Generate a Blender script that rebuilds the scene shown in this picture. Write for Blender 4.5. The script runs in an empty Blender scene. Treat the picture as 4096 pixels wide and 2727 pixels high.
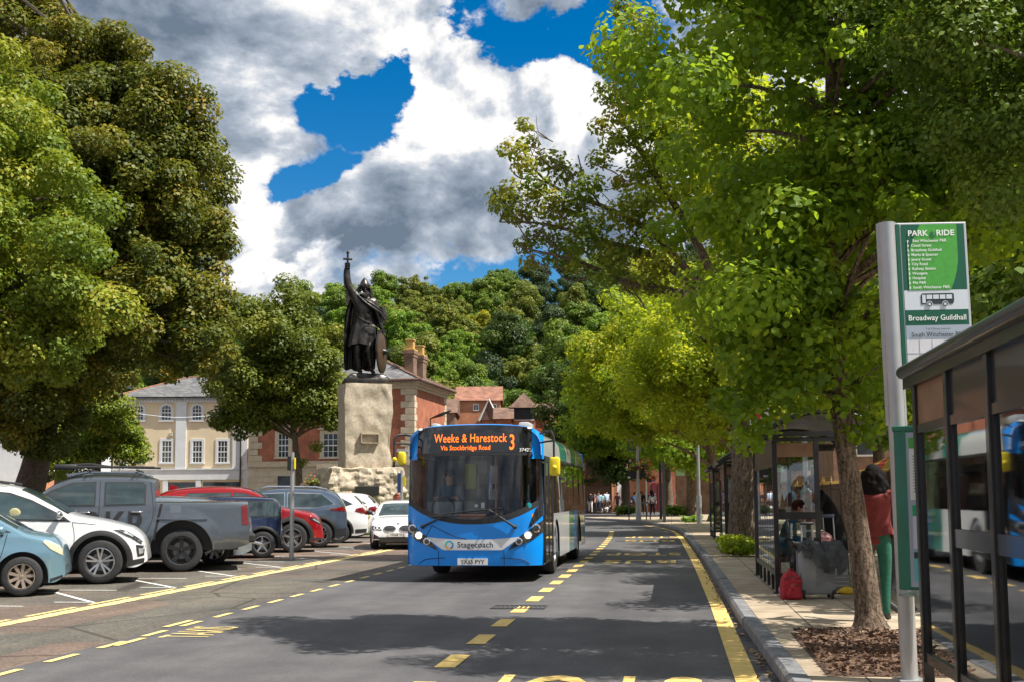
import bpy, bmesh, math, random
import numpy as np
from mathutils import Vector, Matrix, noise
PI = math.pi
random.seed(7)
SC = bpy.context.scene
COL = SC.collection
# ------------------------------------------------------------ camera
F = 1150.0; PITCH = math.atan(106 / F); YAW = math.radians(7.8); ROLL = -0.007; CAMH = 1.5; SHY = 49.5
_cy, _sy = math.cos(YAW), math.sin(YAW)
FWD = Vector((-_sy * math.cos(PITCH), _cy * math.cos(PITCH), math.sin(PITCH)))
_r = Vector((_cy, _sy, 0)); _u = _r.cross(FWD)
RGT = _r * math.cos(ROLL) + _u * math.sin(ROLL)
UPV = RGT.cross(FWD)
CAMP = Vector((0, 0, CAMH))
HF = Vector((-_sy, _cy, 0)); HR = Vector((_cy, _sy, 0))
cam = bpy.data.cameras.new('camera'); camo = bpy.data.objects.new('camera', cam); COL.objects.link(camo)
camo.matrix_world = Matrix(((RGT.x, UPV.x, -FWD.x, 0), (RGT.y, UPV.y, -FWD.y, 0), (RGT.z, UPV.z, -FWD.z, CAMH), (0, 0, 0, 1)))
cam.sensor_width = 36; cam.lens = F / 1024 * 36; cam.shift_y = SHY / 1024; cam.clip_end = 5000
SC.camera = camo
def ray(px, py): return RGT * ((px - 512) / F) - UPV * ((py - 340.5 - SHY) / F) + FWD
def G(px, py, z=0.0):
    v = ray(px, py); return CAMP + v * ((z - CAMH) / v.z)
def P(px, py, d):
    v = ray(px, py); return CAMP + v * (d / v.dot(HF))
# ------------------------------------------------------------ world and sun
SUN_EL = math.radians(56); SUN_D = Vector((math.cos(SUN_EL) * .985, math.cos(SUN_EL) * -.17, math.sin(SUN_EL)))
SC.view_settings.view_transform = 'Standard'; SC.view_settings.look = 'None'; SC.view_settings.gamma = 1; SC.view_settings.exposure = 0.68
sl = bpy.data.lights.new('sun', 'SUN'); sl.energy = 5.0; sl.angle = math.radians(.5); sl.color = (1, .95, .86)
so = bpy.data.objects.new('sun', sl); COL.objects.link(so)
so.rotation_euler = SUN_D.to_track_quat('Z', 'Y').to_euler()
W = bpy.data.worlds.new('World'); SC.world = W; W.use_nodes = True
def build_world():
    nt = W.node_tree; nt.nodes.clear(); N = nt.nodes.new; L = nt.links.new
    def val(x):
        return x
    def m(op, a, b=None, c=None, clamp=False):
        n = N('ShaderNodeMath'); n.operation = op; n.use_clamp = clamp
        for i, s in enumerate((a, b, c)):
            if s is None: continue
            if isinstance(s, (int, float)): n.inputs[i].default_value = s
            else: L(s, n.inputs[i])
        return n.outputs[0]
    tc = N('ShaderNodeTexCoord'); sep = N('ShaderNodeSeparateXYZ'); L(tc.outputs['Generated'], sep.inputs[0])
    az = m('ARCTAN2', sep.outputs[0], sep.outputs[1]); el = m('ARCSINE', sep.outputs[2])
    def ang(px, py):
        v = ray(px, py).normalized(); return math.atan2(v.x, v.y), math.asin(v.z)
    comb = N('ShaderNodeCombineXYZ'); L(az, comb.inputs[0]); L(m('MULTIPLY', el, 1.25), comb.inputs[1])
    def nz(scale, detail, rough, off, dist=0.0, src=None):
        mp = N('ShaderNodeMapping'); mp.inputs['Location'].default_value = off; L(src or comb.outputs[0], mp.inputs[0])
        n = N('ShaderNodeTexNoise'); n.inputs['Scale'].default_value = scale; n.inputs['Detail'].default_value = detail
        n.inputs['Roughness'].default_value = rough; n.inputs['Distortion'].default_value = dist; L(mp.outputs[0], n.inputs['Vector']); return n.outputs[0]
    az0, el0 = az, el
    az = m('ADD', az, m('MULTIPLY', m('SUBTRACT', nz(9, 8, .6, (1, 9, 3)), .5), .20)); el = m('ADD', el, m('MULTIPLY', m('SUBTRACT', nz(9, 8, .6, (8, 2, 6)), .5), .17))
    def blob(px, py, rx, ry, p=1.0, rot=0.0):
        a0, e0 = ang(px, py); sx = rx / F; sy = ry / F
        dx = m('SUBTRACT', az, a0); dy = m('SUBTRACT', el, e0)
        if rot:
            c, s = math.cos(rot), math.sin(rot)
            dx, dy = m('ADD', m('MULTIPLY', dx, c), m('MULTIPLY', dy, s)), m('SUBTRACT', m('MULTIPLY', dy, c), m('MULTIPLY', dx, s))
        dx = m('DIVIDE', dx, sx); dy = m('DIVIDE', dy, sy)
        r = m('ADD', m('MULTIPLY', dx, dx), m('MULTIPLY', dy, dy))
        return m('MULTIPLY', m('EXPONENT', m('MULTIPLY', r, -1.0)), p)
    n1 = nz(5.5, 9, .55, (3.1, 1.7, .4), .3); n1b = nz(5.5, 9, .55, (3.1 - .018, 1.7 - .022, .4), .3)
    n2 = nz(16, 8, .6, (0, 4, 2), .2)
    dens = m('ADD', m('MULTIPLY', m('SUBTRACT', n1, .5), 2.2), m('MULTIPLY', m('SUBTRACT', n2, .5), 1.1))
    dens = m('ADD', dens, .74)
    holes = [(350, 98, 52, 30, 1.5, .15), (385, 85, 36, 24, .7, 0), (303, 180, 34, 18, 1.5, .1), (335, 138, 24, 14, .8, 0), (560, 22, 95, 34, 1.5, 0), (620, 45, 60, 40, 1.2, 0), (455, 10, 26, 30, .5, 0),
             (480, 285, 130, 26, .75, 0), (560, 268, 60, 30, .5, 0), (350, 8, 16, 10, .4, 0)]
    for h in holes: dens = m('SUBTRACT', dens, blob(*h))
    for h in [(455, 105, 60, 60, .8, 0), (560, 90, 60, 50, .6, 0), (560, 16, 32, 9, 1.0, 0), (300, 60, 60, 40, .4, 0)]: dens = m('ADD', dens, blob(*h))
    cover = N('ShaderNodeMapRange'); cover.interpolation_type = 'SMOOTHSTEP'; L(dens, cover.inputs[0]); cover.inputs[1].default_value = .05; cover.inputs[2].default_value = .46
    # light and grey parts of the clouds
    t = m('ADD', m('MULTIPLY', m('SUBTRACT', n1b, n1), 5.0), m('MULTIPLY', m('SUBTRACT', n2, .5), 1.0)); t = m('ADD', t, .63)
    t = m('ADD', t, m('MULTIPLY', m('SUBTRACT', nz(5, 8, .62, (7, 2, 1), .6), .5), 1.3))
    for h in [(370, 225, 130, 34, -.12, .1), (460, 210, 80, 34, -.12, 0), (420, 170, 60, 30, -.1, 0), (120, 20, 130, 36, -.2, 0), (255, 30, 60, 24, -.15, 0), (330, 255, 120, 14, -.3, 0), (450, 65, 55, 34, .5, 0), (560, 100, 60, 50, .5, 0), (240, 90, 70, 40, .15, 0), (400, 30, 80, 25, .2, 0), (262, 215, 26, 60, .65, .3), (285, 272, 80, 10, .6, 0), (250, 150, 22, 50, .3, 0), (590, 240, 80, 18, -.4, 0), (450, 120, 60, 22, .35, 0)]:
        t = m('ADD', t, blob(*h))
    cr = N('ShaderNodeValToRGB'); L(t, cr.inputs[0]); e = cr.color_ramp.elements
    e[0].position = .0; e[0].color = (.16, .21, .285, 1); e[1].position = 1.0; e[1].color = (1.0, .985, .97, 1)
    x = cr.color_ramp.elements.new(.42); x.color = (.34, .40, .485, 1); x = cr.color_ramp.elements.new(.72); x.color = (.56, .61, .69, 1)
    sky = N('ShaderNodeTexSky'); sky.sky_type = 'NISHITA'; sky.sun_disc = False; sky.sun_elevation = SUN_EL
    sky.sun_rotation = math.atan2(SUN_D.x, SUN_D.y); sky.air_density = 1.0; sky.dust_density = .3; sky.ozone_density = 3.0
    hs = N('ShaderNodeHueSaturation'); hs.inputs['Saturation'].default_value = 1.5; hs.inputs['Value'].default_value = .92; L(sky.outputs[0], hs.inputs['Color'])
    # the clouds are given in sky units: strength .1 below
    vm = N('ShaderNodeVectorMath'); vm.operation = 'SCALE'; L(cr.outputs[0], vm.inputs[0]); vm.inputs['Scale'].default_value = 7.5
    mx = N('ShaderNodeMix'); mx.data_type = 'RGBA'; L(cover.outputs[0], mx.inputs[0]); L(hs.outputs[0], mx.inputs[6]); L(vm.outputs[0], mx.inputs[7])
    bg = N('ShaderNodeBackground'); bg.inputs[1].default_value = .086; L(mx.outputs[2], bg.inputs[0])
    out = N('ShaderNodeOutputWorld'); L(bg.outputs[0], out.inputs[0])
build_world()
# ------------------------------------------------------------ materials
MATS = {}
def mat(name, col=(.5, .5, .5), rough=.6, metal=0.0, spec=.5, var=0.0, vscale=8.0, bump=0.0, bscale=40.0, coat=0.0, emis=None, estr=0.0, col2=None, alpha=None, trans=0.0, wave=None):
    if name in MATS: return MATS[name]
    M = bpy.data.materials.new(name); M.use_nodes = True; nt = M.node_tree; b = nt.nodes['Principled BSDF']; N = nt.nodes.new; L = nt.links.new
    b.inputs['Base Color'].default_value = (*col, 1); b.inputs['Roughness'].default_value = rough; b.inputs['Metallic'].default_value = metal
    b.inputs['Specular IOR Level'].default_value = spec; b.inputs['Coat Weight'].default_value = coat; b.inputs['Coat Roughness'].default_value = .06
    if emis: b.inputs['Emission Color'].default_value = (*emis, 1); b.inputs['Emission Strength'].default_value = estr
    if trans: b.inputs['Transmission Weight'].default_value = trans
    tc = N('ShaderNodeTexCoord')
    if var or col2:
        n = N('ShaderNodeTexNoise'); n.inputs['Scale'].default_value = vscale; n.inputs['Detail'].default_value = 6; n.inputs['Roughness'].default_value = .6; L(tc.outputs['Object'], n.inputs['Vector'])
        r = N('ShaderNodeValToRGB'); L(n.outputs[0], r.inputs[0]); e = r.color_ramp.elements; e[0].position = .32; e[1].position = .68
        c2 = col2 or tuple(min(1, c * (1 + var)) for c in col); c1 = col if col2 else tuple(c * (1 - var) for c in col)
        e[0].color = (*c1, 1); e[1].color = (*c2, 1); L(r.outputs[0], b.inputs['Base Color'])
    if bump:
        n = N('ShaderNodeTexNoise'); n.inputs['Scale'].default_value = bscale; n.inputs['Detail'].default_value = 5; L(tc.outputs['Object'], n.inputs['Vector'])
        bp = N('ShaderNodeBump'); bp.inputs['Strength'].default_value = bump; bp.inputs['Distance'].default_value = .02; L(n.outputs[0], bp.inputs['Height']); L(bp.outputs[0], b.inputs['Normal'])
    MATS[name] = M; return M
def nodes(name):
    M = bpy.data.materials.new(name); M.use_nodes = True; nt = M.node_tree; MATS[name] = M
    b = nt.nodes['Principled BSDF']; return M, nt, b, nt.nodes.new, nt.links.new
def brick_mat(name, c1, c2, mortar, scale=1.0, bw=.225, bh=.075, ms=.012, axis='xz', rough=.85, var=.25):
    if name in MATS: return MATS[name]
    M, nt, b, N, L = nodes(name)
    tc = N('ShaderNodeTexCoord'); sp = N('ShaderNodeSeparateXYZ'); cb = N('ShaderNodeCombineXYZ'); L(tc.outputs['Object'], sp.inputs[0])
    if axis == 'xz':
        ad = N('ShaderNodeMath'); ad.operation = 'ADD'; L(sp.outputs[0], ad.inputs[0]); L(sp.outputs[1], ad.inputs[1]); L(ad.outputs[0], cb.inputs[0]); L(sp.outputs[2], cb.inputs[1])
    else:
        L(sp.outputs[0], cb.inputs[0]); L(sp.outputs[1], cb.inputs[1])
    br = N('ShaderNodeTexBrick'); L(cb.outputs[0], br.inputs['Vector'])
    br.inputs['Color1'].default_value = (*c1, 1); br.inputs['Color2'].default_value = (*c2, 1); br.inputs['Mortar'].default_value = (*mortar, 1)
    br.inputs['Scale'].default_value = scale; br.inputs['Brick Width'].default_value = bw; br.inputs['Row Height'].default_value = bh; br.inputs['Mortar Size'].default_value = ms
    n = N('ShaderNodeTexNoise'); n.inputs['Scale'].default_value = 1.3; n.inputs['Detail'].default_value = 6; L(tc.outputs['Object'], n.inputs[0])
    mr = N('ShaderNodeMapRange'); L(n.outputs[0], mr.inputs[0]); mr.inputs[1].default_value = .3; mr.inputs[2].default_value = .7; mr.inputs[3].default_value = 1 - var; mr.inputs[4].default_value = 1 + var
    vm = N('ShaderNodeVectorMath'); vm.operation = 'SCALE'; L(br.outputs[0], vm.inputs[0]); L(mr.outputs[0], vm.inputs['Scale'])
    L(vm.outputs[0], b.inputs['Base Color']); b.inputs['Roughness'].default_value = rough
    bp = N('ShaderNodeBump'); bp.inputs['Strength'].default_value = .35; bp.inputs['Distance'].default_value = .01; bp.invert = True; L(br.outputs[1], bp.inputs['Height']); L(bp.outputs[0], b.inputs['Normal'])
    return M
def glass_mat(name, tint=(.85, .92, .9), refl=1.5, dark=0.0, rough=.01, wav=.03):
    if name in MATS: return MATS[name]
    M, nt, b, N, L = nodes(name); nt.nodes.remove(b)
    out = nt.nodes['Material Output']; tr = N('ShaderNodeBsdfTransparent'); tr.inputs[0].default_value = (*tint, 1)
    gl = N('ShaderNodeBsdfGlossy'); tcg = N('ShaderNodeTexCoord'); ng = N('ShaderNodeTexNoise'); ng.inputs['Scale'].default_value = 1.6; ng.inputs['Detail'].default_value = 2; L(tcg.outputs['Object'], ng.inputs[0]); bg_ = N('ShaderNodeBump'); bg_.inputs['Strength'].default_value = wav; bg_.inputs['Distance'].default_value = .01; L(ng.outputs[0], bg_.inputs['Height']); L(bg_.outputs[0], gl.inputs['Normal']); gl.inputs['Roughness'].default_value = rough; gl.inputs[0].default_value = (.95, .97, 1, 1)
    fr = N('ShaderNodeFresnel'); fr.inputs[0].default_value = refl
    mu = N('ShaderNodeMath'); mu.operation = 'MULTIPLY_ADD'; L(fr.outputs[0], mu.inputs[0]); mu.inputs[1].default_value = 1.5; mu.inputs[2].default_value = dark; mu.use_clamp = True
    mx = N('ShaderNodeMixShader'); L(mu.outputs[0], mx.inputs[0]); L(tr.outputs[0], mx.inputs[1]); L(gl.outputs[0], mx.inputs[2]); L(mx.outputs[0], out.inputs[0])
    return M
def leaf_mat(name, c1, c2, c3, tc_=(.35, .55, .05), tfac=.35, rough=.55):
    """c1 dark, c2 mid, c3 turning; picked by the per-leaf attribute 'tint'"""
    if name in MATS: return MATS[name]
    M, nt, b, N, L = nodes(name); nt.nodes.remove(b); out = nt.nodes['Material Output']
    at = N('ShaderNodeAttribute'); at.attribute_name = 'tint'
    r = N('ShaderNodeValToRGB'); L(at.outputs['Fac'], r.inputs[0]); e = r.color_ramp.elements; e[0].position = 0; e[0].color = (*c1, 1); e[1].position = 1; e[1].color = (*c3, 1)
    x = e.new(.55); x.color = (*c2, 1)
    p = N('ShaderNodeBsdfPrincipled'); p.inputs['Roughness'].default_value = rough; p.inputs['Specular IOR Level'].default_value = .35; L(r.outputs[0], p.inputs['Base Color'])
    t = N('ShaderNodeBsdfTranslucent'); mc = N('ShaderNodeMix'); mc.data_type = 'RGBA'; mc.inputs[0].default_value = .5; L(r.outputs[0], mc.inputs[6]); mc.inputs[7].default_value = (*tc_, 1); L(mc.outputs[2], t.inputs[0])
    mx = N('ShaderNodeMixShader'); mx.inputs[0].default_value = tfac; L(p.outputs[0], mx.inputs[1]); L(t.outputs[0], mx.inputs[2]); L(mx.outputs[0], out.inputs[0])
    return M
# ------------------------------------------------------------ objects
def tag(o, label=None, cat=None, group=None, kind=None):
    if label: o['label'] = label
    if cat: o['category'] = cat
    if group: o['group'] = group
    if kind: o['kind'] = kind
    return o
def thing(name, label, cat, loc=(0, 0, 0), rz=0.0, group=None):
    o = bpy.data.objects.new(name, None); COL.objects.link(o); o.empty_display_size = .2
    o.location = loc; o.rotation_euler = (0, 0, rz); return tag(o, label, cat, group)
def copy_tree(o, parent=None):
    c = o.copy(); COL.objects.link(c); c.parent = parent
    for ch in list(o.children): copy_tree(ch, c)
    return c
def catmull(pts, n=6):
    P_ = [Vector(p) for p in pts]; out = []
    for i in range(len(P_) - 1):
        p0 = P_[max(i - 1, 0)]; p1 = P_[i]; p2 = P_[i + 1]; p3 = P_[min(i + 2, len(P_) - 1)]
        for k in range(n):
            t = k / n; out.append(.5 * ((2 * p1) + (p2 - p0) * t + (2 * p0 - 5 * p1 + 4 * p2 - p3) * t * t + (3 * p1 - p0 - 3 * p2 + p3) * t ** 3))
    out.append(P_[-1]); return out
class MB:
    def __init__(s): s.v = []; s.f = []; s.mi = []; s.mats = []; s.M = Matrix(); s.cur = 0
    def m(s, material):
        if material not in s.mats: s.mats.append(material)
        s.cur = s.mats.index(material); return s
    def add(s, vs, fs):
        b = len(s.v); M = s.M; s.v += [tuple(M @ Vector(v)) for v in vs]
        s.f += [tuple(b + i for i in f) for f in fs]; s.mi += [s.cur] * len(fs); return s
    def box(s, x0, x1, y0, y1, z0, z1, bev=0.0):
        if bev <= 0:
            vs = [(x, y, z) for z in (z0, z1) for y in (y0, y1) for x in (x0, x1)]
            return s.add(vs, [(0, 2, 3, 1), (4, 5, 7, 6), (0, 1, 5, 4), (2, 6, 7, 3), (0, 4, 6, 2), (1, 3, 7, 5)])
        bm = bmesh.new(); bmesh.ops.create_cube(bm, size=1)
        for v in bm.verts: v.co = Vector(((x0 + x1) / 2 + v.co.x * (x1 - x0), (y0 + y1) / 2 + v.co.y * (y1 - y0), (z0 + z1) / 2 + v.co.z * (z1 - z0)))
        bmesh.ops.bevel(bm, geom=bm.edges[:], offset=bev, segments=2, affect='EDGES', profile=.5)
        return s.bm(bm)
    def bm(s, bm):
        bm.verts.index_update(); s.add([v.co[:] for v in bm.verts], [tuple(v.index for v in f.verts) for f in bm.faces]); bm.free(); return s
    def tube(s, pts, r, n=8, cap=True, flat=1.0, up=None):
        pts = [Vector(p) for p in pts]; m_ = len(pts); rs = r if hasattr(r, '__len__') else [r] * m_
        vs = []; fs = []; prev = None
        for i, p in enumerate(pts):
            t = (pts[min(i + 1, m_ - 1)] - pts[max(i - 1, 0)]).normalized()
            if prev is None: a = (Vector(up) if up else (Vector((0, 0, 1)) if abs(t.z) < .9 else Vector((1, 0, 0)))); a = (a - t * a.dot(t)).normalized()
            else: a = (prev - t * prev.dot(t)).normalized()
            prev = a; b = t.cross(a)
            for k in range(n):
                an = 2 * PI * k / n; vs.append(p + (a * math.cos(an) + b * math.sin(an) * flat) * rs[i])
        for i in range(m_ - 1):
            for k in range(n): fs.append((i * n + k, i * n + (k + 1) % n, (i + 1) * n + (k + 1) % n, (i + 1) * n + k))
        if cap: fs.append(tuple(range(n - 1, -1, -1))); fs.append(tuple((m_ - 1) * n + k for k in range(n)))
        return s.add(vs, fs)
    def cyl(s, x, y, z0, z1, r, r2=None, n=16): return s.tube([(x, y, z0), (x, y, z1)], [r, r if r2 is None else r2], n)
    def lathe(s, prof, n=24, axis='z', c=(0, 0, 0), close=False):
        vs = []; fs = []; k = len(prof)
        for j in range(n):
            a = 2 * PI * j / n
            for (r, h) in prof:
                x, y = r * math.cos(a), r * math.sin(a)
                q = (x, y, h) if axis == 'z' else ((h, x, y) if axis == 'x' else (x, h, y))
                vs.append((c[0] + q[0], c[1] + q[1], c[2] + q[2]))
        for j in range(n):
            j2 = (j + 1) % n
            for i in range(k - 1 if not close else k):
                i2 = (i + 1) % k; fs.append((j * k + i, j2 * k + i, j2 * k + i2, j * k + i2))
        return s.add(vs, fs)
    def prism(s, poly, h0, h1, axis='z'):
        n = len(poly)
        def q(p, h): return (p[0], p[1], h) if axis == 'z' else ((h, p[0], p[1]) if axis == 'x' else (p[0], h, p[1]))
        vs = [q(p, h0) for p in poly] + [q(p, h1) for p in poly]
        return s.add(vs, [tuple(range(n - 1, -1, -1)), tuple(range(n, 2 * n))] + [(i, (i + 1) % n, n + (i + 1) % n, n + i) for i in range(n)])
    def grid(s, fn, nu, nv, closeu=False):
        vs = [fn(i / (nu if closeu else nu - 1), j / (nv - 1)) for i in range(nu) for j in range(nv)]; fs = []
        for i in range(nu if closeu else nu - 1):
            for j in range(nv - 1): i2 = (i + 1) % nu; fs.append((i * nv + j, i2 * nv + j, i2 * nv + j + 1, i * nv + j + 1))
        return s.add(vs, fs)
    def patch(s, poly, fn, res=.06, th=0.0):
        """convex 2D polygon gridded and laid on the surface fn(a,b[,off])"""
        xs = [p[0] for p in poly]; ys = [p[1] for p in poly]; x0, x1, y0, y1 = min(xs), max(xs), min(ys), max(ys)
        nx = max(1, int((x1 - x0) / res) + 1); ny = max(1, int((y1 - y0) / res) + 1)
        bm = bmesh.new(); vv = [[bm.verts.new((x0 + (x1 - x0) * i / nx, y0 + (y1 - y0) * j / ny, 0)) for j in range(ny + 1)] for i in range(nx + 1)]
        for i in range(nx):
            for j in range(ny): bm.faces.new((vv[i][j], vv[i + 1][j], vv[i + 1][j + 1], vv[i][j + 1]))
        ar = sum(poly[i][0] * poly[(i + 1) % len(poly)][1] - poly[(i + 1) % len(poly)][0] * poly[i][1] for i in range(len(poly)))
        pl = poly if ar > 0 else poly[::-1]
        for i in range(len(pl)):
            a = Vector((*pl[i], 0)); b = Vector((*pl[(i + 1) % len(pl)], 0)); d = b - a
            if d.length < 1e-6: continue
            nrm = Vector((d.y, -d.x, 0)).normalized()
            bmesh.ops.bisect_plane(bm, geom=bm.verts[:] + bm.edges[:] + bm.faces[:], plane_co=a, plane_no=nrm, clear_outer=True)
        if th:
            base = [(v.co.x, v.co.y) for v in bm.verts]; bm.verts.index_update(); nb = len(base)
            fs = [tuple(v.index for v in f.verts) for f in bm.faces]; be = [(e.verts[0].index, e.verts[1].index) for e in bm.edges if e.is_boundary]
            vs = [fn(x, y, 0) for x, y in base] + [fn(x, y, th) for x, y in base]
            s.add(vs, [tuple(i + nb for i in f) for f in fs] + [(a, b, b + nb, a + nb) for a, b in be]); bm.free(); return s
        for v in bm.verts: v.co = Vector(fn(v.co.x, v.co.y))
        return s.bm(bm)
    def text(s, txt, fn, size=.1, align='CENTER', bold=0.0, sx=1.0, spacing=1.0, res=3):
        """text laid on the surface fn(a,b)->xyz; a,b run over the text's own plane"""
        c = bpy.data.curves.new('t', 'FONT'); c.body = txt; c.size = size; c.align_x = align; c.offset = bold; c.resolution_u = res; c.space_character = spacing
        o = bpy.data.objects.new('t', c); COL.objects.link(o); dg = bpy.context.evaluated_depsgraph_get(); me = bpy.data.meshes.new_from_object(o.evaluated_get(dg))
        s.add([fn(v.co.x * sx, v.co.y) for v in me.vertices], [tuple(p.vertices) for p in me.polygons])
        bpy.data.objects.remove(o); bpy.data.curves.remove(c); bpy.data.meshes.remove(me); return s
    def build(s, name, material=None, parent=None, smooth=None, loc=None):
        me = bpy.data.meshes.new(name); me.from_pydata(s.v, [], s.f)
        mats = s.mats if s.mats else [material]
        for x in mats: me.materials.append(x)
        if s.mats: me.polygons.foreach_set('material_index', s.mi)
        bm = bmesh.new(); bm.from_mesh(me); bmesh.ops.remove_doubles(bm, verts=bm.verts, dist=1e-5); bmesh.ops.recalc_face_normals(bm, faces=bm.faces); bm.to_mesh(me); bm.free()
        if smooth is not None:
            me.shade_smooth(); me.set_sharp_from_angle(angle=math.radians(smooth))
        o = bpy.data.objects.new(name, me); COL.objects.link(o)
        if parent: o.parent = parent
        if loc: o.location = loc
        return o
def part(name, mb, material, parent, smooth=None, label=None):
    o = mb.build(name, material, parent, smooth)
    if label: o['label'] = label
    return o
def rawmesh(name, V, Fq, k, tint=None):
    """V (n,3), Fq (m,k) -> mesh, quick"""
    me = bpy.data.meshes.new(name); n = len(V); m_ = len(Fq)
    me.vertices.add(n); me.vertices.foreach_set('co', np.asarray(V, dtype=np.float32).ravel())
    me.loops.add(m_ * k); me.loops.foreach_set('vertex_index', np.asarray(Fq, dtype=np.int32).ravel())
    me.polygons.add(m_); me.polygons.foreach_set('loop_start', np.arange(0, m_ * k, k, dtype=np.int32))
    me.update(calc_edges=True)
    if tint is not None:
        a = me.attributes.new('tint', 'FLOAT', 'POINT'); a.data.foreach_set('value', np.asarray(tint, dtype=np.float32))
    return me
# ------------------------------------------------------------ ground, road and markings
def tarmac(name, base, tintb, patch=None, shiny=.75):
    M, nt, b, N, L = nodes(name); tc = N('ShaderNodeTexCoord')
    def nz(s, d=4, r=.6):
        n = N('ShaderNodeTexNoise'); n.inputs['Scale'].default_value = s; n.inputs['Detail'].default_value = d; n.inputs['Roughness'].default_value = r; L(tc.outputs['Object'], n.inputs[0]); return n.outputs[0]
    def ramp(src, p0, c0, p1, c1):
        r = N('ShaderNodeValToRGB'); L(src, r.inputs[0]); e = r.color_ramp.elements; e[0].position = p0; e[0].color = (*c0, 1); e[1].position = p1; e[1].color = (*c1, 1); return r.outputs[0]
    def mul(a, bb, f=1.0):
        x = N('ShaderNodeMix'); x.data_type = 'RGBA'; x.blend_type = 'MULTIPLY'; x.inputs[0].default_value = f; L(a, x.inputs[6]); L(bb, x.inputs[7]); return x.outputs[2]
    c = ramp(nz(.35, 5), .35, base, .68, tintb)
    c = mul(c, ramp(nz(1.6, 6), .3, (.82, .82, .82), .7, (1.15, 1.14, 1.12)))
    mp = N('ShaderNodeMapping'); mp.inputs['Scale'].default_value = (1.5, .10, 1); L(tc.outputs['Object'], mp.inputs[0]); ns = N('ShaderNodeTexNoise'); ns.inputs['Scale'].default_value = 1.0; ns.inputs['Detail'].default_value = 5; L(mp.outputs[0], ns.inputs[0]); c = mul(c, ramp(ns.outputs[0], .34, (.80, .79, .80), .66, (1.12, 1.12, 1.11)))
    c = mul(c, ramp(nz(4.2, 8, .7), .28, (.62, .61, .62), .36, (1, 1, 1)))
    c = mul(c, ramp(nz(70, 3, .8), .3, (.6, .6, .62), .72, (1.5, 1.48, 1.45)))
    if patch:
        c = mul(c, ramp(nz(26, 3, .75), .34, (.55, .55, .57), .68, (1.5, 1.47, 1.42)))
        v = N('ShaderNodeTexVoronoi'); v.feature = 'DISTANCE_TO_EDGE'; v.inputs['Scale'].default_value = .33; L(tc.outputs['Object'], v.inputs[0])
        c = mul(c, ramp(v.outputs[0], .004, (.5, .46, .45), .012, (1, 1, 1)))
        vc = N('ShaderNodeTexVoronoi'); vc.distance = 'CHEBYCHEV'; vc.inputs['Scale'].default_value = .22; L(tc.outputs['Object'], vc.inputs[0])
        sp = N('ShaderNodeSeparateColor'); L(vc.outputs['Color'], sp.inputs[0])
        c = mul(c, ramp(sp.outputs[0], .25, (.85, .9, .86), .8, patch))
    L(c, b.inputs['Base Color']); b.inputs['Roughness'].default_value = shiny; b.inputs['Specular IOR Level'].default_value = .35
    bp = N('ShaderNodeBump'); bp.inputs['Strength'].default_value = .6; bp.inputs['Distance'].default_value = .006; L(nz(140, 3, .7), bp.inputs['Height']); L(bp.outputs[0], b.inputs['Normal'])
    return M
M_road = tarmac('road_asphalt', (.083, .082, .088), (.110, .108, .113))
M_old = tarmac('old_asphalt', (.105, .10, .095), (.17, .142, .12), (1.2, 1.02, .92))
def worn_paint(name, c1, c2, wear=.40):
    M, nt, b, N, L = nodes(name); tc = N('ShaderNodeTexCoord')
    def nz(s, d, r): n = N('ShaderNodeTexNoise'); n.inputs['Scale'].default_value = s; n.inputs['Detail'].default_value = d; n.inputs['Roughness'].default_value = r; L(tc.outputs['Object'], n.inputs[0]); return n.outputs[0]
    r = N('ShaderNodeValToRGB'); L(nz(5, 6, .6), r.inputs[0]); e = r.color_ramp.elements; e[0].position = .35; e[0].color = (*c1, 1); e[1].position = .65; e[1].color = (*c2, 1)
    w = N('ShaderNodeValToRGB'); L(nz(22, 9, .72), w.inputs[0]); e = w.color_ramp.elements; e[0].position = wear - .035; e[0].color = (0, 0, 0, 1); e[1].position = wear + .015; e[1].color = (1, 1, 1, 1)
    mx = N('ShaderNodeMix'); mx.data_type = 'RGBA'; L(w.outputs[0], mx.inputs[0]); mx.inputs[6].default_value = (.13, .12, .115, 1); L(r.outputs[0], mx.inputs[7]); L(mx.outputs[2], b.inputs['Base Color']); b.inputs['Roughness'].default_value = .7
    bp = N('ShaderNodeBump'); bp.inputs['Strength'].default_value = .4; bp.inputs['Distance'].default_value = .01; L(nz(70, 3, .6), bp.inputs['Height']); L(bp.outputs[0], b.inputs['Normal']); return M
M_yel = worn_paint('yellow_paint', (.66, .44, .12), (.84, .61, .21), .375)
M_yelr = worn_paint('yellow_paint_pale', (.68, .50, .17), (.84, .66, .26), .385)
M_wht = worn_paint('white_paint', (.66, .65, .6), (.78, .77, .74), .40)
M_kerb = mat('kerb_stone', (.19, .19, .2), .8, var=.3, vscale=6, bump=.5, bscale=30)
M_mulch = mat('bark_mulch', (.035, .018, .011), .95, col2=(.14, .075, .045), vscale=38, bump=1.0, bscale=45)
M_grass = mat('grass_green', (.05, .09, .02), .9, var=.4, vscale=10, bump=.8, bscale=50)
def sheet(name, poly, z, m, th=0.0):
    b = MB(); b.prism(poly, z - th, z) if th else b.add([(x, y, z) for x, y in poly], [tuple(range(len(poly)))]); o = b.build(name, m); o['kind'] = 'structure'; return o
sheet('ground', [(-900, -120), (500, -120), (500, 1300), (-900, 1300)], -.03, M_old)
sheet('car_park', [(-60, -20), (-5.93, -20), (-5.93, 62), (-60, 62)], -.012, M_old)
road_poly = [(-5.93, -30), (.9, -30), (.9, 34), (.66, 44), (.1, 55), (-1.2, 64), (-3.0, 70.5), (-5.6, 76.5), (-4, 90), (-16, 110), (-40, 110), (-40, 62), (-5.93, 62)]
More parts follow.
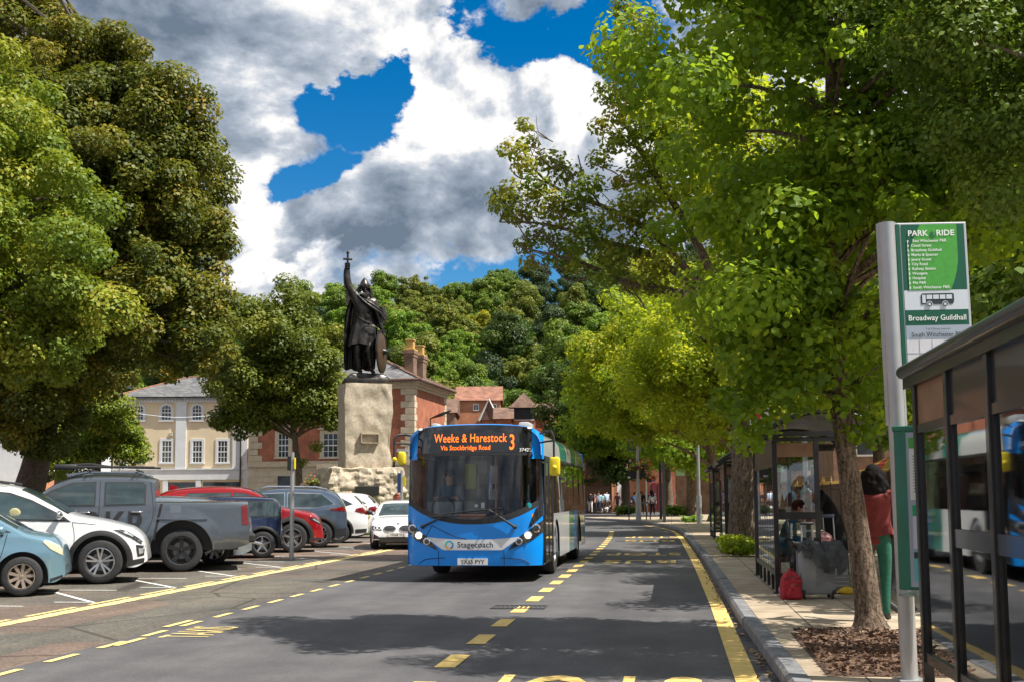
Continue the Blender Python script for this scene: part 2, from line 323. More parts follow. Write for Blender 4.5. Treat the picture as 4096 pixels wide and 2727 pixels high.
sheet('road', road_poly, -.006, M_road)
sheet('road', [(-40, 98), (-6, 88), (10, 97), (60, 140), (50, 160), (-4, 116), (-40, 116)], -.009, M_road)
# pavement slabs (right side)
M_slab, nt, b_, N, L = nodes('paving_slabs'); tc = N('ShaderNodeTexCoord'); br = N('ShaderNodeTexBrick')
mp = N('ShaderNodeMapping'); mp.inputs['Rotation'].default_value = (0, 0, PI / 2); L(tc.outputs['Object'], mp.inputs[0]); L(mp.outputs[0], br.inputs['Vector'])
br.inputs['Scale'].default_value = 1; br.inputs['Brick Width'].default_value = 1.15; br.inputs['Row Height'].default_value = .72; br.inputs['Mortar Size'].default_value = .009
br.inputs['Color1'].default_value = (.40, .32, .235, 1); br.inputs['Color2'].default_value = (.50, .42, .32, 1); br.inputs['Mortar'].default_value = (.09, .08, .06, 1)
nn = N('ShaderNodeTexNoise'); nn.inputs['Scale'].default_value = 2.3; nn.inputs['Detail'].default_value = 7; L(tc.outputs['Object'], nn.inputs[0])
rr = N('ShaderNodeValToRGB'); L(nn.outputs[0], rr.inputs[0]); rr.color_ramp.elements[0].position = .3; rr.color_ramp.elements[0].color = (.62, .6, .56, 1); rr.color_ramp.elements[1].position = .7; rr.color_ramp.elements[1].color = (1.1, 1.08, 1.04, 1)
mx = N('ShaderNodeMix'); mx.data_type = 'RGBA'; mx.blend_type = 'MULTIPLY'; mx.inputs[0].default_value = 1; L(br.outputs[0], mx.inputs[6]); L(rr.outputs[0], mx.inputs[7]); L(mx.outputs[2], b_.inputs['Base Color']); b_.inputs['Roughness'].default_value = .8
n3 = N('ShaderNodeTexNoise'); n3.inputs['Scale'].default_value = 90; L(tc.outputs['Object'], n3.inputs[0]); bp = N('ShaderNodeBump'); bp.inputs['Strength'].default_value = .35; bp.inputs['Distance'].default_value = .01; L(n3.outputs[0], bp.inputs['Height']); L(bp.outputs[0], b_.inputs['Normal'])
kl = [(.86, -25), (.86, 4), (.85, 9.8), (.78, 13.5), (.75, 19.6), (.72, 26), (.62, 33.4), (.5, 42), (.3, 50.3), (-.4, 57), (-1.6, 64), (-3.3, 70.2), (-5.0, 74.2), (-5.75, 76.2), (-5.9, 77.6), (-5.0, 79.2), (-3, 81.5), (1, 85), (8, 90), (14, 96), (60, 128)]
def offset(line, d):
    out = []
    for i, p in enumerate(line):
        a = Vector(line[max(i - 1, 0)]); b = Vector(line[min(i + 1, len(line) - 1)]); t = (b - a).normalized(); out.append((p[0] + t.y * d, p[1] - t.x * d))
    return out
kin = offset(kl, .165)
pav = MB(); pav.prism(kin + [(60, -25)], .0, .118); o = pav.build('pavement', M_slab); o['kind'] = 'structure'
kb = MB()
ks = [Vector((*p, 0)) for p in kl]; L_ = 0
# kerb stones, one by one along the line
segs = []
dense = []
for i in range(len(ks) - 1):
    n_ = max(1, int((ks[i + 1] - ks[i]).length / .9)); dense += [ks[i].lerp(ks[i + 1], k / n_) for k in range(n_)]
dense.append(ks[-1])
rk = random.Random(3)
for i in range(len(dense) - 1):
    a, b = dense[i], dense[i + 1]; t = (b - a).normalized(); nrm = Vector((t.y, -t.x, 0)); g = t * .006; dz = rk.uniform(-.006, .006); w = rk.uniform(-.005, .005)
    A = a + g + nrm * w; B = b - g + nrm * w; C_ = B + nrm * .16; D_ = A + nrm * .16
    top = .128 + dz; e = nrm * .03
    kb.add([A, B, C_, D_, A + Vector((0, 0, top - .03)), B + Vector((0, 0, top - .03)), A + e + Vector((0, 0, top)), B + e + Vector((0, 0, top)), C_ + Vector((0, 0, top - .004)), D_ + Vector((0, 0, top - .004))],
           [(0, 1, 5, 4), (4, 5, 7, 6), (6, 7, 8, 9), (0, 4, 6, 9, 3), (1, 2, 8, 7, 5), (3, 9, 8, 2)])
o = kb.build('kerb', M_kerb); o['kind'] = 'structure'
# far pavement on the left beyond the junction + verge round the monument
sheet('pavement', [(-60, 110), (-16.3, 110), (-4.2, 116.4), (6, 124), (-10, 200), (-60, 200)], .1, M_slab, .13)
sheet('pavement', [(-60, 86), (-19, 86), (-17.5, 88), (-17.5, 109), (-60, 109)], .1, M_slab, .13)
# mulch bed round the near tree
mb = MB(); rm = random.Random(5)
def mulch(cx0, cx1, cy0, cy1, name='mulch_bed', hgt=.05):
    b = MB(); b.grid(lambda u, v: (cx0 + (cx1 - cx0) * u, cy0 + (cy1 - cy0) * v, .121 + hgt * min(1, 8 * min(u, 1 - u, v, 1 - v)) * (.6 + .5 * noise.noise((u * 14, v * 14, cy0)))), 30, 30)
    o = b.build(name, M_mulch, smooth=60); o['kind'] = 'structure'
    rs = np.random.RandomState(int(cy0 * 10)); n = 2600; c = np.stack([rs.uniform(cx0 + .02, cx1 - .02, n), rs.uniform(cy0 + .02, cy1 - .02, n), rs.uniform(.15, .185, n)], 1)
    d = rs.normal(size=(n, 3)) * [1, 1, .25]; d /= np.linalg.norm(d, axis=1)[:, None]; e = np.cross(d, rs.normal(size=(n, 3))); e /= np.linalg.norm(e, axis=1)[:, None]
    l_ = rs.uniform(.012, .04, (n, 1)); w_ = rs.uniform(.005, .012, (n, 1)); V = np.stack([c - d * l_ - e * w_, c + d * l_ - e * w_, c + d * l_ + e * w_, c - d * l_ + e * w_], 1).reshape(-1, 3)
    me = rawmesh('bark_chips', V, np.arange(n * 4).reshape(-1, 4), 4); me.materials.append(mat('bark_chip', (.05, .028, .018), .9, col2=(.24, .14, .085), vscale=60)); q = bpy.data.objects.new('bark_chips', me); COL.objects.link(q); tag(q, 'loose brown bark chips covering the bed round the tree', 'bark chips', kind='stuff'); return o
mulch(1.16, 2.5, 9.2, 12.0)
# the road markings
Y = MB()
def stripe(b, x0, y0, x1, y1, w, z=.001):
    a = Vector((x0, y0, 0)); c = Vector((x1, y1, 0)); t = (c - a).normalized(); n = Vector((t.y, -t.x, 0)) * w / 2
    b.add([(p.x, p.y, z) for p in (a - n, c - n, c + n, a + n)], [(0, 3, 2, 1)])
def pline(b, pts, w, z=.001):
    for i in range(len(pts) - 1): stripe(b, *pts[i], *pts[i + 1], w, z)
rl = [(.585, -10), (.585, 9.8), (.6, 16), (.56, 24), (.48, 32), (.38, 40), (.2, 47)]
lo = offset(rl, -.095); hi = offset(rl, .095)
Y.add([(x, y, .001) for x, y in lo] + [(x, y, .001) for x, y in hi], [(i, i + len(lo), i + 1 + len(lo), i + 1) for i in range(len(lo) - 1)])
y = 2.1
while y < 50:
    xc = -2.02 if y < 28 else -2.02 - .0011 * (y - 28) ** 2
    stripe(Y, xc, y, xc - (.0022 * (y - 28) * .8 if y > 28 else 0), y + .82, .19); y += 1.62
pline(Y, [(.2, 47), (.05, 50), (-.5, 55), (-1.4, 60)], .1)
Y2 = MB()
y = 2.2
while y < 44:
    if not (12.4 < y < 13.2 or 25.6 < y < 26.2): stripe(Y2, -5.79, y, -5.79, y + .56, .085)
    y += 1.0
for (yy) in (12.1, 26.2):
    stripe(Y2, -5.72, yy - .7, -5.72, yy - .05, .085); stripe(Y2, -5.95, yy + 1.0, -5.95, yy + 1.75, .085)
    Y2.text('TAXIS', lambda a, b, yy=yy: (-5.05 - b * 1.1, yy + a, .001), .72, 'LEFT', sx=.56, bold=-.002)
for k in range(3):
    y0 = [5.7, 27.8, 40.2][k]
    Y.text('STOP', lambda a, b, y0=y0: (-.72 - a, y0 + [4.1, 3.1, 3.0][k] - b * [2.3, 1.8, 1.8][k], .001), 1.0, 'CENTER', sx=.78, bold=.012, spacing=1.05)
    Y.text('BUS', lambda a, b, y0=y0: (-.72 - a, y0 - .4 + (0 if k else -1) - b * [2.3, 1.8, 1.8][k], .001), 1.0, 'CENTER', sx=.95, bold=.012, spacing=1.1)
lineobj = Y.build('road_marking', M_yel); lineobj['kind'] = 'structure'
o = Y2.build('road_marking', M_yelr); o['kind'] = 'structure'
# worn wide line along the car park
Y3 = MB(); rw = random.Random(11); y = -2.0
prevx = -8.12
while y < 36.5:
    y2 = y + .22; x2 = -8.12 + rw.uniform(-.02, .02); w = .115; Y3.add([(prevx - w, y, -.006), (prevx + w, y, -.006), (x2 + w, y2, -.006), (x2 - w, y2, -.006)], [(0, 1, 2, 3)]); prevx = x2; y = y2
y = 1.0
while y < 36:
    stripe(Y3, -8.36, y, -8.36, y + 1.25, .085, -.006); y += 1.65
o = Y3.build('road_marking', worn_paint('worn_yellow_paint', (.74, .55, .20), (.86, .68, .30), .40)); o['kind'] = 'structure'
WL = MB()
for k in range(-2, 9):
    y0 = 17.9 + 2.8 * k
    stripe(WL, -10.05, y0, -8.45, y0 - 1.75, .075, -.006); stripe(WL, -10.05, y0, -15, y0, .075, -.006); stripe(WL, -10.5, y0 + .45, -9.2, y0 + .45, .07, -.006); stripe(WL, -9.1, y0 - 1.7, -8.5, y0 - 1.7, .07, -.006)
o = WL.build('road_marking', M_wht); o['kind'] = 'structure'
# drain grille
dg = MB(); M_iron = mat('cast_iron', (.06, .06, .065), .7, metal=.3, bump=.3)
dg.m(M_iron); dg.box(-2.45, -1.72, 15.55, 15.6, -.005, .006); dg.box(-2.45, -1.72, 16.0, 16.05, -.005, .006)
for i in range(12): dg.box(-2.45 + i * .064, -2.42 + i * .064, 15.6, 16.0, -.005, .005)
o = dg.build('drain_grille', None); tag(o, 'iron drain grille set in the road beside a yellow dash', 'drain')
# leaf litter along the gutter
rs = np.random.RandomState(4); n = 620; t = rs.uniform(0, 1, n); yy = 7 + 60 * t ** 1.6
xs_ = np.interp(yy, [p[1] for p in kl[:12]], [p[0] for p in kl[:12]]) - np.abs(rs.normal(0, .07, n)) - .02
c = np.stack([xs_, yy, rs.uniform(.004, .02, n)], 1); d = rs.normal(size=(n, 3)) * [1, 1, .25]; d /= np.linalg.norm(d, axis=1)[:, None]; e = np.cross(d, [0, 0, 1.]); l_ = rs.uniform(.015, .045, (n, 1))
V = np.stack([c - d * l_, c + e * l_ * .6 + [0, 0, .008], c + d * l_, c - e * l_ * .6], 1).reshape(-1, 3)
me = rawmesh('fallen_leaves', V, np.arange(n * 4).reshape(-1, 4), 4); me.materials.append(mat('dry_leaf', (.12, .06, .025), .8, col2=(.4, .26, .12), vscale=3)); q = bpy.data.objects.new('fallen_leaves', me); COL.objects.link(q); tag(q, 'dry brown fallen leaves lying along the kerb', 'leaves', kind='stuff')
# ------------------------------------------------------------ trees
def bark_mat(name, c1, c2):
    M, nt, b, N, L = nodes(name); tc = N('ShaderNodeTexCoord'); mp = N('ShaderNodeMapping'); mp.inputs['Scale'].default_value = (1, 1, .22); L(tc.outputs['Object'], mp.inputs[0])
    n = N('ShaderNodeTexNoise'); n.inputs['Scale'].default_value = 26; n.inputs['Detail'].default_value = 7; n.inputs['Roughness'].default_value = .7; n.inputs['Distortion'].default_value = .6; L(mp.outputs[0], n.inputs[0])
    n2 = N('ShaderNodeTexNoise'); n2.inputs['Scale'].default_value = 34; n2.inputs['Detail'].default_value = 3; L(tc.outputs['Object'], n2.inputs[0])
    ad = N('ShaderNodeMath'); ad.operation = 'MULTIPLY_ADD'; L(n2.outputs[0], ad.inputs[0]); ad.inputs[1].default_value = .45; L(n.outputs[0], ad.inputs[2])
    r = N('ShaderNodeValToRGB'); L(ad.outputs[0], r.inputs[0]); e = r.color_ramp.elements; e[0].position = .60; e[0].color = (*c1, 1); e[1].position = .86; e[1].color = (*c2, 1); L(r.outputs[0], b.inputs['Base Color']); b.inputs['Roughness'].default_value = .95
    bp = N('ShaderNodeBump'); bp.inputs['Strength'].default_value = 1; bp.inputs['Distance'].default_value = .03; L(ad.outputs[0], bp.inputs['Height']); L(bp.outputs[0], b.inputs['Normal']); return M
M_bark = bark_mat('tree_bark', (.045, .03, .02), (.25, .18, .125))
M_barkd = mat('dark_bark', (.05, .04, .03), .95, col2=(.13, .1, .075), vscale=9, bump=.8, bscale=18)
LM = {
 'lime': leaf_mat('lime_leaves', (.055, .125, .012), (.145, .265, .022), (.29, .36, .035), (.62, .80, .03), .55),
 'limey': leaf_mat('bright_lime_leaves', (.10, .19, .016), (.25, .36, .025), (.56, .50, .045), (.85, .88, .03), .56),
 'chest': leaf_mat('chestnut_leaves', (.035, .06, .008), (.135, .155, .016), (.36, .25, .032), (.42, .45, .03), .25),
 'chesty': leaf_mat('yellow_green_leaves', (.085, .15, .014), (.19, .25, .022), (.38, .34, .035), (.52, .6, .03), .28),
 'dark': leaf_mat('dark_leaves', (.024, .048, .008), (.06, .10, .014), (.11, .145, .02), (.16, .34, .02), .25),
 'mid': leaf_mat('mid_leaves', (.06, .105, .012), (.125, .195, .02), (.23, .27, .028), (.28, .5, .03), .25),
 'olive': leaf_mat('olive_leaves', (.08, .115, .014), (.165, .20, .024), (.29, .27, .035), (.4, .46, .04), .25),
 'gold': leaf_mat('golden_leaves', (.16, .19, .012), (.32, .32, .015), (.52, .42, .02), (.7, .65, .02), .25),
 'fresh': leaf_mat('fresh_leaves', (.08, .15, .015), (.17, .27, .025), (.28, .34, .035), (.4, .7, .04), .3),
 'blue': leaf_mat('pine_needles', (.022, .042, .014), (.045, .08, .022), (.08, .115, .03), (.1, .25, .06), .15),
}
def leaf_cloud(clumps, per, size, seed, hexa=False, droop=.0, up=.6):
    rs = np.random.RandomState(seed); C = []; S = []; T = []
    for (cx, cy, cz, r) in clumps:
        n = max(6, int(per * r * r)); d = rs.normal(size=(n, 3)); d /= np.linalg.norm(d, axis=1)[:, None]
        rad = rs.uniform(0, 1, (n, 1)) ** .32; p = d * rad * r * [1, 1, .72]
        C.append(p + [cx, cy, cz]); S.append(d); T.append(np.clip(rs.uniform(-.35, .35) + .42 + rs.normal(0, .17, n) + .12 * d[:, 2], 0, 1))
    C = np.concatenate(C); S = np.concatenate(S); T = np.concatenate(T); n = len(C)
    nrm = S * .85 + rs.normal(size=(n, 3)) * .42 + [0, 0, up]; nrm /= np.linalg.norm(nrm, axis=1)[:, None]
    a = rs.normal(size=(n, 3)) + [0, 0, -droop]; a -= nrm * np.sum(a * nrm, 1)[:, None]; a /= np.linalg.norm(a, axis=1)[:, None]; b = np.cross(nrm, a)
    s = size * rs.uniform(.6, 1.25, (n, 1))
    if hexa:
        pts = [(-.5, 0, 0), (-.28, .42, .07), (.1, .46, .05), (.58, 0, -.06), (.1, -.46, .05), (-.28, -.42, .07)]
        V = np.stack([C + a * s * x + b * s * y + nrm * s * z for x, y, z in pts], 1).reshape(-1, 3); return rawmesh('crown', V, np.arange(n * 6).reshape(-1, 6), 6, np.repeat(T, 6))
    pts = [(-.55, 0, 0), (0, .4, .1), (.55, 0, -.05), (0, -.4, .1)]
    V = np.stack([C + a * s * x + b * s * y + nrm * s * z for x, y, z in pts], 1).reshape(-1, 3)
    return rawmesh('crown', V, np.arange(n * 4).reshape(-1, 4), 4, np.repeat(T, 4))
def crown_clumps(ells, k, rc, seed, shell=.55):
    """clump centres spread through ellipsoids, biased towards the skin"""
    rs = np.random.RandomState(seed); out = []; tot = sum(e[3] * e[4] + e[4] * e[5] for e in ells)
    for e in ells:
        n = int(k * (e[3] * e[4] + e[4] * e[5]) / tot)
        for i in range(n):
            d = rs.normal(size=3); d /= np.linalg.norm(d); q = rs.uniform(shell, 1.0) * (1 + .08 * rs.normal())
            out.append((e[0] + d[0] * e[3] * q, e[1] + d[1] * e[4] * q, e[2] + d[2] * e[5] * q, rc * rs.uniform(.45, 1.5)))
    return out
def limbs(b, start, clumps, every, r0, seed, n=5, sag=.15):
    rr_ = random.Random(seed)
    for i, c in enumerate(clumps):
        if i % every: continue
        e = Vector(c[:3]); z_ = max(start[0].z, min(start[-1].z, e.z - (e - start[-1]).length * .35)); j = min(range(len(start)), key=lambda q: abs(start[q].z - z_)); s0 = start[j]
        mid = s0.lerp(e, .5) + Vector((rr_.uniform(-.1, .1), rr_.uniform(-.1, .1), rr_.uniform(.05, .2))) * (e - s0).length * .6
        q = catmull([s0, mid, e], 4); m_ = len(q); b.tube(q, [r0 * (1 - .85 * k / (m_ - 1)) for k in range(m_)], n, cap=False)
def tree(name, label, cat, trunk, tr, ells, k, rc, per, size, leaf, seed, group=None, hexa=False, every=3, bark=None, limb_r=.07, flare=1.5, extra=None, droop=0, shell=.5, fine=12, up=.6):
    T_ = thing(name, label, cat, trunk[0], group=group); o0 = Vector(trunk[0]); rt = random.Random(seed)
    path = catmull([Vector(p) - o0 for p in trunk], 5); m_ = len(path); rs = [tr * (1 - .55 * i / (m_ - 1)) for i in range(m_)]; rs[0] = tr * flare; rs[1] = tr * (1 + (flare - 1) * .35)
    b = MB(); n = fine; b.tube(path, rs, n, cap=False)
    # knobbly surface
    for i in range(len(b.v)):
        p = Vector(b.v[i]); j = i // n; c = path[j]; d = (p - c); f = 1 + .16 * noise.noise((p.x * 3 + seed, p.y * 3, p.z * 1.3)); b.v[i] = tuple(c + d * f)
    cl = [(c[0] - o0.x, c[1] - o0.y, c[2] - o0.z, c[3]) for c in crown_clumps(ells, k, rc, seed, shell)]
    if extra: cl += [(c[0] - o0.x, c[1] - o0.y, c[2] - o0.z, c[3]) for c in extra]
    limbs(b, path[m_ // 2:], cl, every, limb_r, seed)
    part('trunk', b, bark or M_bark, T_, 50)
    me = leaf_cloud(cl, per, size, seed, hexa, droop, up); me.materials.append(LM[leaf]); c = bpy.data.objects.new('crown', me); COL.objects.link(c); c.parent = T_
    return T_
def pz(px, py, d): return tuple(P(px, py, d))
def gd(px, d, z=0.0):
    v = P(px, 400, d); return (v.x, v.y, z)
# --- left of the street
b0 = gd(22, 47); b0v = Vector(b0)
tree('chestnut_tree', 'big old spreading tree with turning leaves, its dark leaning trunk behind the white car', 'tree',
     [b0, pz(34, 470, 47), pz(52, 400, 47), pz(78, 300, 47), pz(95, 190, 47), pz(105, 90, 47)], .62,
     [(*pz(98, 145, 47), 3.9, 4.6, 4.2), (*pz(28, 30, 48), 2.4, 4.0, 3.2), (*pz(160, 125, 46), 1.6, 2.2, 2.4), (*pz(90, 60, 47), 2.0, 2.6, 1.5), (*pz(150, 225, 46), 3.1, 4, 3.0), (*pz(165, 305, 45), 2.7, 3.5, 2.6), (*pz(55, 330, 44), 3.6, 4, 2.8), (*pz(50, 200, 47), 4.5, 5, 5), (*pz(135, 165, 46), 3.8, 4, 4.2), (*pz(20, 400, 45), 2.6, 3, 2.3)],
     640, .85, 600, .172, 'chest', 21, every=3, bark=M_barkd, limb_r=.16, shell=.45,
     extra=[(*pz(215, 222, 46), .9), (*pz(222, 238, 46), .7), (*pz(205, 260, 46), .8), (*pz(218, 270, 46), .6), (*pz(202, 95, 46), .7), (*pz(196, 130, 46), .8), (*pz(176, 78, 46), .6), (*pz(140, 48, 46), .6), (*pz(112, 30, 46), .6), (*pz(196, 345, 44), .9), (*pz(214, 335, 44), .8), (*pz(186, 365, 44), .6), (*pz(205, 365, 44), .6), (*pz(225, 350, 44), .6), (*pz(222, 322, 45), .8), (*pz(208, 310, 45), .9), (*pz(188, 332, 44), .8), (*pz(170, 375, 44), .5), (*pz(228, 300, 46), .6), (*pz(214, 385, 44), .35)])
tree('chestnut_tree', 'paler yellow-green tree filling the left edge in front of the big spreading tree', 'tree',
     [gd(-70, 36), pz(-68, 350, 36), pz(-55, 250, 36), pz(-40, 150, 36)], .4,
     [(*pz(5, 215, 36), 2.9, 3.2, 4.4), (*pz(20, 290, 35), 3.0, 3, 2.4), (*pz(-40, 120, 36), 3.2, 3.2, 3.2), (*pz(40, 330, 36), 2.2, 2, 1.5)],
     150, .85, 620, .155, 'chesty', 22, every=4, bark=M_barkd, limb_r=.1, extra=[(*pz(95, 255, 35), .7), (*pz(80, 180, 35), .6)])
tree('shrubby_tree', 'low yellow-tinged tree partly covering the left end of the cream building', 'tree',
     [gd(96, 66), pz(98, 470, 66), pz(100, 430, 66)], .22,
     [(*pz(100, 425, 66), 2.1, 2.2, 2.2), (*pz(118, 440, 66), 1.7, 2, 1.5), (*pz(78, 455, 66), 1.8, 2, 1.5), (*pz(120, 412, 65), 1.3, 1.2, .9)],
     70, .7, 600, .18, 'chesty', 23, every=4, limb_r=.06)
tree('chestnut_tree', 'dark leafy tree hanging over the brick wall behind the pickup roof', 'tree',
     [gd(60, 72), pz(60, 440, 72), pz(58, 390, 72)], .3,
     [(*pz(55, 400, 72), 4.0, 3, 3.6), (*pz(25, 350, 70), 4.2, 3, 4.0), (*pz(125, 345, 75), 4, 3, 2.6)], 60, 1.1, 240, .28, 'chest', 24, every=4, limb_r=.1)
tree('chestnut_tree', 'round-headed tree in front of the brick house, left of the statue', 'tree',
     [gd(300, 60), pz(299, 480, 60), pz(297, 455, 60), pz(293, 425, 60), pz(287, 385, 60), pz(282, 340, 60)], .21,
     [(*pz(282, 345, 60), 3.1, 3.2, 3.1), (*pz(268, 385, 60), 2.9, 3, 1.8), (*pz(308, 372, 60), 2.1, 2.4, 2.2), (*pz(235, 415, 60), 1.1, 1.4, .9), (*pz(255, 412, 60), 1.6, 1.4, .8), (*pz(318, 410, 60), 1.1, 1.3, .9), (*pz(300, 400, 60), 1.6, 1.6, 1.2)],
     220, .75, 600, .17, 'olive', 25, every=3, limb_r=.09, extra=[(*pz(221, 424, 60), .45), (*pz(330, 425, 60), .4), (*pz(316, 445, 60), .45), (*pz(303, 462, 60), .35), (*pz(332, 398, 60), .5)])
# --- street trees on the right
tree('lime_tree', 'nearest street tree, thin leaning trunk in the bark chip bed', 'tree',
     [(2.0, 12.45, .12), (1.96, 12.45, .7), (1.86, 12.42, 1.6), (1.78, 12.4, 2.5), (1.74, 12.4, 3.4), (1.75, 12.4, 4.6), (1.8, 12.4, 6)], .14,
     [(1.75, 12.3, 4.2, 1.75, 1.7, 1.35), (1.7, 12.3, 6.0, 2.3, 1.9, 2.1), (3.2, 12.2, 5.2, 1.5, 1.8, 1.6), (1.4, 12.4, 3.3, .9, 1.2, .7), (2.3, 12.2, 7.6, 2.0, 1.6, 1.3)],
     230, .40, 1900, .074, 'lime', 31, hexa=True, every=4, limb_r=.04, droop=.5, shell=.35, fine=16, flare=1.45, up=.45,
     extra=[(*pz(745, 440, 12.2), .22), (*pz(735, 400, 12.2), .3), (*pz(728, 330, 12.1), .3), (*pz(740, 275, 12.0), .25), (*pz(760, 420, 12), .3), (*pz(720, 300, 12), .22), (*pz(790, 395, 11.6), .3), (*pz(815, 340, 11.3), .3), (*pz(700, 210, 12), .25), (*pz(735, 180, 11.5), .3), (*pz(860, 430, 12), .28), (*pz(885, 415, 12), .3), (*pz(870, 380, 12), .35), (*pz(835, 400, 11.9), .3), (*pz(900, 360, 12.5), .35)])
ex = [(505, 205, .42), (512, 190, .35), (520, 215, .4), (498, 196, .3), (513, 148, .36), (524, 165, .35), (535, 185, .4), (528, 142, .28), (550, 160, .4), (565, 172, .42), (545, 200, .45), (560, 215, .5), (575, 200, .5), (590, 225, .5), (590, 185, .4), (600, 160, .35), (585, 240, .5), (565, 245, .45), (540, 235, .4), (525, 245, .3), (530, 262, .3), (610, 250, .5), (620, 215, .5), (605, 275, .4), (625, 180, .4), (615, 140, .4), (622, 110, .45), (608, 92, .4), (600, 125, .3), (632, 90, .4), (618, 60, .35), (613, 42, .3), (640, 130, .5), (645, 165, .5), (640, 200, .5), (650, 230, .5), (635, 245, .5), (660, 260, .5), (575, 268, .3), (550, 258, .25), (640, 60, .5), (655, 100, .6), (650, 280, .5), (630, 285, .35), (622, 8, .35), (640, 20, .5), (525, 125, .25)]
t2 = tree('street_tree', 'thick-trunked street tree whose thin yellowing branches reach out over the road', 'tree',
     [(1.62, 27.9, .12), (1.66, 27.9, .9), (1.7, 27.9, 2.0), (1.74, 27.9, 3.4), (1.8, 27.9, 4.8), (2.0, 27.9, 6.5), (2.2, 28, 9)], .34,
     [(3.2, 28.5, 6.6, 3.0, 3.6, 2.6), (2.6, 28.3, 9.6, 3.0, 3.6, 3.0), (2.2, 27.5, 4.7, 1.3, 2.0, .9), (.9, 28, 10.5, 1.6, 2, 2.4)],
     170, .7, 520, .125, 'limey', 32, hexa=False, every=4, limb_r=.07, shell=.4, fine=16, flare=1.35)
# reaching limbs with twigs, part of the same tree
bl = MB(); base = Vector(t2.location); rr = random.Random(9)
def lim(pts, r0, r1): 
    q = catmull([Vector(p) - base for p in pts], 5); m_ = len(q); bl.tube(q, [r0 + (r1 - r0) * i / (m_ - 1) for i in range(m_)], 7)
DD = 27.2
main = [[(728, 320), (700, 300), (665, 290), (630, 283), (600, 270), (565, 258), (520, 247)], [(728, 320), (690, 285), (650, 255), (600, 240), (545, 224), (500, 222)], [(715, 300), (680, 262), (645, 228), (600, 205), (560, 190), (535, 170), (520, 145)], [(720, 290), (690, 230), (665, 190), (640, 150), (620, 110), (612, 60), (618, 10)],
        [(600, 270), (585, 278), (568, 280), (556, 270)], [(500, 222), (505, 205), (497, 190)], [(560, 190), (540, 180), (520, 178), (510, 168)], [(600, 205), (585, 180), (578, 155)], [(545, 224), (530, 240), (518, 225)], [(640, 150), (625, 140), (610, 120)], [(600, 240), (585, 220), (575, 195)]]
for i, mm in enumerate(main): lim([pz(x, y, DD + .12 * j) for j, (x, y) in enumerate(mm)] if i else [pz(x, y, DD + .02 * j) for j, (x, y) in enumerate(mm)], [.15, .11, .1, .12, .035, .03, .03, .03, .03, .03, .03][i], .014)
for (x, y, r) in ex:
    c = Vector(pz(x, y, DD)); 
    for k in range(4):
        a = c + Vector((rr.uniform(.1, .7), rr.uniform(-.2, .2), rr.uniform(-.6, -.1))); lim([a, a.lerp(c, .5) + Vector((0, 0, rr.uniform(-.06, .06))), c + Vector((rr.uniform(-.3, .3), rr.uniform(-.2, .2), rr.uniform(-.2, .3)))], .013, .006)
part('limb', bl, M_bark, t2, 50)
cl = [(*(Vector(pz(x, y, DD + random.Random(int(x)).uniform(-.5, .8))) - base), r * 1.1) for x, y, r in ex]
me = leaf_cloud(cl, 900, .125, 77, False, .2); me.materials.append(leaf_mat('turning_leaves', (.07, .13, .014), (.19, .25, .025), (.42, .32, .03), (.5, .55, .03), .38)); q = bpy.data.objects.new('crown', me); COL.objects.link(q); q.parent = t2; q['label'] = 'thin yellowing outer leaves over the road'
tree('lime_tree', 'sunlit yellow-green street tree behind the third shelter', 'tree', [(2.6, 46, .12), (2.6, 46, 3), (2.4, 46, 7)], .32,
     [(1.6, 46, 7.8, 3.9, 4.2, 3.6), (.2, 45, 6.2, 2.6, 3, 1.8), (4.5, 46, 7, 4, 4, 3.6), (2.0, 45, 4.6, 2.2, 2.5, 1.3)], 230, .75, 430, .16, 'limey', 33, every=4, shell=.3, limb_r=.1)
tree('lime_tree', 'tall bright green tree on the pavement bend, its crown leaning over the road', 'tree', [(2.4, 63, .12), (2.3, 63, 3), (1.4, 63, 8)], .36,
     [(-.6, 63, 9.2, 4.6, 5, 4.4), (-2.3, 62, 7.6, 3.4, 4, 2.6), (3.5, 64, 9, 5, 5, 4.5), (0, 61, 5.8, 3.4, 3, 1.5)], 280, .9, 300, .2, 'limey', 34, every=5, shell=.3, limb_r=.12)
tree('lime_tree', 'rough-barked street tree with a low bush, right of the walker in white', 'tree', [(1.4, 81, .12), (1.4, 81, 2.5), (1.2, 81, 7)], .42,
     [(1.5, 81, 8.5, 5, 5, 4.5), (1, 80, 5, 3.5, 3, 1.8)], 90, 1.2, 200, .26, 'lime', 35, every=5, limb_r=.12)
tree('lime_tree', 'street tree with a bush at its foot, left of the rough-barked one', 'tree', [(-.2, 88, .12), (-.2, 88, 2.5), (-.6, 88, 7)], .42,
     [(-2.5, 88, 9, 5.5, 5, 4.8), (-4.5, 87, 6.4, 3.2, 3, 2.2)], 110, 1.2, 200, .26, 'lime', 36, every=5, limb_r=.12)
x6 = gd(624, 104, .1)
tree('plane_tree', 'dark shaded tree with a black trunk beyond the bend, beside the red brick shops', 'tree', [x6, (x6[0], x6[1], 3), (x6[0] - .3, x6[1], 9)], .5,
     [(*pz(602, 425, 104), 4.6, 5, 4.2), (*pz(580, 395, 104), 4.2, 5, 3.5), (*pz(625, 440, 103), 3, 3.5, 3), (*pz(612, 455, 102), 2.6, 3, 1.8), (*pz(594, 442, 103), 2.6, 3, 2.4), (*pz(640, 448, 102), 2.0, 3, 1.8)], 150, 1.1, 230, .28, 'dark', 37, every=5, bark=M_barkd, limb_r=.14)
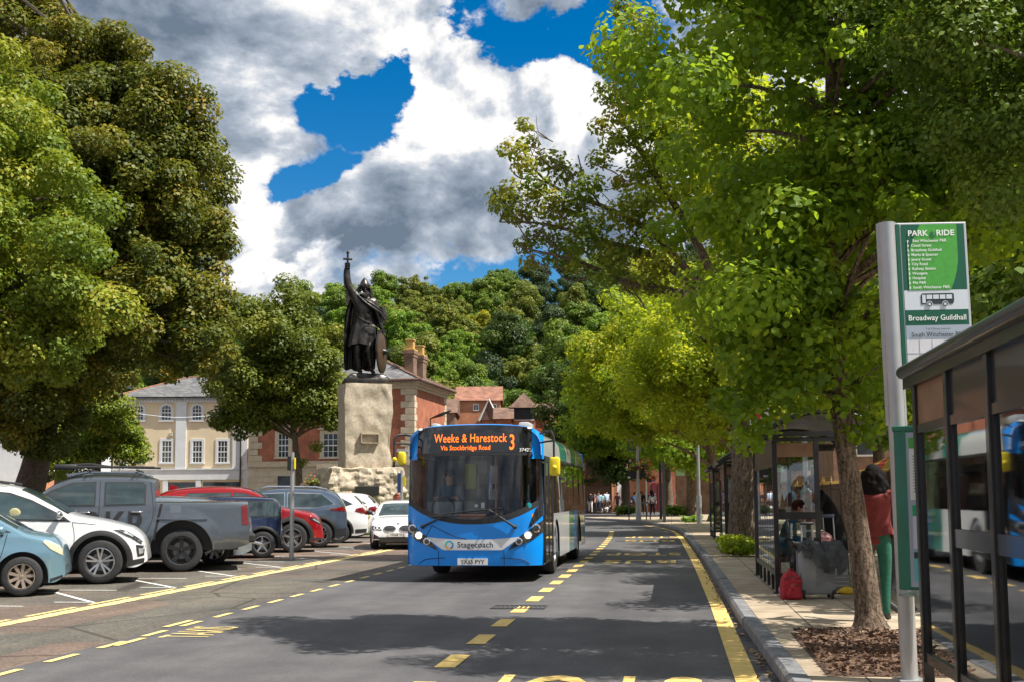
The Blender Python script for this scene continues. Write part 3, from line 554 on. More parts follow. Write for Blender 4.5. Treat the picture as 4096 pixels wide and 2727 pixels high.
# park trees behind the pavement on the right
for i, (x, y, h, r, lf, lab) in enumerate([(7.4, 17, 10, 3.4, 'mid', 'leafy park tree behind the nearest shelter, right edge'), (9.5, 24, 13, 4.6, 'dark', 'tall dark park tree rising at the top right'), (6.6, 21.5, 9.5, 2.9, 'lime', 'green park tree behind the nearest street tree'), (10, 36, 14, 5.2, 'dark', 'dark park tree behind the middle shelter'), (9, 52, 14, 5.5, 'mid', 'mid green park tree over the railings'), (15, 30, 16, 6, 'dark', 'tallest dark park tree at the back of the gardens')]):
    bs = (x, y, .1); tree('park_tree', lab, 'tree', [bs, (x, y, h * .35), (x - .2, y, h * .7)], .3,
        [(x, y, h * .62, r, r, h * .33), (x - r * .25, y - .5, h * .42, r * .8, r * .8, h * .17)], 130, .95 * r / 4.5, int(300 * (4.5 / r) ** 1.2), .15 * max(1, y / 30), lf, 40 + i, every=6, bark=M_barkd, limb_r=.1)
tree('yew_tree', 'very dark needle-leaved tree over the nearest shelter, top right corner', 'tree', [(5.2, 10.2, .1), (5.1, 10.2, 2.6), (4.3, 9.9, 6)], .22,
     [(*pz(985, 60, 9.5), .75, .8, .9), (*pz(1040, 150, 9.5), .7, .8, .6), (*pz(930, -10, 9.6), .7, .8, .7), (*pz(1060, 20, 9.5), 1.0, 1, 1.3)], 110, .34, 2300, .05, 'mid', 39, every=4, limb_r=.06, bark=M_barkd)
# low plants round the trunks
def bush(name, label, x, y, rx, rz, seed, leaf='fresh', n=380, size=.11, z0=.12):
    cl = [(rx * .75 * math.cos(i * 2.4) * math.sqrt((i + .5) / 14), rx * .75 * math.sin(i * 2.4) * math.sqrt((i + .5) / 14), rz * (.35 + .35 * random.Random(seed + i).random()), rz * .55) for i in range(14)]
    T_ = thing(name, label, 'plant', (x, y, z0)); me = leaf_cloud(cl, n, size, seed, False, .3); me.materials.append(LM[leaf]); c = bpy.data.objects.new('foliage', me); COL.objects.link(c); c.parent = T_
    b = MB(); [b.tube([(0, 0, 0), (c_[0] * .5, c_[1] * .5, c_[2] * .6), c_[:3]], [.012, .009, .005], 5) for c_ in cl]; part('stem', b, M_bark, T_)
bush('leafy_shrub', 'bright yellow-green shrub at the foot of the thick street tree', 1.55, 26.9, .48, .5, 3, 'limey', 700, .13)
g = G(623, 517, .12); bush('box_bush', 'clipped dark green bush by the bike stands, under the dark tree', *gd(623, 84, .12)[:2], .75, .75, 5, 'mid', 320, .2)
bush('leafy_shrub', 'tall loose shrub at the foot of a far street tree, left of two', *gd(672, 80, .12)[:2], .75, .75, 6, 'fresh', 220, .24)
bush('leafy_shrub', 'low spreading shrub beside the pale lamp post base', *gd(689, 60, .12)[:2], .6, .4, 7, 'fresh', 260, .2)
# ------------------------------------------------------------ the wooded hill
def hz(p):
    d = Vector(p[:2]).dot(HF.xy); lat = Vector(p[:2]).dot(HR.xy); s = max(0, min(1, (d - 122) / 165)); s = s * s * (3 - 2 * s)
    return (39 + 3 * math.sin(lat * .03 + .6) + 2 * noise.noise((lat * .05, d * .02, 0))) * s + max(0, d - 290) * .03
hb = MB(); 
def hf(u, v):
    lat = -330 + 620 * u; d = 118 + 500 * v; q = HR * lat + HF * d; return (q.x, q.y, hz(q) - .1)
hb.grid(hf, 60, 50); o = hb.build('hill', mat('hill_ground', (.03, .05, .012), .95, var=.4, vscale=.2), smooth=60); o['kind'] = 'structure'
def hill_proto(leaf, seed, kind):
    T_ = thing({'c': 'pine_tree', 'g': 'golden_tree'}.get(kind, 'woodland_tree'), None, 'tree', (0, 0, 0))
    if kind == 'c': ells = [(0, 0, 8, 3.0, 3.0, 5.2), (0, 0, 12, 2.0, 2.0, 2.6), (0, 0, 4.5, 3.8, 3.8, 1.8)]; k = 60; rc = 1.0
    elif kind == 't': ells = [(0, 0, 9, 3.9, 3.9, 6.0), (.6, .3, 14, 2.4, 2.4, 2.4)]; k = 60; rc = 1.35
    else: ells = [(0, 0, 7.5, 4.8, 4.8, 4.4), (1.4, -.8, 10.4, 2.8, 2.8, 2.6), (-1.9, -1.5, 5, 3.6, 3.4, 2.4), (-1.2, .6, 11, 1.8, 1.8, 2.0)]; k = 150; rc = .85
    rs = random.Random(seed); ells = [(e[0] + rs.uniform(-.6, .6), e[1] + rs.uniform(-.6, .6), e[2], e[3] * rs.uniform(.85, 1.15), e[4], e[5] * rs.uniform(.9, 1.1)) for e in ells]
    cl = crown_clumps(ells, k, rc, seed, .55); me = leaf_cloud(cl, 230, .32 if kind != 'c' else .28, seed + 1, False, 0, .45); me.materials.append(LM[leaf]); c = bpy.data.objects.new('crown', me); COL.objects.link(c); c.parent = T_
    b = MB(); b.tube([(0, 0, -1), (0, 0, 3), (.1, 0, 8)], [.35, .28, .12], 7); limbs(b, [Vector((0, 0, 3)), Vector((0, 0, 5)), Vector((.1, 0, 8))], cl, 9, .1, seed); part('trunk', b, M_barkd, T_)
    return T_
kinds = [('mid', 'r'), ('olive', 'r'), ('dark', 'r'), ('fresh', 'r'), ('gold', 'g'), ('blue', 'c'), ('mid', 't'), ('olive', 't'), ('dark', 't')]
labs = {('mid', 'r'): 'mid green round-topped tree in the wood on the hill', ('olive', 'r'): 'olive-brown round-topped tree in the wood on the hill', ('dark', 'r'): 'dark green broad tree in the wood on the hill', ('fresh', 'r'): 'fresh light green tree in the wood on the hill', ('gold', 'g'): 'golden yellow tree standing out in the wood on the hill', ('blue', 'c'): 'dark blue-green conical pine on the wooded hill', ('mid', 't'): 'tall narrow mid green tree on the wooded hill', ('olive', 't'): 'tall narrow olive-brown tree on the wooded hill', ('dark', 't'): 'tall narrow dark green tree on the wooded hill'}
protos = {k: [hill_proto(k[0], 100 + 7 * i + j, k[1]) for j in range(2 if k[0] in ('mid', 'olive', 'dark') else 1)] for i, k in enumerate(kinds)}
used = {}
spots = {(311, 296): ('gold', 'g'), (474, 333): ('gold', 'g'), (490, 345): ('olive', 'r'), (452, 350): ('fresh', 'r'), (525, 300): ('blue', 'c'), (560, 300): ('blue', 'c'), (545, 330): ('blue', 'c'), (478, 272): ('olive', 't'), (497, 300): ('mid', 'r'), (385, 345): ('fresh', 'r'), (400, 275): ('mid', 't'), (430, 300): ('olive', 'r'), (440, 325): ('olive', 'r'), (412, 330): ('olive', 'r'), (520, 350): ('fresh', 'r'), (260, 300): ('olive', 'r'), (275, 320): ('olive', 'r'), (240, 310): ('olive', 'r'), (355, 300): ('fresh', 'r'), (370, 280): ('dark', 't'), (320, 270): ('mid', 't'), (440, 380): ('fresh', 'r'), (470, 375): ('fresh', 'r'), (540, 365): ('olive', 'r'), (560, 330): ('gold', 'g')}
rh = random.Random(17); cnt = 0; row = 0; d = 132
def project(p):
    v = Vector(p) - CAMP; z = v.dot(FWD); return 512 + F * v.dot(RGT) / z, 340.5 + SHY - F * v.dot(UPV) / z
while d < 292:
    lat0 = (-40 - 512) / F * d; lat = lat0 + (row % 2) * 5 + rh.uniform(-2, 2)
    while lat < (800 - 512) / F * d:
        q = HR * (lat + rh.uniform(-2.2, 2.2)) + HF * (d + rh.uniform(-3, 3)); z = hz(q); s = rh.uniform(.78, 1.18)
        px, py = project((q.x, q.y, z + 9 * s)); k = None; best = 24
        for (sx_, sy_), kk in spots.items():
            dd = math.hypot(px - sx_, (py - sy_) * 1.3)
            if dd < best: best = dd; k = kk
        if k is None or k == ('gold', 'g') and best > 13: k = rh.choices(kinds, [6, 6, 2, 5, .35, .4, 4, 4, 1.5])[0]
        pr = rh.choice(protos[k]); first = pr.name not in used
        t_ = pr if first else copy_tree(pr); used[pr.name] = 1
        t_.location = (q.x, q.y, z); t_.rotation_euler = (0, 0, rh.uniform(0, 6.28)); t_.scale = (s * rh.uniform(.9, 1.1), s, s * rh.uniform(.9, 1.15)); 
        zone = 'skyline' if d > 262 else ('upper slope' if d > 215 else ('middle slope' if d > 170 else 'lower slope')); where = 'behind the left trees' if px < 215 else ('left of the statue' if px < 330 else ('behind the statue' if px < 395 else ('above the chimneys' if px < 440 else ('above the bus' if px < 540 else ('beside the street trees' if px < 610 else 'behind the street trees')))))
        tag(t_, labs[k].split(' on the ')[0].split(' in the ')[0].split(' standing ')[0] + ' on the ' + zone + ' of the hill, ' + where, 'tree', 'trees of the wood on the hill'); cnt += 1
        lat += rh.uniform(7.6, 10.0)
    d += 9.3 if d < 240 else 11; row += 1
for k in kinds:
    for pr in protos[k]:
        if pr.name not in used:
            for ch in list(pr.children): bpy.data.objects.remove(ch)
            bpy.data.objects.remove(pr)
print('hill trees', cnt)
# ------------------------------------------------------------ buildings
M_cream = mat('cream_render', (.74, .61, .42), .85, var=.06, vscale=1.2, bump=.1, bscale=20)
M_trim = mat('white_render', (.68, .70, .72), .8, var=.07, vscale=1.5)
M_sash = mat('window_white', (.72, .72, .7), .5)
M_pane = mat('window_glass', (.03, .035, .04), .06, spec=.8, var=.4, vscale=3)
M_slate = brick_mat('slate_roof', (.115, .115, .12), (.19, .185, .185), (.05, .05, .05), bw=.3, bh=.2, ms=.012, rough=.7, var=.3)
M_tile = brick_mat('clay_tiles', (.26, .11, .07), (.36, .17, .11), (.10, .05, .035), bw=.2, bh=.17, ms=.012, var=.3)
M_tiled = brick_mat('dark_clay_tiles', (.15, .085, .06), (.22, .13, .09), (.06, .035, .03), bw=.2, bh=.17, ms=.012, var=.35)
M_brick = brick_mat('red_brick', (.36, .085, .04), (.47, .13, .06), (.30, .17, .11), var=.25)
M_brickd = brick_mat('dark_brick', (.16, .075, .05), (.24, .12, .075), (.2, .16, .12), var=.3)
M_bricko = brick_mat('orange_brick', (.52, .17, .075), (.62, .26, .12), (.4, .26, .18), var=.15)
M_stone = mat('dressed_stone', (.56, .46, .33), .85, var=.12, vscale=2.5, bump=.2)
M_gutter = mat('black_gutter', (.02, .02, .022), .5)
class Facade:
    """local frame at the base of a wall: x along the wall, y into the building, z up"""
    def __init__(s, A, B):
        s.A = Vector((A[0], A[1], 0)); s.d = (Vector((B[0], B[1], 0)) - s.A); s.w = s.d.length; s.d.normalize(); s.n = Vector((-s.d.y, s.d.x, 0)); s.rz = math.atan2(s.d.y, s.d.x)
    def loc(s, px, py):
        v = ray(px, py); t = (s.A - CAMP).dot(s.n) / v.dot(s.n); p = CAMP + v * t; return (p - s.A).dot(s.d), p.z
def sash(T_, u0, u1, z0, z1, nx=3, nz=4, arch=False, fr=.13, y=.0, framem=None, sill=True):
    fm = framem or M_trim; b = MB(); uc = (u0 + u1) / 2; w = (u1 - u0) / 2
    # surround standing proud of the wall
    if arch:
        zc = z1 - w; ring = [(uc + (w + fr) * math.cos(a), zc + (w + fr) * math.sin(a)) for a in [PI * k / 12 for k in range(13)]]; inn = [(uc + w * math.cos(a), zc + w * math.sin(a)) for a in [PI * k / 12 for k in range(13)]]
        for k in range(12): b.prism([ring[k], ring[k + 1], inn[k + 1], inn[k]], y - .06, y + .05, axis='y')
        b.box(u0 - fr, u0, y - .06, y + .05, z0, zc); b.box(u1, u1 + fr, y - .06, y + .05, z0, zc); b.box(uc - .07, uc + .07, y - .1, y - .06, z1 + .02, z1 + fr + .06)
    else:
        b.box(u0 - fr, u0, y - .06, y + .05, z0, z1 + fr); b.box(u1, u1 + fr, y - .06, y + .05, z0, z1 + fr); b.box(u0, u1, y - .06, y + .05, z1, z1 + fr)
        zc = z1
    if sill: b.box(u0 - fr - .04, u1 + fr + .04, y - .14, y + .05, z0 - .12, z0)
    f = part('window_frame', b, fm, T_)
    # deeper lying pane with glazing bars
    p = MB()
    if arch: p.prism([(u0, z0), (u1, z0)] + [(uc + w * math.cos(a), zc + w * math.sin(a)) for a in [PI * k / 10 for k in range(11)]], y - .012, y - .004, axis='y')
    else: p.box(u0, u1, y - .012, y - .004, z0, z1)
    part('pane', p, M_pane, f)
    g = MB(); t = .022
    for i in range(nx + 1):
        x = u0 + (u1 - u0) * i / nx; tt = t * (1.6 if i in (0, nx) else 1); zz = z1 if not arch else zc + math.sqrt(max(0, w * w - (x - uc) ** 2)); g.box(x - tt, x + tt, y - .035, y - .014, z0, zz)
    for j in range(nz + 1):
        z = z0 + (z1 - z0) * j / nz
        if arch and z > zc: hw = math.sqrt(max(0.01, w * w - (z - zc) ** 2))
        else: hw = w
        tt = t * (2.0 if j in (0, nz / 2) else 1); g.box(uc - hw, uc + hw, y - .038, y - .016, z - tt, z + tt)
    part('glazing_bars', g, M_sash, f)
def hiproof(b, u0, u1, y0, y1, z0, z1, inset):
    ym = (y0 + y1) / 2; b.add([(u0, y0, z0), (u1, y0, z0), (u1, y1, z0), (u0, y1, z0), (u0 + inset, ym, z1), (u1 - inset, ym, z1), (u0, y0, z0 - .12), (u1, y0, z0 - .12), (u1, y1, z0 - .12), (u0, y1, z0 - .12)],
        [(0, 1, 5, 4), (1, 2, 5), (2, 3, 4, 5), (3, 0, 4), (6, 9, 8, 7), (0, 6, 7, 1), (1, 7, 8, 2), (2, 8, 9, 3), (3, 9, 6, 0)])
# cream building
DY = 96
A = P(112, 500, DY); B = P(248, 500, DY); fy = Facade(A, B)
T_ = thing('cream_building', 'cream rendered building with white pilasters, arched upper windows and slate roof', 'building', fy.A, fy.rz)
L = lambda px, py: fy.loc(px, py)
zt = L(180, 398)[1]; z1_ = L(180, 469)[1]; z2_ = L(180, 479)[1]
w = MB(); w.box(0, fy.w, 0, 10, 0, zt); part('wall', w, M_cream, T_)
w = MB(); w.box(-.05, fy.w + .02, -.12, 0, z2_, z1_); w.box(-.05, fy.w + .02, -.2, 0, z1_, z1_ + .12)
for a, b in ((119.6, 127.5), (175.9, 186.3), (233, 247.6)):
    u0 = L(a, 440)[0]; u1 = L(b, 440)[0]; w.box(u0, u1, -.13, 0, z1_ + .12, zt - .45); w.box(u0 - .06, u1 + .06, -.17, 0, zt - .45, zt - .3)
w.box(-.1, fy.w + .05, -.2, 0, zt - .3, zt); 
for i in range(44): w.box(i * fy.w / 44, i * fy.w / 44 + .12, -.33, -.2, zt - .22, zt - .04)
w.box(-.1, fy.w + .05, -.4, 0, zt, zt + .08)
for a, b in ((119, 124), (163, 168), (196, 201), (243, 248)): w.box(L(a, 480)[0], L(b, 480)[0], -.1, 0, 0, z2_)
part('pilasters', w, M_trim, T_)
w = MB(); w.box(-.4, fy.w + .1, -.5, -.4, zt + .02, zt + .16); u = L(241.2, 440)[0]; w.tube([(u, -.2, zt), (u, -.2, 0)], .06); part('gutter', w, M_gutter, T_)
r = MB(); hiproof(r, -.45, fy.w + .3, -.5, 10.5, zt + .09, L(173, 368)[1] - .2, 5.2); part('roof', r, M_slate, T_)
r = MB(); zz = L(173, 368)[1] - .2; r.tube([(-.4, -.45, zt + .1), (4.75, 5, zz), (fy.w - 4.9, 5, zz), (fy.w + .3, -.5, zt + .1)], .09, 6); part('ridge_tiles', r, M_tile, T_)
for a, b in ((161.8, 171.4), (192.6, 201.6), (134.5, 143.5), (219.6, 228.6)):
    sash(T_, L(a, 410)[0], L(b, 410)[0], L(a, 419.3)[1], L(a, 404.6)[1], 3, 4, True, .2)
for a, b in ((162, 171.5), (192.8, 202), (218, 227.4), (135.5, 143)):
    sash(T_, L(a, 450)[0], L(b, 450)[0], L(a, 461.8)[1], L(a, 440.2)[1], 3, 4, False, .2)
for a, b in ((168, 196), (203, 240), (128, 160)):
    q = MB(); q.box(L(a, 480)[0], L(b, 480)[0], -.02, .0, .9, z2_ - .2); part('shop_window', q, M_pane, T_)
q = MB(); q.box(L(169.5, 433)[0], L(173, 433)[0], -.12, 0, L(170, 435.5)[1], L(170, 431.5)[1], .02); part('alarm_box', q, mat('beige_plastic', (.5, .47, .38), .5), T_)
# brick house
A = P(248.6, 500, 88); B = P(414.2, 500, 85.5); fb = Facade(A, B)
T_ = thing('brick_house', 'red brick house with pale stone quoins, rusticated ground floor and tall chimneys', 'building', fb.A, fb.rz)
L = lambda px, py: fb.loc(px, py)
ztop = L(408, 380)[1]; zf = L(408, 387.5)[1]; zs = L(300, 461)[1]; DP = 9.5; Wd = fb.w
w = MB(); w.box(0, Wd, 0, DP, zs, zf); part('wall', w, M_brick, T_)
w = MB(); w.box(-.03, Wd + .03, -.04, DP + .04, 0, zs - .35)
for i in range(int((zs - .5) / .42)):
    z = .2 + i * .42; n_ = 12
    for k in range(n_): w.box((k + .5 * (i % 2)) * Wd / n_ + .015, min(Wd, (k + 1 + .5 * (i % 2)) * Wd / n_) - .015, -.075, -.04, z + .015, z + .4)
w.box(-.1, Wd + .12, -.22, DP + .1, zs - .35, zs - .1); w.box(-.05, Wd + .06, -.12, DP + .1, zs - .1, zs + .05)
part('ground_floor', w, M_stone, T_)
w = MB(); i = 0; z = zs + .05
while z < zf - .3:
    ww = 1.05 if i % 2 == 0 else .7; ws = .42 if i % 2 else .7
    for u0, u1 in ((0, ww), (Wd - ww, Wd)): w.box(u0 - (.045 if u0 == 0 else 0), u1 + (.045 if u0 else 0), -.05, ws, z + .012, z + .47, .02)
    w.box(Wd - .1, Wd + .05, DP - ws, DP + .045, z + .012, z + .47, .02)
    z += .485; i += 1
w.box(-.1, Wd + .12, -.14, DP + .1, zf, zf + .22); w.box(-.1, Wd + .3, -.3, DP + .3, zf + .22, ztop - .14); w.box(-.2, Wd + .55, -.55, DP + .5, ztop - .14, ztop)
for k in range(30): u = (k + .5) * Wd / 30; w.prism([(-.52, ztop - .16), (-.14, zf + .24), (-.3, ztop - .16)][::-1], u, u + .14, axis='x')
for k in range(12): v = (k + .5) * DP / 12; w.prism([(Wd + .5, ztop - .16), (Wd + .14, zf + .24), (Wd + .14, ztop - .16)], v, v + .14, axis='y')
part('quoins_and_cornice', w, M_stone, T_)
r = MB(); hiproof(r, -.4, Wd + .7, -.75, DP + .7, ztop + .02, ztop + 2.35, 5.0); part('roof', r, M_slate, T_)
r = MB(); r.tube([(Wd + .7, -.75, ztop + .05), (Wd - 4.3, DP / 2, ztop + 2.38), (5, DP / 2, ztop + 2.38)], .11, 6); r.tube([(Wd + .7, DP + .7, ztop + .05), (Wd - 4.3, DP / 2, ztop + 2.38)], .11, 6); r.tube([(-.4, -.76, ztop + .02), (Wd + .7, -.76, ztop + .02), (Wd + .71, DP + .7, ztop + .02)], .1, 6); part('ridge_tiles', r, M_tiled, T_)
for (u, v, zt2) in ((Wd - .95, 2.3, L(408, 345)[1] + .1), (Wd - 1.05, 5.4, L(408, 349)[1] + .35)):
    c = MB(); c.m(M_brickd); c.box(u - .36, u + .36, v - .5, v + .5, ztop - .2, zt2 - .7); c.m(M_brickd); c.box(u - .41, u + .41, v - .55, v + .55, zt2 - .7, zt2 - .45); c.box(u - .46, u + .46, v - .61, v + .61, zt2 - .45, zt2 - .2)
    M_pot = mat('yellow_clay_pot', (.5, .31, .1), .8, var=.2)
    ch = part('chimney', c, None, T_); c = MB(); c.box(u - .42, u + .42, v - .56, v + .56, zt2 - .2, zt2 - .08, .02); c.box(u - .28, u + .28, v - .28, v + .28, zt2 - .08, zt2 + .55, .03); c.box(u - .34, u + .34, v - .34, v + .34, zt2 + .55, zt2 + .66, .02); part('chimney_pot', c, M_pot, ch)
for a, b in ((278.5, 288.8), (323.5, 338)):
    u0 = L(a, 450)[0]; u1 = L(b, 450)[0]; sash(T_, u0, u1, L(a, 456.5)[1], L(a, 433)[1], 3, 4, False, .28, framem=M_stone)
    q = MB(); zt3 = L(a, 433)[1] + .32; q.prism([(u0 - .5, zt3), (u1 + .5, zt3), ((u0 + u1) / 2, zt3 + .55)], -.2, 0, axis='y'); part('pediment', q, M_stone, T_)
for a, b in ((278, 290.5), (353, 363)):
    q = MB(); q.box(L(a, 480)[0], L(b, 480)[0], -.085, -.05, .9, L(a, 475.3)[1]); part('ground_floor_window', q, M_pane, T_)
q = MB(); q.box(L(326, 480)[0], L(336, 480)[0], -.1, -.05, .1, L(330, 476)[1]); part('door', q, mat('dark_door', (.02, .022, .025), .3), T_)
q = MB(); q.box(L(321, 480)[0], L(325, 480)[0], -.3, -.04, 0, L(330, 466)[1]); q.box(L(337, 480)[0], L(341, 480)[0], -.3, -.04, 0, L(330, 466)[1]); q.box(L(318, 480)[0], L(342.5, 480)[0], -.4, -.04, L(330, 470)[1], L(330, 463)[1]); part('door_surround', q, M_stone, T_)
q = MB(); uc, zc = L(331, 468); q.text('EASTGATE HOUSE', lambda a, b: (uc + a, -.41, zc - .15 + b), .26, 'CENTER'); part('sign_lettering', q, mat('dark_lettering', (.05, .04, .035), .6), T_)
u0, z0 = L(396.8, 451); u1, z1 = L(408, 448)
q = MB(); q.m(mat('sign_white', (.78, .78, .76), .5)); q.box(u0, u1, -.07, -.03, z0, z1); q.m(mat('sign_black', (.02, .02, .02), .5)); q.text('EASTGATE ST', lambda a, b: ((u0 + u1) / 2 + a, -.072, z0 + .06 + b), .19, 'CENTER', sx=.78); part('street_name_plate', q, None, T_)
# lamp on the side wall
q = MB(); q.m(M_gutter); q.tube([(Wd + .05, 4.2, ztop - 2.6), (Wd + .3, 4.2, ztop - 2.5), (Wd + 1.0, 4.0, ztop - 2.3), (Wd + 1.8, 4.0, ztop - 2.0)], [.05, .06, .14, .06], 8); q.tube([(Wd + .12, 4.2, ztop - 2.6), (Wd + .12, 4.2, ztop - 4.6)], .04, 6); part('wall_lamp', q, None, T_)
# far houses
def block(name, label, px0, px1, pyt, d, depth, roofh, wallm, roofm, gable='x', over=.25, zb=0, windows=(), rot=0, pyramid=False):
    A = P(px0, 500, d); B = P(px1, 500, d); f = Facade(A, B); zt = f.loc(px0, pyt)[1]; w_ = f.w
    T_ = thing(name, label, 'building', f.A + Vector((0, 0, 0)), f.rz + rot)
    m_ = MB(); m_.box(0, w_, 0, depth, zb, zt); part('wall', m_, wallm, T_); r = MB()
    if pyramid: r.add([(-over, -over, zt), (w_ + over, -over, zt), (w_ + over, depth + over, zt), (-over, depth + over, zt), (w_ / 2, depth / 2, zt + roofh)], [(0, 1, 4), (1, 2, 4), (2, 3, 4), (3, 0, 4), (0, 3, 2, 1)])
    elif gable == 'x': r.prism([(-over, zt - .1), (depth / 2, zt + roofh), (depth + over, zt - .1), (depth / 2, zt - .05)][:3], -over, w_ + over, axis='x')
    else: r.prism([(-over, zt - .1), (w_ / 2, zt + roofh), (w_ + over, zt - .1)], -over, depth + over, axis='y')
    part('roof', r, roofm, T_)
    for (a, b, c, e) in windows:
        u0, z0 = f.loc(a, e); u1, z1 = f.loc(b, c); q = MB(); q.m(M_sash); q.box(u0 - .1, u1 + .1, -.05, 0.02, z0 - .1, z1 + .1); fr_ = part('window', q, None, T_); q = MB(); q.box(u0, (u0 + u1) / 2 - .03, -.06, -.045, z0, z1); q.box((u0 + u1) / 2 + .03, u1, -.06, -.045, z0, z1); part('pane', q, M_pane, fr_)
    return T_, f, zt
T_, f, zt = block('brick_mill', 'tall orange brick mill building with a clay tile roof, left of the pyramid-roofed tower', 457, 501, 399, 118, 7, 1.7, M_bricko, M_tile, windows=((474, 478, 404, 409), (492, 496, 404, 410)))
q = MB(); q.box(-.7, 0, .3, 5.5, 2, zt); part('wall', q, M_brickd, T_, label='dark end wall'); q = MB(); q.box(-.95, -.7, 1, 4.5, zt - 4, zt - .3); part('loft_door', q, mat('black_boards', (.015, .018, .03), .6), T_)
q = MB(); q.box(f.loc(482, 400)[0], f.loc(497, 400)[0], -2.5, 0, 0, zt - 2.2); part('wall', q, M_bricko, T_); q = MB(); u0 = f.loc(480, 400)[0]; u1 = f.loc(499, 400)[0]; q.prism([(u0, zt - 2.3), ((u0 + u1) / 2, zt - .2), (u1, zt - 2.3)], -2.8, .2, axis='y'); part('roof', q, M_tiled, T_, label='small dormer roof'); q = MB(); q.tube([(u0 - .05, -2.85, zt - 2.35), ((u0 + u1) / 2, -2.85, zt - .2), (u1 + .05, -2.85, zt - 2.35)], .12, 4); part('bargeboard', q, M_sash, T_)
block('low_house', 'low house with a weathered brown roof between the brick house and the mill', 436, 455, 411, 112, 8, 1.6, M_brickd, M_tiled)
T_, f, zt = block('square_tower', 'square brick tower with dark louvres under a pyramid tile roof', 513, 536, 407, 112, 2.3, 1.6, M_bricko, M_tiled, pyramid=True, over=.35)
q = MB(); q.m(mat('louvre_dark', (.02, .022, .03), .6)); q.box(-.04, f.w + .04, -.05, 2.36, zt - 1.15, zt - .02); q.m(M_sash); q.box(-.06, f.w + .06, -.07, 2.38, zt - 1.25, zt - 1.15); part('louvres', q, None, T_)
block('terrace_house', 'house with a plum-brown roof just right of the pyramid-roofed tower', 534, 566, 414, 116, 7, 1.4, M_brick, M_tiled, windows=((545, 549, 424, 430),))
block('terrace_house', 'house with a pink-red tile roof and chimney behind the bus roof', 553, 588, 421, 108, 7, 1.6, M_bricko, M_tile, windows=((577, 582, 436, 445), (565, 569, 430, 437)))
block('terrace_house', 'gabled brown-tiled house half hidden by the dark tree', 586, 612, 428, 106, 8, 2.0, M_brickd, M_tiled, gable='y', windows=((596, 602, 437, 448),))
c = MB(); c.m(M_brick); g_ = P(553, 420, 111); c.box(g_.x - .4, g_.x + .4, g_.y, g_.y + .7, 3, P(553, 414, 111).z); c.m(mat('yellow_clay_pot')); c.cyl(g_.x, g_.y + .35, P(553, 414, 111).z, P(553, 409, 111).z, .16, .13, 8); tag(c.build('chimney_stack', None), 'slim brick chimney stack with yellow pots behind the bus roof', 'chimney')
block('low_house', 'lean-to roofed building against the mill, left of its small dormer', 496, 512, 417, 109, 6, 1.2, M_brick, M_tiled)
# shops beyond the junction
T_, f, zt = block('shop', 'red brick shop with white columns and a maroon fascia beyond the bus', 560, 597, 452, 108, 9, 2.6, M_brick, M_tiled)
q = MB(); q.m(mat('maroon_paint', (.14, .02, .03), .5)); u0, z0 = f.loc(575, 478); u1, z1 = f.loc(597, 470); q.box(u0, u1, -.3, 0, z0, z1); u0, z0 = f.loc(583, 456); u1, z1 = f.loc(597, 450); part('fascia', q, None, T_)
q = MB(); [q.box(f.loc(a, 480)[0] - .1, f.loc(a, 480)[0] + .12, -.25, 0, 0, z0 + 1.0) for a in (579, 584, 588.5, 593)]; part('column', q, M_sash, T_)
for a in (585, 590, 594): 
    q = MB(); u, z = f.loc(a, 468); q.box(u - .35, u + .35, -.05, 0, z - .2, z + 1.3); part('window', q, M_sash, T_)
T_, f, zt = block('shop', 'white-painted shop with a bay window behind the group of walkers', 597, 611, 458, 109, 9, 2.4, M_trim, M_tiled)
for a in (600, 603, 606, 609.5):
    q = MB(); u, z = f.loc(a, 480); q.box(u - .07, u + .07, -.35, 0, 0, f.loc(a, 470)[1]); part('column', q, M_sash, T_)
q = MB(); u0, z0 = f.loc(604.5, 506); u1, z1 = f.loc(609, 480); q.box(u0, u1, -.1, 0, z0, z1); part('shop_window', q, M_pane, T_)
q = MB(); q.m(mat('dark_lettering')); q.text('BAR', lambda a, b: (f.loc(600.5, 466)[0] + a, -.06, f.loc(600, 468)[1] + b), .5, 'CENTER'); part('sign_lettering', q, None, T_)
T_, f, zt = block('shop', 'orange brick building behind the dark tree trunk and the lamp post', 611, 650, 448, 111, 9, 2.4, M_bricko, M_tiled)
for a, b in ((617.5, 621.5), (646, 649)):
    q = MB(); u0, z0 = f.loc(a, 508); u1, z1 = f.loc(b, 478); q.box(u0, u1, -.1, 0, z0, z1); part('door', q, M_sash, T_)
T_, f, zt = block('shop', 'brown brick shop with dark doorways behind the walker in white', 650, 676, 455, 109, 9, 2.4, M_brick, M_tiled)
for a, b in ((652, 656), (658, 663), (666, 671)):
    q = MB(); u0, z0 = f.loc(a, 509); u1, z1 = f.loc(b, 482); q.box(u0, u1, -.1, 0, z0, z1); part('door', q, mat('maroon_paint'), T_)
mat_wall = brick_mat('brown_brick', (.30, .14, .08), (.38, .20, .12), (.28, .2, .14), var=.3)
def wallobj(name, label, pts, h, t, m, cat='wall', cop=None):
    b = MB()
    for i in range(len(pts) - 1):
        a = Vector((*pts[i], 0)); c = Vector((*pts[i + 1], 0)); d = (c - a); l = d.length; d.normalize(); n = Vector((-d.y, d.x, 0)) * t / 2
        b.add([a - n, c - n, c + n, a + n] + [p + Vector((0, 0, h)) for p in (a - n, c - n, c + n, a + n)], [(0, 1, 5, 4), (1, 2, 6, 5), (2, 3, 7, 6), (3, 0, 4, 7), (4, 5, 6, 7)])
    o = b.build(name, m); tag(o, label, cat); return o
wallobj('brick_wall', 'weathered brown brick wall behind the far street trees on the right', [(.6, 96), (5, 90), (9, 78)], 3.1, .35, mat_wall)
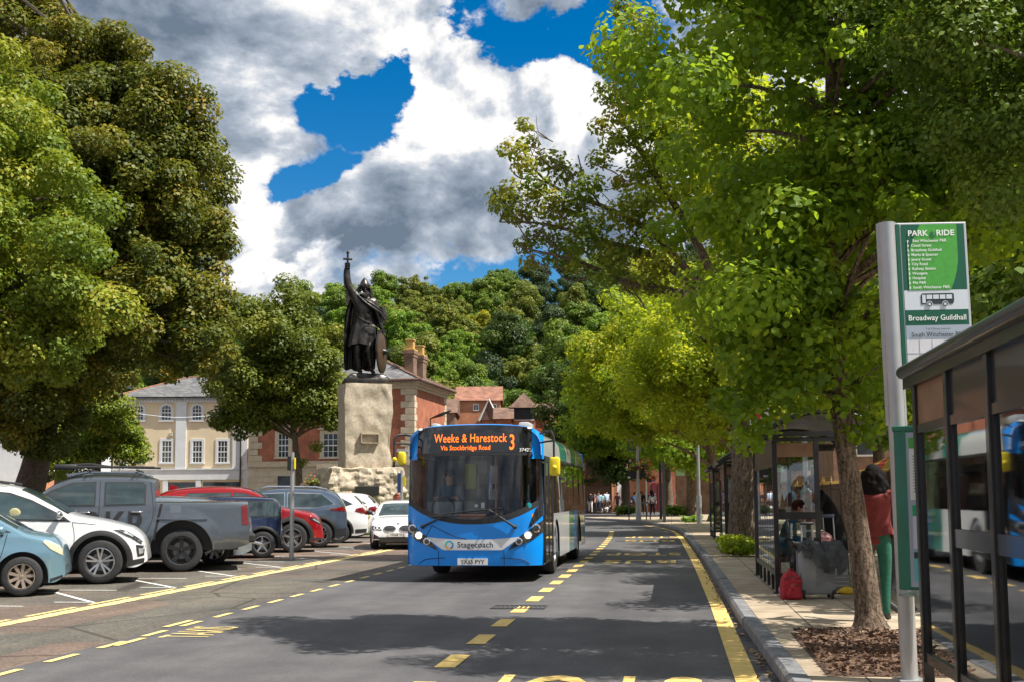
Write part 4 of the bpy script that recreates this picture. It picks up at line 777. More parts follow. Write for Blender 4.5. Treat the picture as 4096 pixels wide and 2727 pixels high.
wallobj('brick_wall', 'red brick wall under the trees at the far left', [gd(45, 86)[:2], gd(112, 90)[:2]], 3.2, .35, M_bricko)
wallobj('rendered_wall', 'white rendered wall strip above the red brick wall, far left', [gd(70, 91)[:2], gd(112, 93)[:2]], 5.2, .3, M_trim)
block('white_house', 'white house showing in glimpses through the left trees', -60, 40, 400, 99, 8, 2.5, M_trim, M_slate, windows=((5, 12, 430, 445), (22, 29, 430, 445)))
# old brick building in the gardens, right
T_ = thing('brick_building', 'long dark brick building behind the gold-tipped railings', 'building', (9.0, 66, 0), 0)
q = MB(); q.box(0, 30, 0, 9, 0, 7.5); part('wall', q, M_brickd, T_); q = MB(); q.prism([(-.4, 7.4), (4.5, 10), (9.4, 7.4)], -.3, 30.3, axis='x'); part('roof', q, M_slate, T_)
for k in range(6):
    q = MB(); q.m(M_sash); q.box(1.2 + 4.4 * k, 2.4 + 4.4 * k, -.06, 0, 3.6, 5.6); fr_ = part('window', q, None, T_); q = MB(); q.box(1.3 + 4.4 * k, 2.3 + 4.4 * k, -.08, -.065, 3.7, 5.5); part('pane', q, M_pane, fr_)
# the street's north side, seen only in reflections
T_ = thing('brick_building', 'red brick building with stone-framed windows across the street, seen reflected in the shelter glass', 'building', (-34, -8, 0), 0)
q = MB(); q.box(-8, 0, -6, 32, 0, 10); part('wall', q, M_brick, T_)
for k in range(7):
    for z0 in (1.2, 5.2):
        q = MB(); q.m(M_stone); q.box(-.02, .12, -4 + k * 5, -1.6 + k * 5, z0 - .3, z0 + 3); fr_ = part('window', q, None, T_); q = MB(); q.box(.12, .14, -3.6 + k * 5, -2 + k * 5, z0, z0 + 2.6); part('pane', q, M_pane, fr_)
# ------------------------------------------------------------ the monument
DS = 52.0; SX = DS / F
def sc(px, py):
    p = P(px, py, DS); return p
b0_ = P(363, 500, DS); MX = Vector((b0_.x, b0_.y, 0)); ROT = YAW + math.radians(20)
M_granite = mat('granite', (.36, .30, .22), .85, col2=(.56, .48, .37), vscale=9, bump=.5, bscale=16)
M_granr = mat('rough_granite', (.36, .30, .22), .9, col2=(.60, .51, .39), vscale=7, bump=.9, bscale=9)
T_ = thing('granite_plinth', 'huge rough-hewn pale granite block on a craggy base carrying the bronze king', 'plinth', MX, YAW + math.radians(19))
zb = P(363, 468.6, DS).z; ztp = P(363, 384.6, DS).z
def rock(x0, x1, y0, y1, z0, z1, sub, amp, sc_, taper=0.0, ridg=False, seed=0):
    bm = bmesh.new(); bmesh.ops.create_cube(bm, size=1); bmesh.ops.subdivide_edges(bm, edges=bm.edges[:], cuts=sub, use_grid_fill=True)
    for v in bm.verts:
        u = v.co.copy(); t = u.z + .5; k = 1 + taper * (t - .5)
        # round the arrises a little
        e = sorted([abs(u.x), abs(u.y), abs(u.z)]); rnd = max(0, e[1] - .44) * .9
        p = Vector(((x0 + x1) / 2 + u.x * (x1 - x0) * k, (y0 + y1) / 2 + u.y * (y1 - y0) * k, z0 + t * (z1 - z0)))
        q = p * sc_ + Vector((seed, seed * 2, 0)); 
        if ridg: n_ = (abs(noise.noise(q)) * -1.3 + .45) + .5 * noise.noise(q * 2.7) + .28 * noise.noise(q * 6) + .15 * noise.noise(q * 13)
        else: n_ = noise.noise(q) * .8 + .45 * noise.noise(Vector((q.x * 2.5, q.y * 2.5, q.z * 2.1))) + .3 * (abs(noise.noise(q * 3.6)) - .25)
        dirv = Vector((u.x if abs(u.x) > .46 else 0, u.y if abs(u.y) > .46 else 0, u.z if u.z > .46 else 0))
        if dirv.length: dirv.normalize()
        fz = 1 if abs(u.z) < .49 else .4
        v.co = p + dirv * n_ * amp * fz - Vector((u.x, u.y, 0)) * rnd * .35
    return bm
q = MB(); q.bm(rock(-1.0, 1.08, -.95, .95, zb - .05, ztp, 34, .13, .85, .06, seed=3)); part('upper_block', q, M_granite, T_, 55)
q = MB(); q.bm(rock(-1.85, 1.6, -1.5, 1.6, -.2, zb + .02, 44, .31, .8, -.24, True, seed=9)); part('base_rock', q, M_granr, T_, 28)
u = -.15; q = MB(); q.m(mat('dark_plaque', (.035, .035, .035), .35, metal=.3)); q.box(u - .5, u + .5, -1.8, -1.3, P(363, 494.5, DS).z, P(363, 485.5, DS).z, .02); part('plaque', q, None, T_)
q = MB(); zq0 = P(363, 443.5, DS).z; zq1 = P(363, 433.6, DS).z
for (a, b_, c, d_) in ((-.32, .5, zq1 - .05, zq1), (.46, .5, zq0, zq1 - .05), (-.32, .5, zq0, zq0 + .03), (-.32, -.29, zq0, zq1)): q.box(a, b_, -1.12, -.8, c, d_)
part('carved_frame', q, M_granite, T_)
# bronze
def bronze_mat():
    M, nt, b, N, L = nodes('dark_bronze'); tc = N('ShaderNodeTexCoord'); n = N('ShaderNodeTexNoise'); n.inputs['Scale'].default_value = 3; n.inputs['Detail'].default_value = 7; L(tc.outputs['Object'], n.inputs[0])
    r = N('ShaderNodeValToRGB'); L(n.outputs[0], r.inputs[0]); r.color_ramp.elements[0].position = .35; r.color_ramp.elements[0].color = (.035, .033, .033, 1); r.color_ramp.elements[1].position = .7; r.color_ramp.elements[1].color = (.09, .08, .072, 1)
    L(r.outputs[0], b.inputs['Base Color']); b.inputs['Metallic'].default_value = .75; b.inputs['Roughness'].default_value = .36
    bp = N('ShaderNodeBump'); bp.inputs['Strength'].default_value = .5; bp.inputs['Distance'].default_value = .03; n2 = N('ShaderNodeTexNoise'); n2.inputs['Scale'].default_value = 9; n2.inputs['Detail'].default_value = 4; L(tc.outputs['Object'], n2.inputs[0]); L(n2.outputs[0], bp.inputs['Height']); L(bp.outputs[0], b.inputs['Normal']); return M
M_brz = bronze_mat(); M_brw = mat('brown_bronze', (.10, .055, .03), .5, metal=.5, var=.3, vscale=3)
S = thing('bronze_statue', 'black bronze statue of a cloaked king in a pointed helmet raising an inverted sword', 'statue', (MX.x, MX.y, ztp - .05), YAW + math.radians(15))
S.scale = (1.03, 1, 1)
K = .00418
def J(x, y, dep=0.0): return Vector(((x - 320) * K, dep, (1510 - y) * K))
def skin_mesh(joints, bones, name, material, parent, sub=2, regions=None):
    """joints {k:(vec, radius)}; bones [(a,b)] first joint is the root; one continuous surface"""
    me = bpy.data.meshes.new('tmp'); keys = list(joints); me.from_pydata([joints[k][0][:] for k in keys], [(keys.index(a), keys.index(b)) for a, b in bones], [])
    o = bpy.data.objects.new('tmp', me); COL.objects.link(o); md = o.modifiers.new('s', 'SKIN'); sd = me.skin_vertices[0].data if me.skin_vertices else None
    for i, k in enumerate(keys):
        r = joints[k][1]; me.skin_vertices[0].data[i].radius = r if hasattr(r, '__len__') else (r, r); me.skin_vertices[0].data[i].use_root = (i == 0)
    m2 = o.modifiers.new('u', 'SUBSURF'); m2.levels = sub; m2.render_levels = sub
    dg = bpy.context.evaluated_depsgraph_get(); dg.update(); r = bpy.data.meshes.new_from_object(o.evaluated_get(dg)); bpy.data.objects.remove(o)
    r.name = name; r.materials.clear()
    if regions:
        ms = list(dict.fromkeys(m for _, m in regions)); [r.materials.append(m) for m in ms]; pos = {k: joints[k][0] for k in keys}
        for p in r.polygons:
            c = p.center; best = 1e9; bm_ = 0
            for (a, b_), m in regions:
                A_, B_ = pos[a], pos[b_]; d = B_ - A_; t = max(0, min(1, (c - A_).dot(d) / max(d.length_squared, 1e-9))); q = (A_ + d * t - c).length - .5 * ((joints[a][1] if not hasattr(joints[a][1], '__len__') else joints[a][1][0]) * (1 - t) + t * (joints[b_][1] if not hasattr(joints[b_][1], '__len__') else joints[b_][1][0]))
                if q < best: best = q; bm_ = ms.index(m)
            p.material_index = bm_
    else: r.materials.append(material)
    r.shade_smooth(); o = bpy.data.objects.new(name, r); COL.objects.link(o); o.parent = parent; return o
jt = {'pel': (J(310, 830), (.36, .26)), 'wst': (J(315, 740), (.33, .24)), 'chs': (J(320, 630), (.42, .28)), 'nck': (J(325, 555), .18), 'hd0': (J(322, 510, -.05), .18), 'hd': (J(320, 440, -.06), .22),
      'shl': (J(222, 530), .25), 'ell': (J(143, 405, -.05), .2), 'wrl': (J(132, 265, -.08), .16), 'hal': (J(138, 205, -.1), .13),
      'shr': (J(430, 585), .22), 'elr': (J(485, 760, -.02), .17), 'wrr': (J(500, 870, -.12), .11), 'har': (J(510, 905, -.15), .09),
      'hpl': (J(262, 900), .24), 'knl': (J(245, 1150, -.1), .17), 'anl': (J(285, 1370, 0), .1), 'ftl': (J(285, 1425, -.32), .09),
      'hpr': (J(365, 890), .24), 'knr': (J(362, 1120, -.3), .18), 'anr': (J(400, 1330, -.12), .1), 'ftr': (J(418, 1375, -.42), .09)}
skin_mesh(jt, [('pel', 'wst'), ('wst', 'chs'), ('chs', 'nck'), ('nck', 'hd0'), ('hd0', 'hd'), ('chs', 'shl'), ('shl', 'ell'), ('ell', 'wrl'), ('wrl', 'hal'), ('chs', 'shr'), ('shr', 'elr'), ('elr', 'wrr'), ('wrr', 'har'), ('pel', 'hpl'), ('hpl', 'knl'), ('knl', 'anl'), ('anl', 'ftl'), ('pel', 'hpr'), ('hpr', 'knr'), ('knr', 'anr'), ('anr', 'ftr')], 'figure', M_brz, S)
# fingers round the sword and on the shield rim
q = MB()
for i in range(4):
    z = J(0, 178 + i * 17).z; c = J(138, 200); q.tube([(c.x + .1, -.08, z), (c.x + .08, -.22, z), (c.x - .04, -.25, z), (c.x - .1, -.16, z)], .035, 6)
    c = J(500 + i * 13, 905); q.tube([(c.x, -.18, c.z + .03), (c.x + .02, -.27, c.z - .02), (c.x + .02, -.27, c.z - .14 + .01 * i)], .032, 6)
q.tube([J(145, 220, -.1), J(160, 200, -.2), J(158, 180, -.22)], .035, 6); part('fingers', q, M_brz, S, 50)
# head: helmet, beard, hair, nose
q = MB(); c = J(322, 0); 
q.lathe([(.0, 4.98), (.05, 4.94), (.13, 4.82), (.2, 4.68), (.225, 4.6), (.235, 4.53), (.215, 4.53)], 20, c=(c.x, -.05, 0)); q.lathe([(.225, 4.6), (.25, 4.6), (.255, 4.52), (.245, 4.47), (.22, 4.47)], 20, c=(c.x, -.05, 0))
for k in range(8): a = k * PI / 4; q.tube([(c.x + .26 * math.cos(a), -.05 + .26 * math.sin(a), 4.56), (c.x + .25 * math.cos(a), -.05 + .25 * math.sin(a), 4.68)], [.035, .012], 5)
part('helmet', q, M_brz, S, 45)
q = MB()
for s in (-1, 1):
    for k in range(5): q.tube([(c.x + s * (.16 + .02 * k), .02 - .035 * k + .05, 4.5), (c.x + s * (.27 + .012 * k), .03 - .03 * k, 4.3), (c.x + s * (.3 - .02 * k), -.02 - .02 * k, 4.08), (c.x + s * .33, -.04, 3.98)], [.06, .08, .07, .03], 6)
for k in range(7): x = (k - 3) * .045; q.tube([(c.x + x, -.23, 4.28), (c.x + x * 1.2, -.3, 4.16), (c.x + x * .7, -.3, 4.0 + abs(x) * .6)], [.045, .055, .02], 6)
q.tube([(c.x - .1, -.27, 4.27), (c.x, -.3, 4.31), (c.x + .1, -.27, 4.27)], [.02, .035, .02], 6); part('beard_and_hair', q, M_brz, S, 50)
q = MB(); q.tube([(c.x, -.25, 4.47), (c.x, -.32, 4.36), (c.x, -.27, 4.33)], [.02, .04, .02], 6); q.tube([(c.x - .15, -.2, 4.47), (c.x, -.27, 4.49), (c.x + .15, -.2, 4.47)], .03, 6)
for s in (-1, 1): q.lathe([(0, -.03), (.028, -.015), (.028, .015), (0, .03)], 8, c=(c.x + s * .075, -.24, 4.435))
part('face', q, M_brz, S, 50)
# tunic
def tunic(u, v):
    a = 2 * PI * u; z = J(0, 640 + v * 430).z; lx = 0
    # left/right silhouettes of the skirt
    yy = 640 + v * 430; xl = np.interp(yy, [640, 740, 760, 900, 1070], [222, 232, 228, 185, 150]); xr = np.interp(yy, [640, 740, 760, 900, 1070], [420, 408, 415, 440, 450])
    cx = (xl + xr) / 2; rx = (xr - xl) / 2 * K; ry = rx * (.62 + .1 * v); f = 1 + (.03 + .07 * max(0, v - .25)) * math.sin(a * 11 + 3 * math.sin(a * 2)) + (.05 * math.sin(a * 5 + 1) * max(0, v - .3)) + (.03 * math.sin(a * 17) if v < .25 else 0)
    return ((cx - 320) * K + rx * math.cos(a) * f, ry * math.sin(a) * f - .02, z + .06 * v * math.sin(a * 3 + 1) * (v > .9))
q = MB(); q.grid(tunic, 96, 22, True); part('tunic', q, M_brz, S, 70)
q = MB(); zb_ = J(0, 750).z; q.grid(lambda u, v: ((320 - 320) * K + .42 * math.cos(2 * PI * u), .275 * math.sin(2 * PI * u) - .02, zb_ - .07 + .14 * v), 40, 2, True); q.tube([J(255, 770, -.27), J(320, 815, -.36), J(420, 850, -.25)], .035, 6); q.box(J(350, 0).x - .08, J(350, 0).x + .08, -.36, -.28, zb_ - .12, zb_ + .08, .02)
q.grid(lambda u, v: (J(375, 0).x + (.36 + .07 * v) * math.cos(PI * (1 + u)), -.28 + (.16 + .05 * v) * math.sin(PI * (1 + u)) * 1.2, J(0, 905 - 50 * math.sin(PI * u)).z - .1 * v + .02 * math.sin(v * 14)), 24, 14)
part('belt', q, M_brz, S, 60)
# cloak behind and over the shoulder
def cloak(u, v):
    yy = 560 + v * 765; xl = np.interp(yy, [560, 700, 900, 1325], [165, 128, 108, 104]); xr = np.interp(yy, [560, 700, 1000, 1325], [455, 470, 470, 440]); x = xl + (xr - xl) * u
    f = math.sin(u * 34 + 2 * v) * (.03 + .05 * v) + .04 * math.sin(u * 13); return ((x - 320) * K, .22 + .28 * math.sin(PI * u) * (.4 + .6 * v) + f - (.32 * (1 - u) ** 6 + .1 * u ** 8) * (.4 + v), (1510 - yy) * K - (.05 * math.sin(u * 17) if v > .98 else 0))
q = MB(); q.grid(cloak, 80, 30); k_ = len(q.v); 
q.add([(v[0] * .985, v[1] + .05, v[2]) for v in q.v[:k_]], [tuple(i for i in f[::-1]) for f in q.f[:]]); part('cloak', q, M_brz, S, 75)
def drape(u, v):
    # from neck across the chest, over the arm
    a = J(250, 520, -.2).lerp(J(330, 545, .1), v); c_ = J(350, 640, -.36).lerp(J(450, 560, -.02), v); e = J(525, 760, -.2).lerp(J(500, 640, .12), v)
    p = a * (1 - u) ** 2 + c_ * 2 * u * (1 - u) + e * u * u; f = .05 * math.sin(v * 26 + u * 3) * math.sin(PI * min(1, u + .1)); return (p.x, p.y + f - .05, p.z + .09 * math.sin(PI * v) * math.sin(PI * u) + f * .4)
q = MB(); q.grid(drape, 30, 30); q.grid(lambda u, v: (J(505 + 22 * math.sin(v * 3), 0).x + .17 * math.cos(2 * PI * u) * (1 + .1 * math.sin(v * 30)), .05 + .2 * math.sin(2 * PI * u), J(0, 640 + v * 190).z), 20, 14, True); q.tube([J(248, 525, -.22), J(300, 590, -.36), J(390, 660, -.42), J(480, 710, -.34), J(530, 780, -.2)], [.05, .06, .06, .06, .04], 8); q.tube([J(262, 540, -.2), J(320, 580, -.36), J(410, 630, -.38), J(500, 690, -.25)], [.04, .05, .05, .04], 8)
part('shoulder_drape', q, M_brz, S, 75)
# shield seen nearly edge on
q = MB(); q.M = Matrix.Translation(J(497, 1135, -.25)) @ Matrix.Rotation(math.radians(69), 4, 'Z'); R_ = .97
q.m(M_brw); q.lathe([(0, -.1), (R_ * .5, -.085), (R_ * .93, -.03), (R_ * .98, .0)], 40, axis='y'); q.m(M_brz); q.lathe([(0, .0), (R_ * .98, .03), (R_ * 1.0, .03), (R_, -.05), (R_ * .93, -.055), (R_ * .93, -.02)], 40, axis='y'); q.lathe([(0, -.32), (.05, -.3), (.13, -.2), (.17, -.09)], 16, axis='y')
part('shield', q, None, S, 50)
# sword, hilt upwards
q = MB(); q.lathe([(0, .0), (.06, .03), (.075, .09), (.05, .15), (.03, .17)][::-1], 10, c=(J(142, 0).x, -.13, J(0, 75).z)); q.tube([J(142, 68, -.13), J(141, 190, -.13)], .045, 8); q.box(J(93, 0).x, J(190, 0).x, -.18, -.08, J(0, 137).z, J(0, 118).z, .015)
x0_ = J(141, 0).x; q.add([(x0_ - .08, -.15, J(0, 190).z), (x0_ + .08, -.15, J(0, 190).z), (x0_ + .08, -.11, J(0, 190).z), (x0_ - .08, -.11, J(0, 190).z), (x0_ - .06, -.15, J(0, 600).z), (x0_ + .08, -.15, J(0, 600).z), (x0_ + .08, -.11, J(0, 600).z), (x0_ - .06, -.11, J(0, 600).z), (x0_ + .03, -.13, J(0, 640).z)], [(0, 1, 5, 4), (1, 2, 6, 5), (2, 3, 7, 6), (3, 0, 4, 7), (4, 5, 8), (5, 6, 8), (6, 7, 8), (7, 4, 8)])
part('sword', q, M_brz, S, 30)
# leg wrappings and base
q = MB()
for (a, b_, r0) in ((jt['knl'][0], jt['anl'][0], .17), (jt['knr'][0], jt['anr'][0], .18)):
    for k in range(7): p = a.lerp(b_, .1 + k * .13); q.lathe([(r0 * (1 - .06 * k) - .01, -.03), (r0 * (1 - .06 * k) + .015, 0), (r0 * (1 - .06 * k) - .01, .03)], 12, c=tuple(p))
part('leg_bindings', q, M_brz, S, 60)
q = MB(); q.m(M_brz); q.box(-.86, .84, -.8, .75, 0.02, .3, .03); q.bm(rock(-.7, .95, -.6, .65, .26, .55, 14, .12, 2.2, -.3, True, seed=5)); part('base', q, None, S, 40)
# grass round the monument
sheet('lawn', [tuple((MX + HR * x + HF * y).xy) for x, y in ((-9, -4.5), (5.5, -4.5), (6.5, 6), (-10, 6))], .06, M_grass, .1)
# ------------------------------------------------------------ cars
def paint(name, col=(.5,.5,.5), metal=0.0, rough=.28, coat=1.0): return mat(name, col, rough, metal, .5, coat=coat)
M_cglass = mat('car_glass', (.03, .05, .055), .03, spec=1.0, var=.5, vscale=1.6)
M_cglasst = glass_mat('car_window_glass', (.45, .58, .56), 1.5, .03)
M_black = mat('black_plastic', (.022, .022, .024), .55, var=.2, vscale=20)
M_rub = mat('tyre_rubber', (.028, .028, .03), .8, var=.25, vscale=15, bump=.3, bscale=60)
M_alloy = mat('alloy_silver', (.52, .52, .53), .28, metal=.85)
M_alloyd = mat('alloy_black', (.035, .035, .04), .35, metal=.6)
M_bronzew = mat('dusty_alloy', (.42, .34, .27), .45, metal=.6)
M_chrome = mat('chrome', (.7, .7, .72), .1, metal=1)
M_red = mat('red_lamp', (.16, .004, .006), .12, coat=1)
M_lamp = mat('lamp_glass', (.55, .58, .6), .08, metal=.5, coat=1)
M_lampd = mat('dark_lamp', (.06, .065, .07), .08, metal=.4, coat=1)
M_platey = mat('plate_white', (.8, .8, .78), .4)
M_seat = mat('car_interior', (.045, .045, .05), .8)
def wheel(T_, x, y, r, side, style, rimm, rim=.66, wid=.22, label=None):
    """lathe tyre, rim, spokes; side = -1 faces -y, +1 faces +y"""
    w = MB(); rr = r * rim; w.M = Matrix.Translation((x, y, r)) @ Matrix.Rotation(0 if side > 0 else PI, 4, 'Z')
    h = wid / 2; w.lathe([(rr, -h), (r * .9, -h), (r * .985, -h * .8), (r, -h * .35), (r, h * .35), (r * .985, h * .8), (r * .93, h * .96), (r * .9, h), (rr * 1.05, h * 1.02), (rr, h * .9), (rr, -h)], 40, axis='y')
    wo = part('wheel', w, M_rub, T_, 35, label); b = MB(); b.M = w.M; b.m(rimm)
    b.lathe([(rr * .995, -h * .4), (rr * .995, h * .9), (rr * .93, h * .95), (rr * .9, h * .6), (rr * .88, -h * .3)], 40, axis='y')
    b.lathe([(0, h * .78), (r * .075, h * .76), (r * .1, h * .6), (r * .1, h * .1)], 14, axis='y')
    ns, kind = style
    for k in range(ns):
        a = 2 * PI * k / ns + .3
        def pt(rad, da, yy): return (rad * math.cos(a + da), yy, rad * math.sin(a + da))
        def bar(da0, da1, w0, w1, r0=r * .07, r1=rr * .95):
            A_ = Vector(pt(r0, da0, h * .62)); B_ = Vector(pt(r1, da1, h * .8)); t = (B_ - A_).normalized(); n = t.cross(Vector((0, 1, 0))).normalized(); d = Vector((0, -.045, 0))
            b.add([A_ - n * w0, A_ + n * w0, B_ + n * w1, B_ - n * w1, A_ - n * w0 + d, A_ + n * w0 + d, B_ + n * w1 + d, B_ - n * w1 + d], [(0, 1, 2, 3), (4, 7, 6, 5), (0, 4, 5, 1), (1, 5, 6, 2), (2, 6, 7, 3), (3, 7, 4, 0)])
        if kind == 'wide': bar(0, 0, r * .07, r * .12)
        elif kind == 'twin': bar(-.1, -.2, r * .04, r * .045); bar(.1, .2, r * .04, r * .045)
        elif kind == 'slim': bar(-.05, -.1, r * .03, r * .03); bar(.05, .1, r * .03, r * .03)
        elif kind == 'star': bar(0, 0, r * .1, r * .05)
        else: bar(0, 0, r * .06, r * .085)
    b.m(M_black); b.lathe([(0, -h * .1), (rr * .9, -h * .1)], 24, axis='y'); b.m(mat('brake_disc', (.2, .19, .19), .4, metal=.8)); b.lathe([(0, h * .02), (rr * .62, h * .02), (rr * .62, -h * .05)], 24, axis='y'); part('rim', b, None, wo, 30); return wo
class Car:
    def __init__(s, L, Wd, prof, sill, wx, wr, belt, tum=.30, rcap=None, nose=.22, tail=.14, pexp=7, gap=.075, arch=None, bulge=0.0, fo=1.0, ro=1.0):
        s.fo = fo; s.ro = ro
        s.L = L; s.W = Wd / 2; s.sill = sill; s.wx = wx; s.wr = wr; s.belt = belt; s.tum = tum; s.nose = nose; s.tail = tail; s.pexp = pexp; s.Ra = arch or (wr + gap); s.bulge = bulge
        q = catmull([(x, 0, z) for x, z in prof], 10); s.tx = [p.x for p in q]; s.tz = [p.z for p in q]
        # keep x monotone
        for i in range(1, len(s.tx)): s.tx[i] = max(s.tx[i], s.tx[i - 1] + 1e-5)
        s.x0, s.x1 = prof[0][0], prof[-1][0]; s.rc = rcap or [(s.x0, .16), (s.x1, .16)]
    def X(s, x):
        a = s.wx[1] + s.Ra + .03; b = s.wx[0] - s.Ra - .03
        return a + (x - a) * s.fo if x > a else (b + (x - b) * s.ro if x < b else x)
    def T(s, x): return float(np.interp(x, s.tx, s.tz))
    def r(s, x): return float(np.interp(x, [a for a, _ in s.rc], [b for _, b in s.rc]))
    def w(s, x):
        xc = (s.x0 + s.x1) / 2; h = (s.x1 - s.x0) / 2; t = (x - xc) / h; k = s.nose if t > 0 else s.tail; return s.W * (1 - k * min(1, abs(t)) ** s.pexp)
    def side(s, x, z):
        w = s.w(x)
        if z < .55: g = .955 + .045 * max(0, (z - s.sill) / (.55 - s.sill))
        elif z < s.belt: g = 1 - .035 * ((z - .55) / (s.belt - .55)) ** 2
        else: g = .965 - s.tum * (z - s.belt) / s.W * (1 + .25 * (z - s.belt))
        if .5 < z < s.belt: g += .006 * math.sin((z - .5) / (s.belt - .5) * PI * 2)
        if s.bulge:
            for wx in s.wx:
                d = math.hypot(x - wx, z - s.wr); 
                if d < s.Ra + .25: g += s.bulge * max(0, 1 - abs(d - s.Ra - .02) / .2) / s.W
        return w * g
    def zc(s, x): return s.T(x) - s.r(x)
    def full(s, x, z):
        c = s.zc(x)
        if z <= c: return s.side(x, z)
        t = min(1, (z - c) / s.r(x)); return s.side(x, c) * (1 - t ** 2.6) ** (1 / 2.6)
    def topz(s, x, y):
        c = s.zc(x); Y_ = s.side(x, c); t = min(1, abs(y) / Y_); return c + s.r(x) * (1 - t ** 2.6) ** (1 / 2.6)
    def bottom(s, x):
        z = s.sill + .10 * max(0, (abs(x - (s.x0 + s.x1) / 2) - (s.x1 - s.x0) / 2 + .35) / .35) ** 1.5
        for wx in s.wx:
            d = abs(x - wx)
            if d < s.Ra: z = max(z, s.wr + math.sqrt(s.Ra ** 2 - d * d))
        return z
    def body(s, n=150, ns=16, nc=9):
        b = MB(); xs = set()
        for i in range(n + 1): xs.add(round(s.x0 + (s.x1 - s.x0) * i / n, 4))
        for wx in s.wx:
            for k in range(33): xs.add(round(wx + s.Ra * math.cos(PI * k / 32), 4))
            xs.add(round(wx + s.Ra + .0006, 4)); xs.add(round(wx - s.Ra - .0006, 4))
        for k in range(8): xs.add(round(s.x0 + .12 * (k / 8) ** 2, 4)); xs.add(round(s.x1 - .12 * (k / 8) ** 2, 4))
        xs = sorted(x for x in xs if s.x0 <= x <= s.x1); vs = []; m_ = ns + nc
        for x in xs:
            zb = s.bottom(x); c = max(s.zc(x), zb + .01); col = []
            for j in range(ns): z = zb + (c - zb) * j / (ns - 1); col.append((x, s.side(x, z), z))
            Yc = s.side(x, c); r_ = max(.005, s.T(x) - c)
            for j in range(1, nc + 1): t = j / nc; a = t * PI / 2; col.append((x, Yc * math.cos(a) ** (2 / 2.6) if j < nc else 0, c + r_ * math.sin(a) ** (2 / 2.6)))
            vs += [(s.X(x), -p[1], p[2]) for p in col] + [(s.X(x), p[1], p[2]) for p in col]
        fs = []; k = m_ * 2
        for i in range(len(xs) - 1):
            for side in (0, m_):
                for j in range(m_ - 1): a = i * k + side + j; fs.append((a, a + 1, a + k + 1, a + k))
        for i in (0, len(xs) - 1): fs.append(tuple(i * k + j for j in range(m_)) + tuple(i * k + m_ + j for j in range(m_ - 2, -1, -1)))
        b.add(vs, fs); return b
    def sd(s, sign, off=.004): return lambda x, z, o=0.0: (s.X(x), sign * (s.full(x, z) + off + o), z)
    def top(s, off=.004): return lambda x, y, o=0.0: (s.X(x), y, s.topz(x, y) + off + o)
    def frontx(s, y, z, end=1):
        lo, hi = (0, s.x1) if end > 0 else (0, s.x0); y = abs(y)
        if s.T(hi) >= z and s.full(hi, z) >= y and s.bottom(hi) <= z: return hi
        for _ in range(26):
            m_ = (lo + hi) / 2
            if s.T(m_) > z and s.full(m_, z) > y: lo = m_
            else: hi = m_
        return lo
    def fr(s, end=1, off=.006): return lambda y, z, o=0.0: (s.X(s.frontx(y, z, end)) + end * (off + o), y, z)
def poly_inset(p, d):
    c = (sum(a for a, _ in p) / len(p), sum(b for _, b in p) / len(p)); out = []
    n = len(p)
    for i in range(n):
        a = Vector(p[i - 1]); b = Vector(p[i]); e = Vector(p[(i + 1) % n]); d1 = (b - a).normalized(); d2 = (e - b).normalized(); n1 = Vector((-d1.y, d1.x)); n2 = Vector((-d2.y, d2.x))
        if (Vector(c) - b).dot(n1) < 0: n1 = -n1
        if (Vector(c) - b).dot(n2) < 0: n2 = -n2
        v = (n1 + n2); v = v / max(.3, v.length_squared) * 2; out.append((b.x + v.x * d, b.y + v.y * d))
    return out
